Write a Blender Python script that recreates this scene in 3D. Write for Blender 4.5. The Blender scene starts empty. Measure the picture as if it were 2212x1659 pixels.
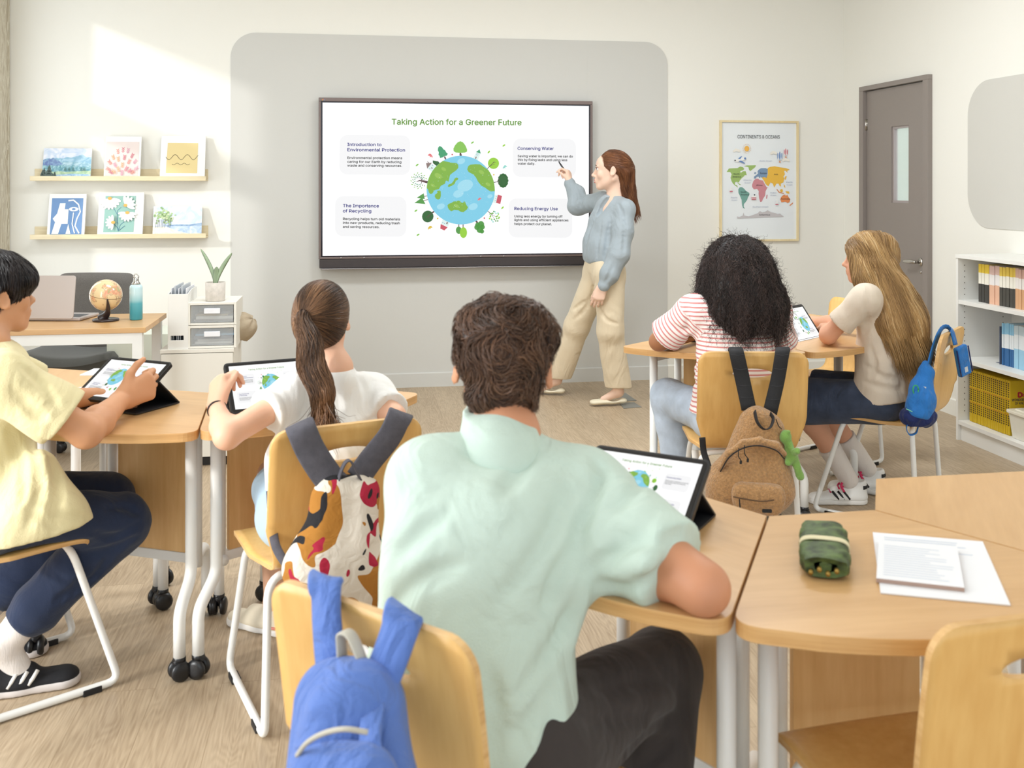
import bpy, math, random
import numpy as np
from mathutils import Vector, Matrix
from mathutils.geometry import tessellate_polygon, delaunay_2d_cdt

random.seed(7)
RNG = np.random.default_rng(11)
SC = bpy.context.scene
COL = SC.collection

# ---------------------------------------------------------------- camera, world, lights
YAW = math.radians(9.14)      # the room is turned a little against the viewing direction
FPX, HC, PCX, HZN = 2150.0, 1.40, 1106.0, 400.0
WALL_Y, WALL_R, WALL_L, CEIL = 6.93, 3.62, -2.225, 3.05
cam_d = bpy.data.cameras.new('camera')
cam = bpy.data.objects.new('camera', cam_d); COL.objects.link(cam)
cam.location = (0, 0, HC); cam.rotation_euler = (math.pi / 2, 0, -YAW)
cam_d.sensor_width = 36.0; cam_d.lens = 36.0 * FPX / 2212.0
cam_d.shift_y = -(829.5 - HZN) / 2212.0
cam_d.clip_start = 0.05
cam_d.dof.use_dof = True; cam_d.dof.focus_distance = 5.6; cam_d.dof.aperture_fstop = 6.3
SC.camera = cam
world = bpy.data.worlds.new('sky'); SC.world = world; world.use_nodes = True
bgn = world.node_tree.nodes['Background']
bgn.inputs[0].default_value = (0.86, 0.94, 1.0, 1); bgn.inputs[1].default_value = 1.0
SC.view_settings.view_transform = 'Standard'; SC.view_settings.look = 'None'
SC.view_settings.gamma = 1.0; SC.view_settings.exposure = 0.75
SC.view_settings.use_curve_mapping = False
SC.cycles.max_bounces = 7; SC.cycles.diffuse_bounces = 4; SC.cycles.glossy_bounces = 3
SC.cycles.use_denoising = True
SC.cycles.sample_clamp_indirect = 6.0
SUN_DIR = Vector((1.5, 1.0, -0.62)).normalized()
sd = bpy.data.lights.new('sun', 'SUN'); sd.energy = 0.95; sd.angle = math.radians(3.0); sd.color = (1.0, 0.98, 0.94)
sun = bpy.data.objects.new('sun', sd); COL.objects.link(sun)
sun.location = (-6, 0, 5); sun.rotation_euler = SUN_DIR.to_track_quat('-Z', 'Y').to_euler()

def area(name, loc, size, energy, direction, color=(0.96, 0.98, 1.0)):
    l = bpy.data.lights.new(name, 'AREA'); l.shape = 'RECTANGLE'; l.size, l.size_y = size; l.energy = energy; l.color = color
    o = bpy.data.objects.new(name, l); COL.objects.link(o); o.location = loc
    o.rotation_euler = Vector(direction).to_track_quat('-Z', 'Y').to_euler()
    return o
# daylight in the open side windows plus unseen fill lights added at ceiling height
area('window_daylight', (WALL_L + 0.02, 6.15, 1.6), (0.8, 2.2), 5, (1, 0, -0.05), (0.93, 0.97, 1))
area('window_daylight', (WALL_L + 0.02, 1.9, 1.5), (1.7, 2.2), 46, (1, 0.1, -0.05), (0.93, 0.97, 1))
for lx, ly, le in ((-0.9, 1.0, 1), (1.6, 1.0, 1), (-0.9, 3.2, 6), (1.6, 3.2, 6), (-0.4, 4.7, 17), (1.7, 4.7, 27)):
    area('ceiling_fill_light', (lx, ly, CEIL - 0.03), (1.1, 0.5), le, (0, 0, -1), (0.91, 0.96, 1.0))

# ---------------------------------------------------------------- pixel helpers (2212 x 1659 frame)
cA, sA = math.cos(YAW), math.sin(YAW)
def C(x, d, h=0.0):
    """x metres right and d metres ahead of the camera, h above the floor -> world"""
    return Vector((cA * x + sA * d, -sA * x + cA * d, h))
def P(u, v, d): return C((u - PCX) / FPX * d, d, HC - (v - HZN) / FPX * d)
def PZ(u, v, h=0.0):
    d = (HC - h) * FPX / (v - HZN); return C((u - PCX) / FPX * d, d, h)
def ray(u, v):
    x = (u - PCX) / FPX
    return Vector((cA * x + sA, -sA * x + cA, -(v - HZN) / FPX))
def PY(u, v, y):
    r = ray(u, v); t = y / r.y; return Vector((r.x * t, y, HC + r.z * t))
def PX(u, v, x):
    r = ray(u, v); t = x / r.x; return Vector((x, r.y * t, HC + r.z * t))

# ---------------------------------------------------------------- materials
def lin(c):
    return tuple(((x / 255.0) / 12.92 if x / 255.0 <= 0.04045 else ((x / 255.0 + 0.055) / 1.055) ** 2.4) for x in c)
MATS = {}
def nodes_of(name):
    m = bpy.data.materials.new(name); m.use_nodes = True
    nt = m.node_tree; b = nt.nodes['Principled BSDF']
    return m, nt, b
def N(nt, t, **kw):
    n = nt.nodes.new(t)
    for k, v in kw.items(): setattr(n, k, v)
    return n
def mat(name, rgb, rough=0.55, metal=0.0, bump=0.0, bscale=60, var=0.0, vscale=8, stretch=(1, 1, 1), sheen=0.0, spec=0.5, sub=0.0, alpha=1.0, trans=0.0, coat=0.0):
    if name in MATS: return MATS[name]
    m, nt, b = nodes_of(name)
    col = lin(rgb)
    b.inputs['Base Color'].default_value = (*col, 1); b.inputs['Roughness'].default_value = rough
    b.inputs['Metallic'].default_value = metal; b.inputs['Specular IOR Level'].default_value = spec
    b.inputs['Sheen Weight'].default_value = sheen; b.inputs['Subsurface Weight'].default_value = sub
    if sub: b.inputs['Subsurface Radius'].default_value = (0.012, 0.005, 0.003); b.inputs['Subsurface Scale'].default_value = 1.0
    b.inputs['Transmission Weight'].default_value = trans; b.inputs['Alpha'].default_value = alpha
    b.inputs['Coat Weight'].default_value = coat
    if bump or var:
        tc = N(nt, 'ShaderNodeTexCoord'); mp = N(nt, 'ShaderNodeMapping'); mp.inputs['Scale'].default_value = stretch
        nt.links.new(tc.outputs['Object'], mp.inputs[0])
    if bump:
        n = N(nt, 'ShaderNodeTexNoise'); n.inputs['Scale'].default_value = bscale; n.inputs['Detail'].default_value = 4
        nt.links.new(mp.outputs[0], n.inputs['Vector'])
        bp = N(nt, 'ShaderNodeBump'); bp.inputs['Strength'].default_value = bump; bp.inputs['Distance'].default_value = 0.004
        nt.links.new(n.outputs['Fac'], bp.inputs['Height']); nt.links.new(bp.outputs[0], b.inputs['Normal'])
    if var:
        n = N(nt, 'ShaderNodeTexNoise'); n.inputs['Scale'].default_value = vscale; n.inputs['Detail'].default_value = 5
        nt.links.new(mp.outputs[0], n.inputs['Vector'])
        r = N(nt, 'ShaderNodeValToRGB'); r.color_ramp.elements[0].position = 0.3; r.color_ramp.elements[1].position = 0.7
        r.color_ramp.elements[0].color = (*[c * (1 - var) for c in col], 1); r.color_ramp.elements[1].color = (*[min(1, c * (1 + var)) for c in col], 1)
        nt.links.new(n.outputs['Fac'], r.inputs[0]); nt.links.new(r.outputs[0], b.inputs['Base Color'])
    MATS[name] = m; return m
def emis(name, rgb, s=1.0):
    if name in MATS: return MATS[name]
    m, nt, b = nodes_of(name); b.inputs['Base Color'].default_value = (0.02, 0.02, 0.02, 1)
    b.inputs['Roughness'].default_value = 0.35; b.inputs['Specular IOR Level'].default_value = 0.2
    b.inputs['Emission Color'].default_value = (*lin(rgb), 1); b.inputs['Emission Strength'].default_value = s
    MATS[name] = m; return m
def wood(name, a, b_, scale=(14, 14, 1.2), rough=0.42, dist=1.2, bands=2.2):
    """light timber: fine pores plus soft cathedral bands; grain runs along the axis with the small scale"""
    if name in MATS: return MATS[name]
    m, nt, b = nodes_of(name); tc = N(nt, 'ShaderNodeTexCoord'); mp = N(nt, 'ShaderNodeMapping')
    mp.inputs['Scale'].default_value = scale; nt.links.new(tc.outputs['Object'], mp.inputs[0])
    n1 = N(nt, 'ShaderNodeTexNoise'); n1.inputs['Scale'].default_value = 1.0; n1.inputs['Detail'].default_value = 3; n1.inputs['Distortion'].default_value = dist
    n2 = N(nt, 'ShaderNodeTexNoise'); n2.inputs['Scale'].default_value = 9.0; n2.inputs['Detail'].default_value = 6
    nt.links.new(mp.outputs[0], n1.inputs['Vector']); nt.links.new(mp.outputs[0], n2.inputs['Vector'])
    mix = N(nt, 'ShaderNodeMath', operation='MULTIPLY_ADD'); mix.inputs[1].default_value = 0.65; nt.links.new(n1.outputs['Fac'], mix.inputs[0])
    sc = N(nt, 'ShaderNodeMath', operation='MULTIPLY'); sc.inputs[1].default_value = 0.35; nt.links.new(n2.outputs['Fac'], sc.inputs[0]); nt.links.new(sc.outputs[0], mix.inputs[2])
    r = N(nt, 'ShaderNodeValToRGB'); r.color_ramp.elements[0].position = 0.33; r.color_ramp.elements[1].position = 0.66
    r.color_ramp.elements[0].color = (*lin(a), 1); r.color_ramp.elements[1].color = (*lin(b_), 1)
    nt.links.new(mix.outputs[0], r.inputs[0]); nt.links.new(r.outputs[0], b.inputs['Base Color'])
    b.inputs['Roughness'].default_value = rough
    MATS[name] = m; return m

# ---------------------------------------------------------------- mesh builder
class MB:
    def __init__(s): s.v = []; s.f = []; s.m = []; s.sm = []
    def add(s, verts, faces, mi=0, smooth=True):
        o = len(s.v); s.v += [tuple(p) for p in verts]
        s.f += [tuple(o + i for i in f) for f in faces]; s.m += [mi] * len(faces); s.sm += [smooth] * len(faces)
        return s
    def box(s, c, size, mi=0, M=None):
        x, y, z = (q / 2 for q in size)
        vs = [Vector((sx * x, sy * y, sz * z)) for sz in (-1, 1) for sy in (-1, 1) for sx in (-1, 1)]
        if M is not None: vs = [M @ p for p in vs]
        vs = [p + Vector(c) for p in vs]
        return s.add(vs, [(0, 2, 3, 1), (4, 5, 7, 6), (0, 1, 5, 4), (2, 6, 7, 3), (0, 4, 6, 2), (1, 3, 7, 5)], mi, False)
    def rbox(s, c, size, r=0.004, mi=0, M=None, seg=2):
        """box with rounded vertical edges and softened rims"""
        x, y, z = (q / 2 for q in size); r = min(r, x * .98, y * .98); e = min(r * 0.6, z * .45)
        def ring(inset, zz):
            pts = []
            rr = max(r - inset, 1e-5)
            for k, (cx, cy) in enumerate(((x - r, y - r), (-x + r, y - r), (-x + r, -y + r), (x - r, -y + r))):
                for i in range(seg + 1):
                    a = math.pi / 2 * (k + i / seg); pts.append(Vector((cx + rr * math.cos(a), cy + rr * math.sin(a), zz)))
            return pts
        rings = [ring(e, -z), ring(0, -z + e), ring(0, z - e), ring(e, z)]; n = len(rings[0])
        vs = [p for rg in rings for p in rg]
        if M is not None: vs = [M @ p for p in vs]
        vs = [p + Vector(c) for p in vs]
        fs = [(j * n + i, j * n + (i + 1) % n, (j + 1) * n + (i + 1) % n, (j + 1) * n + i) for j in range(3) for i in range(n)]
        s.add(vs, fs + [tuple(reversed(range(n))), tuple(range(3 * n, 4 * n))], mi, False); return s
    def tube(s, pts, r, n=10, mi=0, cap=True, flat=None):
        """swept tube; r is a number or a list; flat=(sx, up) squashes the section"""
        pts = [Vector(p) for p in pts]; k = len(pts); rs = r if hasattr(r, '__len__') else [r] * k
        t0 = (pts[1] - pts[0]).normalized()
        up = Vector((0, 0, 1)) if abs(t0.z) < 0.9 else Vector((0, 1, 0))
        nrm = (up - t0 * up.dot(t0)).normalized(); vs = []
        for i in range(k):
            t = (pts[min(i + 1, k - 1)] - pts[max(i - 1, 0)])
            t = t.normalized() if t.length > 1e-9 else t0
            nrm = (nrm - t * nrm.dot(t)); nrm = nrm.normalized() if nrm.length > 1e-6 else t.orthogonal().normalized()
            bn = t.cross(nrm)
            for j in range(n):
                a = 2 * math.pi * j / n; vs.append(pts[i] + nrm * (math.cos(a) * rs[i]) + bn * (math.sin(a) * rs[i]))
        fs = [(i * n + j, i * n + (j + 1) % n, (i + 1) * n + (j + 1) % n, (i + 1) * n + j) for i in range(k - 1) for j in range(n)]
        if cap: fs += [tuple(reversed(range(n))), tuple(range((k - 1) * n, k * n))]
        return s.add(vs, fs, mi, True)
    def lathe(s, prof, c=(0, 0, 0), n=32, mi=0, M=None):
        vs = []; k = len(prof)
        for r, z in prof:
            for j in range(n):
                a = 2 * math.pi * j / n; vs.append(Vector((r * math.cos(a), r * math.sin(a), z)))
        if M is not None: vs = [M @ p for p in vs]
        vs = [p + Vector(c) for p in vs]
        fs = [(i * n + j, i * n + (j + 1) % n, (i + 1) * n + (j + 1) % n, (i + 1) * n + j) for i in range(k - 1) for j in range(n)]
        if prof[0][0] > 1e-6: fs.append(tuple(reversed(range(n))))
        if prof[-1][0] > 1e-6: fs.append(tuple(range((k - 1) * n, k * n)))
        return s.add(vs, fs, mi, True)
    def prism(s, poly, z0, z1, mi=0, M=None, c=(0, 0, 0)):
        n = len(poly); vs = [Vector((p[0], p[1], z0)) for p in poly] + [Vector((p[0], p[1], z1)) for p in poly]
        tri = tessellate_polygon([[Vector((p[0], p[1], 0)) for p in poly]])
        ar = sum(poly[i][0] * poly[(i + 1) % n][1] - poly[(i + 1) % n][0] * poly[i][1] for i in range(n))
        if M is not None: vs = [M @ p for p in vs]
        vs = [p + Vector(c) for p in vs]
        fs = []
        for t in tri:
            a = sum(poly[t[i]][0] * poly[t[(i + 1) % 3]][1] - poly[t[(i + 1) % 3]][0] * poly[t[i]][1] for i in range(3))
            t = t if a > 0 else tuple(reversed(t))
            fs.append(tuple(n + q for q in t)); fs.append(tuple(reversed(t)))
        for i in range(n):
            j = (i + 1) % n; q = (i, j, n + j, n + i); fs.append(q if ar > 0 else tuple(reversed(q)))
        return s.add(vs, fs, mi, False)
    def grid(s, rows, mi=0, closed=False, smooth=True):
        """rows: list of equally long point lists"""
        k = len(rows[0]); vs = [p for r in rows for p in r]; m = len(rows)
        fs = [(i * k + j, i * k + (j + 1) % k, (i + 1) * k + (j + 1) % k, (i + 1) * k + j) for i in range(m - 1) for j in range(k if closed else k - 1)]
        return s.add(vs, fs, mi, smooth)

def chain_matrix(o):
    M = Matrix.Identity(4)
    while o is not None: M = o.matrix_basis @ M; o = o.parent
    return M
def obj(name, mb, mats, parent=None, world=False, bevel=0.0, loc=None, subsurf=0, solid=0.0):
    me = bpy.data.meshes.new(name)
    vs = mb.v
    if parent is not None and world:
        Mi = chain_matrix(parent).inverted(); vs = [Mi @ Vector(p) for p in vs]
    me.from_pydata([tuple(p) for p in vs], [], mb.f)
    ms = mats if isinstance(mats, (list, tuple)) else [mats]
    for m in ms: me.materials.append(m)
    me.polygons.foreach_set('material_index', mb.m); me.polygons.foreach_set('use_smooth', mb.sm); me.update()
    o = bpy.data.objects.new(name, me); COL.objects.link(o)
    if parent is not None: o.parent = parent
    if loc is not None: o.location = loc
    if solid:
        md = o.modifiers.new('thick', 'SOLIDIFY'); md.thickness = solid; md.offset = 0
    if subsurf:
        md = o.modifiers.new('sub', 'SUBSURF'); md.levels = md.render_levels = subsurf
    if bevel:
        md = o.modifiers.new('bev', 'BEVEL'); md.width = bevel; md.segments = 2; md.limit_method = 'ANGLE'; md.angle_limit = math.radians(40)
    return o
def empty(name, loc, rz=0.0):
    o = bpy.data.objects.new(name, None); COL.objects.link(o); o.location = loc; o.rotation_euler = (0, 0, rz); o.empty_display_size = 0.05
    return o
def tag(o, label=None, cat=None, group=None, kind=None):
    if label: o['label'] = label
    if cat: o['category'] = cat
    if group: o['group'] = group
    if kind: o['kind'] = kind
    return o
def copy_tree(o, parent=None):
    c = o.copy(); COL.objects.link(c); c.parent = parent
    for ch in [x for x in o.children]: copy_tree(ch, c)
    return c
def fillet(pts, r, n=6):
    pts = [Vector(p) for p in pts]; out = [pts[0]]
    for i in range(1, len(pts) - 1):
        a, b, c = pts[i - 1], pts[i], pts[i + 1]; d1 = (a - b); d2 = (c - b)
        rr = min(r if not hasattr(r, '__len__') else r[i - 1], d1.length * .49, d2.length * .49)
        p1 = b + d1.normalized() * rr; p2 = b + d2.normalized() * rr
        for k in range(n + 1):
            t = k / n; out.append(p1 * (1 - t) ** 2 + b * (2 * t * (1 - t)) + p2 * t ** 2)
    out.append(pts[-1]); return out
def smoothpath(pts, n=6):
    pts = [Vector(p) for p in pts]; out = []
    q = [pts[0] * 2 - pts[1]] + pts + [pts[-1] * 2 - pts[-2]]
    for i in range(1, len(q) - 2):
        for k in range(n):
            t = k / n; a, b, c, d = q[i - 1], q[i], q[i + 1], q[i + 2]
            out.append(0.5 * ((2 * b) + (c - a) * t + (2 * a - 5 * b + 4 * c - d) * t * t + (3 * b - a - 3 * c + d) * t ** 3))
    out.append(pts[-1]); return out
def strap(mb, pts, widths, side, thick=0.008, mi=0):
    """flat band along pts, wide along the vector(s) 'side'"""
    pts = [Vector(p) for p in pts]; k = len(pts); rows = []
    for i in range(k):
        t = (pts[min(i + 1, k - 1)] - pts[max(i - 1, 0)]).normalized()
        sd_ = Vector(side[i] if isinstance(side, list) else side); sd_ = (sd_ - t * sd_.dot(t)).normalized(); nn = t.cross(sd_).normalized()
        w = (widths[i] if hasattr(widths, '__len__') else widths) / 2; h = thick / 2
        rows.append([pts[i] + sd_ * w * a + nn * h * b for a, b in ((-1, -.3), (-.9, -1), (0, -1.15), (.9, -1), (1, -.3), (1, .3), (.9, 1), (0, 1.15), (-.9, 1), (-1, .3))])
    mb.grid(rows, mi, closed=True)
    o = len(mb.v) - 10; mb.f.append(tuple(range(o, o + 10))); mb.m.append(mi); mb.sm.append(False)
    o = len(mb.v) - 10 * k; mb.f.append(tuple(reversed(range(o, o + 10)))); mb.m.append(mi); mb.sm.append(False)
def rrect(x0, y0, x1, y1, r, n=8, corners=(1, 1, 1, 1)):
    """counter-clockwise rounded rectangle, corners from the lower left"""
    out = []
    for k, (cx, cy, a0) in enumerate(((x0 + r, y0 + r, 180), (x1 - r, y0 + r, 270), (x1 - r, y1 - r, 0), (x0 + r, y1 - r, 90))):
        if corners[k]:
            out += [(cx + r * math.cos(math.radians(a0 + 90 * i / n)), cy + r * math.sin(math.radians(a0 + 90 * i / n))) for i in range(n + 1)]
        else: out.append(((x0, y0), (x1, y0), (x1, y1), (x0, y1))[k])
    return out

FONT = None
try:
    import os
    FONT = bpy.data.fonts.load(os.path.join(bpy.utils.system_resource('DATAFILES', path='fonts'), 'Inter.woff2'))
except Exception: FONT = None
CAPH = 0.72
def _cap():
    cu = bpy.data.curves.new('t', 'FONT'); cu.body = 'H'; cu.size = 1.0
    if FONT is not None: cu.font = FONT
    o = bpy.data.objects.new('t', cu); COL.objects.link(o); bpy.context.view_layer.update()
    me = o.evaluated_get(bpy.context.evaluated_depsgraph_get()).to_mesh(); ys = [q.co.y for q in me.vertices]
    bpy.data.objects.remove(o); bpy.data.curves.remove(cu); return max(ys) - min(ys)
# flat artwork built of coloured pieces: x right, y up, thin layers stacked along +z
CAPH = _cap()
class Art:
    def __init__(s, tf=None, step=0.0004): s.mb = MB(); s.mats = []; s.tf = tf or (lambda x, y: (x, y)); s.z = 0.0; s.step = step
    def mi(s, m):
        if m not in s.mats: s.mats.append(m)
        return s.mats.index(m)
    def poly(s, pts, m, raw=False, up=True):
        if up: s.z += s.step
        q = [p if raw else s.tf(*p) for p in pts]
        tri = tessellate_polygon([[Vector((p[0], p[1], 0)) for p in q]]); fs = []
        for t in tri:
            a = sum(q[t[i]][0] * q[t[(i + 1) % 3]][1] - q[t[(i + 1) % 3]][0] * q[t[i]][1] for i in range(3))
            if abs(a) > 1e-12: fs.append(t if a > 0 else tuple(reversed(t)))
        s.mb.add([(p[0], p[1], s.z) for p in q], fs, s.mi(m), False)
    def ell(s, x, y, rx, ry, m, rot=0, n=20, **k):
        ca, sa = math.cos(math.radians(rot)), math.sin(math.radians(rot))
        s.poly([(x + rx * math.cos(t) * ca - ry * math.sin(t) * sa, y + rx * math.cos(t) * sa + ry * math.sin(t) * ca) for t in [2 * math.pi * i / n for i in range(n)]], m, **k)
    def line(s, pts, w, m, up=True, w2=None):
        L = [];  R = []; n = len(pts)
        for i in range(n):
            a = pts[max(i - 1, 0)]; b = pts[min(i + 1, n - 1)]; dx, dy = b[0] - a[0], b[1] - a[1]; l = math.hypot(dx, dy) or 1
            ww = (w + ((w2 if w2 is not None else w) - w) * i / max(1, n - 1)) / 2
            L.append((pts[i][0] - dy / l * ww, pts[i][1] + dx / l * ww)); R.append((pts[i][0] + dy / l * ww, pts[i][1] - dx / l * ww))
        if up: s.z += s.step
        for i in range(n - 1): s.poly([L[i], R[i], R[i + 1], L[i + 1]], m, up=False)
    def text(s, txt, x, y, width, m, bold=0.0, height=None, center=False, up=True, rot=0.0, shear=0.0):
        """baseline starts at (x, y) in art units, fitted to the given width"""
        if up: s.z += s.step
        cu = bpy.data.curves.new('t', 'FONT'); cu.body = txt; cu.size = 1.0; cu.fill_mode = 'NONE'; cu.resolution_u = 2; cu.shear = shear
        if FONT is not None: cu.font = FONT
        o = bpy.data.objects.new('t', cu); COL.objects.link(o); bpy.context.view_layer.update()
        me = o.evaluated_get(bpy.context.evaluated_depsgraph_get()).to_mesh(); v = np.array([q.co[:2] for q in me.vertices]); nx = {}
        for e in me.edges: a_, b_ = e.vertices; nx.setdefault(a_, []).append(b_); nx.setdefault(b_, []).append(a_)
        seen = set(); loops = []
        for st in range(len(v)):                      # outlines in their drawn order
            if st in seen or st not in nx: continue
            lp = [st]; seen.add(st); cur = st + 1 if st + 1 in nx[st] else nx[st][0]
            while cur not in seen:
                seen.add(cur); lp.append(cur); c2 = [q for q in nx[cur] if q not in seen]
                if not c2: break
                cur = c2[0]
            loops.append(lp)
        ar = [sum(v[l[i]][0] * v[l[(i + 1) % len(l)]][1] - v[l[(i + 1) % len(l)]][0] * v[l[i]][1] for i in range(len(l))) / 2 for l in loops]
        sgn = 1 if ar and ar[int(np.argmax(np.abs(ar)))] > 0 else -1
        def inside(pt, l):
            r = False
            for i in range(len(l)):
                x1, y1 = v[l[i]]; x2, y2 = v[l[i - 1]]
                if (y1 > pt[1]) != (y2 > pt[1]) and pt[0] < (x2 - x1) * (pt[1] - y1) / (y2 - y1) + x1: r = not r
            return r
        outer = [i for i in range(len(loops)) if ar[i] * sgn > 0]; holes = {i: [] for i in outer}
        for h in range(len(loops)):
            if ar[h] * sgn < 0:
                c_ = [i for i in outer if inside(v[loops[h][0]], loops[i])]
                if c_: holes[min(c_, key=lambda i: abs(ar[i]))].append(h)
        fs = []
        for i in outer:
            ix = list(loops[i]) + [q for h in holes[i] for q in loops[h]]
            for t in tessellate_polygon([[Vector((*v[q], 0)) for q in loops[i]]] + [[Vector((*v[q], 0)) for q in loops[h]] for h in holes[i]]): fs.append(tuple(ix[q] for q in t))
        bpy.data.objects.remove(o); bpy.data.curves.remove(cu)
        if len(v) == 0: return
        x0, x1 = v[:, 0].min(), v[:, 0].max(); k = width / (x1 - x0); ky = k if height is None else height / CAPH
        sg = -1 if s.tf(0, 1)[1] < s.tf(0, 0)[1] else 1   # art whose y runs down
        pts = []
        for a, b in v:
            px = (a - x0) * k - (width / 2 if center else 0); py = b * ky * sg
            if rot: px, py = px * math.cos(rot) - py * math.sin(rot), px * math.sin(rot) + py * math.cos(rot)
            pts.append(s.tf(x + px, y + py))
        out = []
        for f in fs:
            ar = sum(pts[f[i]][0] * pts[f[(i + 1) % len(f)]][1] - pts[f[(i + 1) % len(f)]][0] * pts[f[i]][1] for i in range(len(f)))
            out.append(f if ar > 0 else tuple(reversed(f)))
        e = s.tf(x + bold * k, y); e0 = s.tf(x, y); r_ = math.hypot(e[0] - e0[0], e[1] - e0[1])   # heavier strokes: the same letters laid slightly apart
        for zi, (dx, dy) in enumerate(((0, 0),) if not bold else ((0, 0), (r_, 0), (-r_, 0), (0, r_), (0, -r_))): s.mb.add([(p[0] + dx, p[1] + dy, s.z + zi * 0.00002) for p in pts], out, s.mi(m), False)
    def obj(s, name, parent=None, loc=(0, 0, 0), rot=(0, 0, 0), scale=(1, 1, 1)):
        o = obj(name, s.mb, s.mats, parent); o.location = loc; o.rotation_euler = rot; o.scale = scale; return o
# ================================================================ the room
def plaster(name, rgb):
    return mat(name, rgb, rough=0.85, bump=0.12, bscale=35, spec=0.25)
M_wall = plaster('cream_wall_paint', (236, 234, 226))
M_pan = plaster('light_grey_wall_paint', (205, 204, 199))
M_rpan = plaster('warm_grey_wall_paint', (205, 203, 196))

def floor_mat():
    m, nt, b = nodes_of('oak_vinyl_planks'); L = nt.links
    tc = N(nt, 'ShaderNodeTexCoord'); mp = N(nt, 'ShaderNodeMapping'); mp.inputs['Rotation'].default_value = (0, 0, math.pi / 2)
    L.new(tc.outputs['Object'], mp.inputs[0])
    br = N(nt, 'ShaderNodeTexBrick'); br.offset = 0.37; br.inputs['Scale'].default_value = 1.0
    br.inputs['Brick Width'].default_value = 1.22; br.inputs['Row Height'].default_value = 0.18
    br.inputs['Mortar Size'].default_value = 0.0011; br.inputs['Mortar Smooth'].default_value = 0.3
    br.inputs['Color1'].default_value = (0.1, 0.1, 0.1, 1); br.inputs['Color2'].default_value = (0.9, 0.9, 0.9, 1); br.inputs['Mortar'].default_value = (0.5, 0.5, 0.5, 1)
    L.new(mp.outputs[0], br.inputs[0])
    # every plank shifts its own grain
    sh = N(nt, 'ShaderNodeVectorMath', operation='MULTIPLY_ADD'); L.new(br.outputs['Color'], sh.inputs[0]); sh.inputs[1].default_value = (7, 3, 5); L.new(tc.outputs['Object'], sh.inputs[2])
    m1 = N(nt, 'ShaderNodeMapping'); m1.inputs['Scale'].default_value = (7, 1.0, 1); L.new(sh.outputs[0], m1.inputs[0])
    n1 = N(nt, 'ShaderNodeTexNoise'); n1.inputs['Scale'].default_value = 1.5; n1.inputs['Detail'].default_value = 2; n1.inputs['Distortion'].default_value = 0.5; L.new(m1.outputs[0], n1.inputs['Vector'])
    w = N(nt, 'ShaderNodeMath', operation='MULTIPLY'); w.inputs[1].default_value = 110; L.new(n1.outputs['Fac'], w.inputs[0])
    sn = N(nt, 'ShaderNodeMath', operation='SINE'); L.new(w.outputs[0], sn.inputs[0])
    m2 = N(nt, 'ShaderNodeMapping'); m2.inputs['Scale'].default_value = (200, 9, 1); L.new(sh.outputs[0], m2.inputs[0])
    n2 = N(nt, 'ShaderNodeTexNoise'); n2.inputs['Scale'].default_value = 1.0; n2.inputs['Detail'].default_value = 5; L.new(m2.outputs[0], n2.inputs['Vector'])
    a1 = N(nt, 'ShaderNodeMath', operation='MULTIPLY_ADD'); L.new(sn.outputs[0], a1.inputs[0]); a1.inputs[1].default_value = 0.05; n2s = N(nt, 'ShaderNodeMath', operation='MULTIPLY_ADD'); n2s.inputs[1].default_value = 0.6; n2s.inputs[2].default_value = 0.2; L.new(n2.outputs['Fac'], n2s.inputs[0]); L.new(n2s.outputs[0], a1.inputs[2])
    a2 = N(nt, 'ShaderNodeMath', operation='MULTIPLY_ADD'); L.new(n1.outputs['Fac'], a2.inputs[0]); a2.inputs[1].default_value = 0.22; L.new(a1.outputs[0], a2.inputs[2])
    a3 = N(nt, 'ShaderNodeMath', operation='MULTIPLY_ADD'); L.new(br.outputs['Color'], a3.inputs[0]); a3.inputs[1].default_value = 0.09; L.new(a2.outputs[0], a3.inputs[2])
    r = N(nt, 'ShaderNodeValToRGB'); e = r.color_ramp.elements
    e[0].position = 0.38; e[0].color = (*lin((146, 124, 98)), 1); e[1].position = 0.92; e[1].color = (*lin((200, 180, 152)), 1)
    L.new(a3.outputs[0], r.inputs[0])
    dk = N(nt, 'ShaderNodeMix', data_type='RGBA', blend_type='MULTIPLY'); L.new(br.outputs['Fac'], dk.inputs[0]); L.new(r.outputs[0], dk.inputs[6]); dk.inputs[7].default_value = (0.72, 0.68, 0.62, 1)
    L.new(dk.outputs[2], b.inputs['Base Color']); b.inputs['Roughness'].default_value = 0.42
    bp = N(nt, 'ShaderNodeBump'); bp.inputs['Strength'].default_value = 0.12; bp.inputs['Distance'].default_value = 0.002; L.new(a2.outputs[0], bp.inputs['Height']); L.new(bp.outputs[0], b.inputs['Normal'])
    return m

YB = -1.6   # the room stays open behind the photographer
tag(obj('floor', MB().box((0.7, (WALL_Y + YB) / 2, -0.05), (WALL_R - WALL_L + 0.3, WALL_Y - YB + 0.3, 0.1)), floor_mat()), kind='structure')
tag(obj('wall_front', MB().box((0.7, WALL_Y + 0.06, CEIL / 2), (6.2, 0.12, CEIL)), M_wall), kind='structure')
tag(obj('ceiling', MB().box((0.7, (WALL_Y + YB) / 2, CEIL + 0.05), (WALL_R - WALL_L + 0.3, WALL_Y - YB + 0.3, 0.1)), plaster('white_ceiling', (238, 236, 230))), kind='structure')
# right wall with the door opening
mb = MB(); D0, D1, DH = 5.815, 6.615, 2.07
mb.box((WALL_R + 0.06, (YB + D0) / 2, CEIL / 2), (0.12, D0 - YB, CEIL)); mb.box((WALL_R + 0.06, (D1 + WALL_Y) / 2, CEIL / 2), (0.12, WALL_Y - D1, CEIL))
mb.box((WALL_R + 0.06, (D0 + D1) / 2, (DH + CEIL) / 2), (0.12, D1 - D0, CEIL - DH))
tag(obj('wall_right', mb, M_wall), kind='structure')
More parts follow.
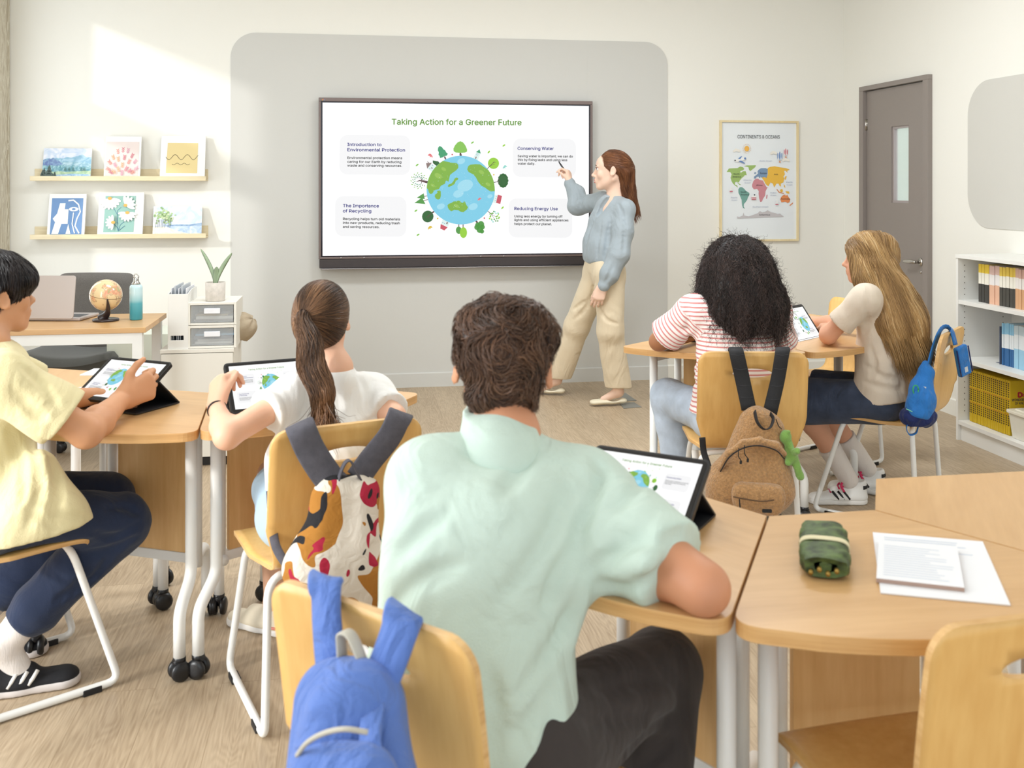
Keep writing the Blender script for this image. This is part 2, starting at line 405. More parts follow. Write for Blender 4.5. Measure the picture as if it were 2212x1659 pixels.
# left wall with two tall windows
mb = MB(); W = [(5.74, 6.60), (1.0, 2.75)]; ZS, ZT = 0.28, 2.78
ys = [YB, W[1][0], W[1][1], W[0][0], W[0][1], WALL_Y]
for a, b_ in ((0, 1), (2, 3), (4, 5)):
    mb.box((WALL_L - 0.06, (ys[a] + ys[b_]) / 2, CEIL / 2), (0.12, ys[b_] - ys[a], CEIL))
for a, b_ in W:
    mb.box((WALL_L - 0.06, (a + b_) / 2, ZS / 2), (0.12, b_ - a, ZS)); mb.box((WALL_L - 0.06, (a + b_) / 2, (ZT + CEIL) / 2), (0.12, b_ - a, CEIL - ZT))
tag(obj('wall_left', mb, M_wall), kind='structure')
M_white = mat('white_powder_coat', (238, 238, 235), rough=0.35)
M_whitelam = mat('white_laminate', (236, 235, 230), rough=0.45)
for i, (a, b_) in enumerate(W):
    o = empty('window_%d' % (i + 1), (WALL_L - 0.06, (a + b_) / 2, ZS)); tag(o, kind='structure')
    w_ = b_ - a; h = ZT - ZS; mb = MB()
    for sy in (-1, 1): mb.box((0, sy * (w_ / 2 - 0.025), h / 2), (0.06, 0.05, h))
    mb.box((0, 0, 0.025), (0.06, w_, 0.05)); mb.box((0, 0, h - 0.025), (0.06, w_, 0.05))
    mb.box((0, 0, 1.80), (0.06, w_, 0.20))
    if i == 1:
        for yy in (-0.3, 0.3): mb.box((0, yy, h / 2), (0.05, 0.05, h))
    obj('window_frame', mb, M_white, o)

# grained timber casing that ends the left wall at the picture's edge
m, nt, b = nodes_of('whitewashed_board'); L = nt.links
tc = N(nt, 'ShaderNodeTexCoord'); mp = N(nt, 'ShaderNodeMapping'); mp.inputs['Scale'].default_value = (30, 30, 1.5); L.new(tc.outputs['Object'], mp.inputs[0])
n1 = N(nt, 'ShaderNodeTexNoise'); n1.inputs['Scale'].default_value = 2.2; n1.inputs['Detail'].default_value = 4; n1.inputs['Distortion'].default_value = 0.8; L.new(mp.outputs[0], n1.inputs['Vector'])
ml = N(nt, 'ShaderNodeMath', operation='MULTIPLY'); ml.inputs[1].default_value = 40; L.new(n1.outputs['Fac'], ml.inputs[0]); sn = N(nt, 'ShaderNodeMath', operation='SINE'); L.new(ml.outputs[0], sn.inputs[0])
r = N(nt, 'ShaderNodeValToRGB'); r.color_ramp.elements[0].color = (*lin((190, 180, 160)), 1); r.color_ramp.elements[1].color = (*lin((226, 221, 205)), 1); r.color_ramp.elements[1].position = 0.5
L.new(sn.outputs[0], r.inputs[0]); L.new(r.outputs[0], b.inputs['Base Color']); b.inputs['Roughness'].default_value = 0.7
tag(obj('trim_1', MB().box((WALL_L + 0.008, WALL_Y - 0.09, CEIL / 2), (0.016, 0.18, CEIL)).box((WALL_L + 0.014, WALL_Y - 0.02, CEIL / 2), (0.022, 0.022, CEIL)), m), kind='structure')

# painted panels
pp = rrect(-0.807, 0.0, 2.252, 2.432, 0.17, 14, (0, 0, 1, 1))
MX = Matrix(((1, 0, 0), (0, 0, -1), (0, 1, 0)))           # art plane (x, z) facing -y
mb = MB().prism(pp, -0.004, 0.004, 0, MX, (0, WALL_Y - 0.004, 0))
for sx in (0.435, 1.657, -0.2): mb.box((sx, WALL_Y - 0.0082, 1.2), (0.003, 0.001, 2.4))
tag(obj('trim_2', mb, M_pan), kind='structure')
MR = Matrix(((0, 0, -1), (-1, 0, 0), (0, 1, 0)))           # (along -y, z) facing -x
pp = rrect(-5.412, 1.152, -3.3, 2.008, 0.20, 14)
mb = MB().prism(pp, 0.0, 0.005, 0, MR, (WALL_R, 0, 0)); tag(obj('trim_3', mb, M_rpan), kind='structure')
# baseboards: grey on the panel, cream beside it
def skirt(name, a, b_, m, h=0.10):
    a, b_ = Vector(a), Vector(b_); d = (b_ - a); l = d.length; d.normalize(); nn = Vector((d.y, -d.x, 0))
    M = Matrix((d, nn, Vector((0, 0, 1)))).transposed()
    mb = MB().prism([(0, 0), (0.012, 0), (0.012, h - 0.006), (0.007, h), (0, h)], 0, l, 0, M @ Matrix(((0, 0, 1), (1, 0, 0), (0, 1, 0))), a)
    return tag(obj(name, mb, m), kind='structure')
skirt('baseboard_front', (-0.807, WALL_Y - 0.008, 0), (2.252, WALL_Y - 0.008, 0), M_pan)
skirt('baseboard_front_left', (WALL_L, WALL_Y, 0), (-0.807, WALL_Y, 0), M_wall)
skirt('baseboard_front_right', (2.252, WALL_Y, 0), (WALL_R, WALL_Y, 0), M_wall)
skirt('baseboard_right', (WALL_R, 5.76, 0), (WALL_R, 5.05, 0), M_wall)

# ---------------------------------------------------------------- door
M_door = mat('taupe_door_paint', (140, 131, 125), rough=0.42, bump=0.08, bscale=220)
M_steel = mat('brushed_steel', (196, 192, 186), rough=0.25, metal=1.0)
dr = empty('door_1', (WALL_R, (D0 + D1) / 2, 0)); tag(dr, kind='structure')
mb = MB(); fx = WALL_R - 0.017
for ya, yb in ((5.785, 5.84), (6.59, 6.645)): mb.box((fx + 0.03, (ya + yb) / 2, 1.0345), (0.095, yb - ya, 2.069))
mb.box((fx + 0.03, 6.215, 2.085), (0.095, 0.86, 0.032)); obj('door_frame', mb, M_door, dr, True, bevel=0.002)
lx = WALL_R - 0.005
def leaf_part(mb, y0, y1, z0, z1): mb.box((lx + 0.02, (y0 + y1) / 2, (z0 + z1) / 2), (0.04, y1 - y0, z1 - z0))
mb = MB(); leaf_part(mb, 5.845, 6.049, 0.008, 2.064); leaf_part(mb, 6.261, 6.585, 0.008, 2.064); leaf_part(mb, 6.049, 6.261, 0.008, 1.281); leaf_part(mb, 6.049, 6.261, 1.797, 2.064)
leaf = obj('door_leaf', mb, M_door, dr, True)
mb = MB()
for ya, yb, za, zb in ((6.049, 6.064, 1.281, 1.797), (6.246, 6.261, 1.281, 1.797), (6.064, 6.246, 1.281, 1.297), (6.064, 6.246, 1.782, 1.797)):
    mb.box((lx + 0.024, (ya + yb) / 2, (za + zb) / 2), (0.028, yb - ya, zb - za))
obj('vision_panel_frame', mb, mat('mauve_bead', (168, 158, 156), rough=0.4), dr, True)
glass = mat('clear_glass', (232, 238, 236), rough=0.04, alpha=0.22, spec=0.5)
obj('glass_pane', MB().box((lx + 0.03, 6.155, 1.539), (0.005, 0.19, 0.49)), glass, dr, True)
for z in (1.83, 0.25): obj('hinge', MB().tube([(lx - 0.006, 6.590, z - 0.04), (lx - 0.006, 6.590, z + 0.04)], 0.006, 8).box((lx - 0.001, 6.58, z), (0.003, 0.02, 0.08)), M_steel, dr, True)
hy = 5.905; mb = MB().tube([(lx + 0.001, hy, 0.905), (lx - 0.008, hy, 0.905)], 0.026, 20).tube([(lx - 0.006, hy, 0.905), (lx - 0.05, hy, 0.905)], 0.010, 12)
mb.tube(smoothpath([(lx - 0.045, hy - 0.012, 0.905), (lx - 0.052, hy + 0.02, 0.907), (lx - 0.055, hy + 0.07, 0.906), (lx - 0.052, hy + 0.115, 0.903)], 5), [0.009 + 0.005 * math.sin(i / 15 * 3.1) for i in range(16)], 12)
mb.tube([(lx + 0.001, hy, 0.84), (lx - 0.004, hy, 0.84)], 0.010, 12)
obj('door_handle', mb, M_steel, dr, True)
# the corridor seen through the slot
tag(obj('wall_corridor', MB().box((5.4, 6.3, 1.4), (0.1, 3.4, 2.8)).box((4.6, 7.9, 1.4), (1.8, 0.1, 2.8)), mat('pale_green_corridor_paint', (205, 212, 200), rough=0.8)), kind='structure')
fr = MB().box((5.32, 7.0, 1.62), (0.03, 0.06, 0.7)).box((5.32, 7.5, 1.62), (0.03, 0.06, 0.7)).box((5.32, 7.25, 1.27), (0.03, 0.55, 0.05)).box((5.32, 7.25, 1.97), (0.03, 0.55, 0.05))
tag(obj('window_3', fr, mat('teal_frame', (120, 170, 150), rough=0.5)), kind='structure')

# ---------------------------------------------------------------- shared slide artwork
E = lambda n, c, s=1.0: emis(n, c, s * 0.604)
def build_slide():
    W_, H_ = 2050.0, 1150.0
    def tf(x, y):                     # photo-crop pixels -> slide units (width 1)
        u = (x - 62) / 2050.0
        for _ in range(2):
            yt, yb = 85 + 15 * u, 1258 - 38 * u; v = (y - yt) / (yb - yt); u = (x - 62 - 8 * v) / (2050.0 - 8 * v)
        return (u, (1 - v) * 0.5625)
    A = Art(tf, 0.00035)
    wh = E('screen_white', (255, 255, 255), 1.05); A.z = 0
    A.poly([(0, 0), (1, 0), (1, 0.5625), (0, 0.5625)], wh, raw=True)
    gr = E('screen_card_grey', (242, 242, 243), 1.0)
    for x0, y0, x1, y1 in ((189, 332, 720, 636), (160, 800, 693, 1108), (1509, 351, 2009, 646), (1477, 808, 1980, 1107)):
        A.poly([p for p in rrect(x0, y0, x1, y1, 62, 8)], gr)
    gt = E('screen_title_green', (96, 146, 46)); bl = E('screen_heading_blue', (36, 36, 124)); bk = E('screen_text_black', (25, 25, 28))
    A.text('Taking Action for a Greener Future', 579, 250, 997, gt, 0.018, height=43 * 1.0)
    Z = A.z
    for t, x, y, w in (('Introduction to', 248, 416, 254), ('Environmental Protection', 249, 456, 430), ('The Importance', 218, 884, 267), ('of Recycling', 218, 924, 210), ('Conserving Water', 1547, 438, 284), ('Reducing Energy Use', 1523, 897, 340)):
        A.text(t, x, y, w, bl, 0.018, height=23, up=False)
    for t, x, y, w in (('Environmental protection means', 249, 515, 410), ('caring for our Earth by reducing', 249, 545, 403), ('waste and conserving resources.', 249, 574, 408),
                       ('Recycling helps turn old materials', 219, 982, 426), ('into new products, reducing trash', 219, 1012, 424), ('and saving resources.', 219, 1042, 271),
                       ('Saving water is important; we can do', 1548, 494, 435), ('this by fixing leaks and using less', 1548, 522, 391), ('water daily.', 1548, 551, 136),
                       ('Using less energy by turning off', 1523, 953, 378), ('lights and using efficient appliances', 1523, 981, 425), ('helps protect our planet.', 1523, 1011, 293)):
        A.text(t, x, y, w, bk, 0.020, height=17.5, up=False)
    # the planet; drawn in a second crop frame
    def g(p): return ((860 + p[0] / 6.9115 - 680) * 3.5677, (290 + p[1] / 6.9125 - 200) * 3.5677)
    def gp(pts, m, **k): A.poly([g(p) for p in pts], m, **k)
    def ge(x, y, rx, ry, m, rot=0, n=20, **k):
        c, s = math.cos(math.radians(rot)), math.sin(math.radians(rot))
        gp([(x + rx * math.cos(t) * c - ry * math.sin(t) * s, y + rx * math.cos(t) * s + ry * math.sin(t) * c) for t in [2 * math.pi * i / n for i in range(n)]], m, **k)
    def gl(pts, w, m, w2=None): A.line([g(p) for p in pts], w * 0.516, m, w2=None if w2 is None else w2 * 0.516)
    sea = E('screen_sea', (126, 203, 229)); sea2 = E('screen_sea_light', (160, 218, 236)); land = E('screen_land', (128, 178, 66)); land2 = E('screen_land_light', (150, 192, 84))
    trunk = E('screen_trunk', (92, 68, 66)); g1 = E('screen_tree_light', (135, 194, 84)); g2 = E('screen_tree_teal', (66, 158, 110)); g3 = E('screen_tree_dark', (44, 98, 48)); g4 = E('screen_tree_lime', (150, 205, 60)); g5 = E('screen_tree_mid', (84, 152, 72))
    mint = E('screen_house', (222, 240, 236)); red = E('screen_red', (200, 84, 98)); brn = E('screen_brown', (138, 118, 114)); pnk = E('screen_bird_pink', (228, 120, 124)); tl = E('screen_bird_teal', (150, 214, 204)); yl = E('screen_bird_yellow', (220, 186, 60)); win = E('screen_house_window', (110, 160, 180))
    cx, cy, R = 896.5, 827, 507
    # trees and houses first, the planet over their feet
    gl([(905, 360), (893, 300), (890, 270)], 44, trunk, 20); gp([(790, 250), (787, 215), (810, 165), (850, 120), (890, 103), (930, 120), (965, 165), (992, 225), (990, 258), (960, 272), (890, 276), (820, 272)], g1)
    gl([(680, 390), (655, 330)], 22, trunk); gp([(560, 200), (580, 178), (615, 190), (640, 225), (665, 240), (680, 270), (705, 290), (690, 318), (650, 328), (630, 345), (590, 355), (580, 320), (565, 310), (570, 270), (555, 240)], g2)
    gp([(1150, 390), (1080, 350), (1130, 262), (1195, 285)], mint); gp([(1123, 262), (1178, 222), (1196, 285)], g2); gp([(1108, 358), (1122, 328), (1138, 335), (1122, 366)], brn)
    for x, y in ((1138, 286), (1155, 292), (1131, 303), (1148, 309)): ge(x, y, 6, 6, win, n=8, up=False)
    ge(1387, 428, 84, 84, g4); gl([(1280, 520), (1345, 460), (1400, 400)], 11, trunk, 6); gl([(1345, 462), (1405, 440)], 5, trunk); gl([(1375, 428), (1420, 408)], 5, trunk)
    for a in range(0, 360, 30): ge(1532 + 55 * math.cos(math.radians(a)), 682 + 78 * math.sin(math.radians(a)), 27, 29, g3, up=(a == 0))
    ge(1532, 682, 62, 82, g3); gl([(1380, 715), (1440, 700), (1475, 655)], 12, trunk, 5); gl([(1440, 700), (1480, 730)], 5, trunk); gl([(1445, 700), (1490, 690)], 5, trunk)
    gp([(1370, 1005), (1400, 890), (1460, 900), (1425, 1020)], mint); gp([(1452, 892), (1516, 908), (1490, 1028), (1426, 1012)], red)
    for x, y in ((1430, 918), (1422, 948), (1414, 978)): ge(x, y, 6, 6, win, n=8, up=False)
    gl([(1290, 1130), (1350, 1170), (1400, 1245)], 12, trunk, 4); gl([(1355, 1178), (1435, 1225)], 5, trunk); gl([(1340, 1165), (1335, 1220)], 5, trunk)
    rr = random.Random(3)
    for i in range(22):
        a = i * 2.4; q = 30 + 52 * math.sqrt(((i * 7) % 22) / 22); ge(1402 + q * math.cos(a), 1215 + q * math.sin(a), 12, 12, (g1, g4, tl, g5)[i % 4], n=10, up=(i == 0))
    gl([(1120, 1270), (1150, 1315)], 26, trunk)
    for x, y, q in ((1200, 1330, 48), (1140, 1375, 40), (1220, 1370, 38), (1185, 1410, 50), (1215, 1435, 32), (1150, 1340, 36)): ge(x, y, q, q, g5, up=(x == 1200))
    gl([(870, 1320), (870, 1385)], 13, trunk); gl([(933, 1320), (933, 1395)], 13, trunk); ge(868, 1420, 42, 54, g5); ge(938, 1455, 54, 80, g4)
    gp([(630, 1260), (735, 1310), (710, 1370), (600, 1330)], mint); gp([(600, 1330), (705, 1378), (655, 1425), (595, 1398)], red); gp([(690, 1298), (710, 1305), (698, 1335), (680, 1328)], brn, up=False)
    for x, y in ((632, 1310), (656, 1321)): ge(x, y, 7, 7, win, n=8, up=False)
    gl([(512, 1140), (450, 1180)], 26, trunk, 14); ge(410, 1220, 84, 88, g3, 20); gl([(470, 1170), (385, 1240)], 10, trunk, 5); gl([(430, 1200), (425, 1250)], 5, trunk)
    gl([(400, 915), (350, 922)], 9, trunk); gl([(415, 970), (350, 985)], 9, trunk); gp([(348, 877), (365, 965), (248, 944)], g5); gp([(325, 940), (374, 1036), (212, 1022)], g5)
    gl([(410, 715), (340, 700), (290, 690), (240, 705)], 38, trunk, 6); gl([(330, 700), (300, 650), (245, 650)], 10, trunk, 4); gl([(320, 700), (320, 620)], 9, trunk, 4); gl([(320, 705), (300, 770)], 9, trunk, 4); gl([(345, 700), (360, 655)], 7, trunk, 3)
    for i in range(34):
        a = math.radians(40 + i * 9.4 * 0.98); q = 112 - (i % 3) * 26; x, y = 275 + q * math.cos(a), 692 + q * 1.02 * math.sin(a)
        ge(x, y, 14, 6, (g1, g5, g2)[i % 3], math.degrees(a) + 40, n=8, up=(i == 0))
    gp([(468, 560), (398, 510), (455, 440), (530, 480)], mint); gp([(380, 432), (468, 425), (398, 514)], brn); gp([(400, 405), (425, 420), (420, 430), (398, 415)], brn); gp([(540, 480), (480, 430), (478, 390), (520, 400), (560, 405), (590, 440)], g3)
    ge(478, 462, 7, 7, win, n=8); ge(436, 512, 7, 7, win, n=8, up=False); gp([(462, 490), (480, 505), (470, 518), (455, 503)], brn, up=False)
    for x, y, m in ((766, 303, red), (1388, 597, yl), (554, 1248, yl), (1248, 1238, red)): ge(x, y, 12, 12, m, n=8, up=(x == 766))
    for x, y, a in ((250, 460, -40), (235, 1135, -35), (268, 1490, -35), (1312, 262, -50), (1067, 124, -35), (1538, 165, -35), (1520, 1083, -45)):
        gp([(x + 26 * math.cos(t) * math.cos(math.radians(a)) - 12 * math.sin(t) * math.sin(math.radians(a)), y + 26 * math.cos(t) * math.sin(math.radians(a)) + 12 * math.sin(t) * math.cos(math.radians(a))) for t in [6.283 * i / 10 for i in range(10)]], g1 if x < 1300 else g4, up=(x == 250))
    def bird(x, y, m, s=1.0, fl=1):
        gp([(x - 38 * s * fl, y - 5 * s), (x - 15 * s * fl, y - 32 * s), (x + 10 * s * fl, y - 30 * s), (x + 25 * s * fl, y - 12 * s), (x + 38 * s * fl, y + 10 * s), (x + 32 * s * fl, y + 34 * s), (x + 18 * s * fl, y + 10 * s), (x - 8 * s * fl, y + 22 * s), (x - 4 * s * fl, y + 2 * s)], m)
    bird(440, 325, pnk); bird(1555, 485, tl, 0.9, -1); bird(445, 1388, yl, 0.95, -1)
    ge(cx, cy, R, R, sea, n=72)
    def clampc(pts):
        o = []
        for x, y in pts:
            d = math.hypot(x - cx, y - cy); k = min(1, (R - 1) / d); o.append((cx + (x - cx) * k, cy + (y - cy) * k))
        return o
    arc = lambda a0, a1, n=14: [(cx + R * math.cos(math.radians(a0 + (a1 - a0) * i / n)), cy + R * math.sin(math.radians(a0 + (a1 - a0) * i / n))) for i in range(n + 1)]
    for x, y, q in ((960, 760, 120), (860, 880, 80), (600, 1070, 60), (1080, 1070, 70), (900, 400, 60), (1330, 915, 40)): ge(x, y, q, q * 0.7, sea2, -20, up=(x == 960))
    Aup = True
    gp(clampc(arc(183, 238) + [(640, 400), (700, 410), (760, 425), (830, 428), (856, 455), (857, 500), (820, 540), (770, 575), (735, 605), (722, 660), (712, 710), (690, 690), (672, 690), (660, 735), (600, 765), (570, 815), (500, 835), (475, 880), (450, 888), (425, 870), (410, 820)]), land)
    gp(clampc([(988, 520), (1005, 470), (1040, 450), (1110, 443), (1180, 445)] + arc(-47, 2)[3:] + [(1395, 840), (1340, 845), (1290, 815), (1260, 790), (1200, 760), (1150, 700), (1120, 640), (1080, 595), (1010, 560)]), land)
    gp([(700, 770), (715, 745), (755, 730), (785, 695), (800, 660), (830, 640), (858, 655), (850, 675), (820, 695), (800, 740), (760, 765), (715, 783)], land)
    gp([(545, 840), (585, 832), (598, 850), (600, 910), (590, 955), (560, 970), (525, 955), (508, 920), (520, 890), (545, 875)], land)
    gp([(698, 1050), (720, 1028), (760, 1015), (785, 995), (830, 990), (860, 982), (890, 990), (905, 1012), (930, 1015), (942, 990), (960, 1000), (975, 1040), (1003, 1080), (985, 1115), (950, 1140), (930, 1155), (890, 1145), (860, 1125), (800, 1120), (755, 1140), (725, 1120), (705, 1090)], land)
    for x, y, q in ((560, 620, 60), (640, 520, 40), (480, 760, 35), (1200, 560, 45), (1300, 740, 40), (830, 1060, 40)): ge(x, y, q, q * .6, land2, 30, n=12, up=(x == 560))
    wsp = E('screen_speckle', (205, 234, 243)); k = 0
    while k < 160:
        x, y = cx + rr.gauss(0, 1) * 260, cy + rr.gauss(0, 1) * 260
        if math.hypot(x - cx, y - cy) < R - 15: q = rr.uniform(1.5, 4.5); ge(x, y, q, q, wsp, n=5, up=(k == 0)); k += 1
    bird(1175, 960, pnk, 0.75, -1)
    return A
SLIDE = build_slide()
SLIDE_OBJ = None
def slide_on(parent, width, height, name='screen'):
    """the picture shown on a display, lying in the parent's xy plane, centred"""
    global SLIDE_OBJ
    if SLIDE_OBJ is None: SLIDE_OBJ = SLIDE.obj(name, parent); o = SLIDE_OBJ
    else: o = SLIDE_OBJ.copy(); o.name = name; COL.objects.link(o); o.parent = parent; o.rotation_euler = (0, 0, 0)
    o.scale = (width, height / 0.5625, 1.0); o.location = (-width / 2, -height / 2, 0.0)
    return o

# ---------------------------------------------------------------- interactive display
M_bez = mat('grey_brown_bezel', (118, 104, 100), rough=0.45, metal=0.3); M_blk = mat('black_plastic', (22, 22, 24), rough=0.4)
BX0, BX1, BZ0, BZ1 = -0.222, 1.680, 0.830, 1.993
bd = empty('interactive_display', ((BX0 + BX1) / 2, WALL_Y - 0.012, 0.83)); tag(bd, 'large wall-mounted interactive screen showing the greener future slide', 'screen')
mb = MB(); cx_ = (BX0 + BX1) / 2; SX0, SX1, SZ0, SZ1 = -0.196, 1.654, 0.921, 1.960
bw = BX1 - BX0; yf = WALL_Y - 0.077
for x0, x1, z0, z1 in ((BX0, BX1, SZ1 + 0.008, BZ1), (BX0, BX1, BZ0 + 0.068, SZ0 - 0.008), (BX0, SX0 - 0.010, SZ0 - 0.008, SZ1 + 0.008), (SX1 + 0.010, BX1, SZ0 - 0.008, SZ1 + 0.008)):
    mb.box(((x0 + x1) / 2, (yf + WALL_Y - 0.03) / 2, (z0 + z1) / 2), (x1 - x0, WALL_Y - 0.03 - yf, z1 - z0))
obj('bezel', mb, M_bez, bd, True, bevel=0.003)
mb = MB().box((cx_, WALL_Y - 0.04, (SZ0 + SZ1) / 2), (SX1 - SX0 + 0.02, 0.055, SZ1 - SZ0 + 0.018)); obj('screen_border', mb, mat('blue_black_glass', (28, 26, 38), rough=0.12), bd, True)
scr = slide_on(bd, SX1 - SX0, SZ1 - SZ0); scr.rotation_euler = (math.pi / 2, 0, 0)
scr.location = (SX0 - bd.location.x, (WALL_Y - 0.0690) - bd.location.y, SZ0 - bd.location.z)
mb = MB().box((cx_, WALL_Y - 0.052, BZ0 + 0.037), (bw - 0.01, 0.062, 0.058)); sb = obj('speaker_bar', mb, mat('dark_speaker_grille', (62, 55, 55), rough=0.6, bump=0.3, bscale=900), bd, True, bevel=0.003)
mb = MB().box((cx_, WALL_Y - 0.062, BZ0 + 0.003), (bw - 0.03, 0.10, 0.008)); obj('pen_tray', mb, mat('silver_tray', (150, 146, 145), rough=0.3, metal=0.8), bd, True, bevel=0.002)
mk = []
A = Art(step=0.0003); A.z = 0; mk.append(('port_panel', A))
A.poly(rrect(0.085, 0.018, 0.265, 0.042, 0.003), E('port_panel', (70, 62, 62), 0.4) if False else mat('port_panel', (84, 76, 75), rough=0.4))
dk = mat('port_black', (20, 20, 22), rough=0.5); sv = mat('port_silver', (180, 178, 176), rough=0.4)
for x in (0.105, 0.122, 0.160, 0.18): A.poly([(x, .026), (x + .012, .026), (x + .012, .033), (x, .033)], dk, up=False)
A.ell(0.141, 0.03, 0.006, 0.006, sv); A.ell(0.141, 0.03, 0.003, 0.003, dk)
A = Art(step=0.0003); A.z = 0; mk.append(('button_panel', A))
A.poly(rrect(1.60, 0.018, 1.86, 0.042, 0.003), mat('port_panel', (84, 76, 75)))
for i in range(8): A.ell(1.63 + i * 0.026, 0.03, 0.003, 0.003, (dk, E('led_blue', (130, 150, 220), 0.8), sv, sv, sv, sv, sv, sv)[i], n=10, up=(i == 0))
A = Art(step=0.0003); A.z = 0; mk.append(('brand_lettering', A))
A.text('ViewSonic', 0.945, 0.073, 0.075, mat('logo_grey', (150, 140, 136)), 0.01)
A = Art(step=0.0003); A.z = 0; mk.append(('corner_logo', A))
for i, c in enumerate(((230, 190, 40), (220, 90, 60), (90, 150, 200))): A.ell(0.026 + i * 0.005, 1.147 + (i % 2) * 0.003, 0.004, 0.003, mat('bird_mark_%d' % i, c), 30, n=8, up=(i == 0))
for nm, A in mk: A.obj(nm, bd, (BX0 - bd.location.x, (yf - 0.0009) - bd.location.y, 0), (math.pi / 2, 0, 0))
for x in (0.145, 0.30, 1.10, 1.26): obj('tray_clip', MB().tube([(BX0 + x, yf - 0.002, 0.905), (BX0 + x + 0.008, yf - 0.006, 0.909)], 0.003, 6), sv, bd, True)

# ---------------------------------------------------------------- picture ledges with prints
M_birch = wood('pale_birch', (214, 196, 158), (232, 218, 184), (1.2, 14, 14), 0.5)
def ledge(z, label):
    o = empty('picture_ledge', (-1.5, WALL_Y, z)); tag(o, label, 'shelf', 'picture ledges on the left of the front wall')
    L_ = 1.094
    obj('ledge_back', MB().box((0, -0.006, 0.026), (L_, 0.012, 0.066)), M_birch, o, bevel=0.001)
    obj('ledge_bottom', MB().box((0, -0.055, -0.014), (L_, 0.11, 0.012)), M_birch, o, bevel=0.001)
    obj('ledge_lip', MB().box((0, -0.106, -0.004), (L_, 0.012, 0.030)), M_birch, o, bevel=0.001)
    return o
ledge(1.448, 'upper pale birch picture ledge holding the mountain print'); ledge(1.070, 'lower pale birch picture ledge holding the daisy print')
M_canvas = mat('white_canvas', (240, 239, 235), rough=0.8, bump=0.1, bscale=500)
def picture(name, x0, x1, z0, z1, th, label, draw, mats_bg=None, lean=13):
    """a stretched print standing on a ledge and leaning on the wall"""
    w = x1 - x0; zb = z0; hgt = (z1 - z0) / math.cos(math.radians(lean)); a = math.radians(-lean)
    yb = WALL_Y - 0.012 - hgt * math.sin(math.radians(lean)) - th - 0.002
    o = empty(name, ((x0 + x1) / 2, yb, zb)); tag(o, label, 'picture', 'small art prints leaning on the picture ledges')
    o.rotation_euler = (a, 0, 0)
    obj('canvas', MB().box((0, th / 2, hgt / 2), (w, th, hgt)), M_canvas, o, bevel=0.001)
    A = Art(lambda x, y: ((x - 0.5) * w, (1 - y) * hgt)); draw(A)
    A.obj('print', o, (0, -0.0008, 0), (math.pi / 2, 0, 0))
    return o
def noise1(seed):
    r = random.Random(seed); ph = [r.uniform(0, 6.28) for _ in range(6)]
    return lambda x: sum(math.sin(x * (5 + 7.3 * i) + ph[i]) / (1 + i) for i in range(6)) / 2.2
def wc(name, a, b_, sc=14):
    m = mat(name, a, rough=0.8)
    if m.node_tree.nodes.get('wcn'): return m
    nt = m.node_tree; b = nt.nodes['Principled BSDF']; tc = N(nt, 'ShaderNodeTexCoord'); n = N(nt, 'ShaderNodeTexNoise'); n.name = 'wcn'; n.inputs['Scale'].default_value = sc; n.inputs['Detail'].default_value = 6; n.inputs['Distortion'].default_value = 1.5
    r = N(nt, 'ShaderNodeValToRGB'); r.color_ramp.elements[0].position = 0.38; r.color_ramp.elements[1].position = 0.62; r.color_ramp.elements[0].color = (*lin(a), 1); r.color_ramp.elements[1].color = (*lin(b_), 1)
    nt.links.new(tc.outputs['Object'], n.inputs['Vector']); nt.links.new(n.outputs['Fac'], r.inputs[0]); nt.links.new(r.outputs[0], b.inputs['Base Color']); return m
def ridge(A, y, amp, m, seed, base=1.0, n=40, rough_=0.0):
    f = noise1(seed); r = random.Random(seed)
    top = [(i / n, y + amp * f(i / n) - r.uniform(0, rough_)) for i in range(n + 1)]
    A.poly([(0, base)] + [(x, min(y_, base - .001)) for x, y_ in top] + [(1, base)], m)
def fir(A, x, y, h, m):
    for k in range(4): A.poly([(x - h * (0.10 + k * .06), y - h * (0.75 - k * .22) + h * .12), (x + h * (0.10 + k * .06), y - h * (0.75 - k * .22) + h * .12), (x, y - h * (1.0 - k * .2))], m, up=(k == 0))
def d_mount(A):
    A.poly([(0, 0), (1, 0), (1, 1), (0, 1)], wc('wc_sky', (188, 205, 226), (226, 228, 236)))
    ridge(A, 0.30, -0.10, wc('wc_far', (128, 172, 196), (176, 205, 220), 18), 5); ridge(A, 0.46, 0.06, wc('wc_mid', (120, 165, 185), (190, 214, 222), 22), 9)
    A.poly([(0, 0.70), (0, 0.40), (0.04, 0.36), (0.08, 0.38), (0.12, 0.33), (0.16, 0.37), (0.2, 0.31), (0.25, 0.36), (0.3, 0.38), (0.36, 0.45), (0.42, 0.52), (0.3, 0.6)], wc('wc_indigo', (104, 122, 170), (136, 166, 194), 30))
    ridge(A, 0.60, 0.04, wc('wc_teal', (92, 146, 160), (160, 196, 204), 26), 12, rough_=0.04); ridge(A, 0.76, 0.03, wc('wc_green', (160, 190, 156), (198, 216, 184), 26), 15)
    A.poly([(0.25, 0.88), (0.6, 0.84), (1, 0.86), (1, 1), (0.2, 1)], wc('wc_water', (140, 180, 214), (204, 222, 236), 20))
    for i, (x, h) in enumerate(((0.04, 0.34), (0.09, 0.22), (0.14, 0.40), (0.22, 0.16), (0.26, 0.2), (0.01, 0.24))): fir(A, x, 0.98 - 0.02 * (i % 3), h, mat('print_pine', (92, 108, 104), rough=0.8))
    for x in (0.55, 0.63, 0.8, 0.86, 0.47): fir(A, x, 0.74, 0.12, mat('print_pine_far', (96, 138, 140), rough=0.8))
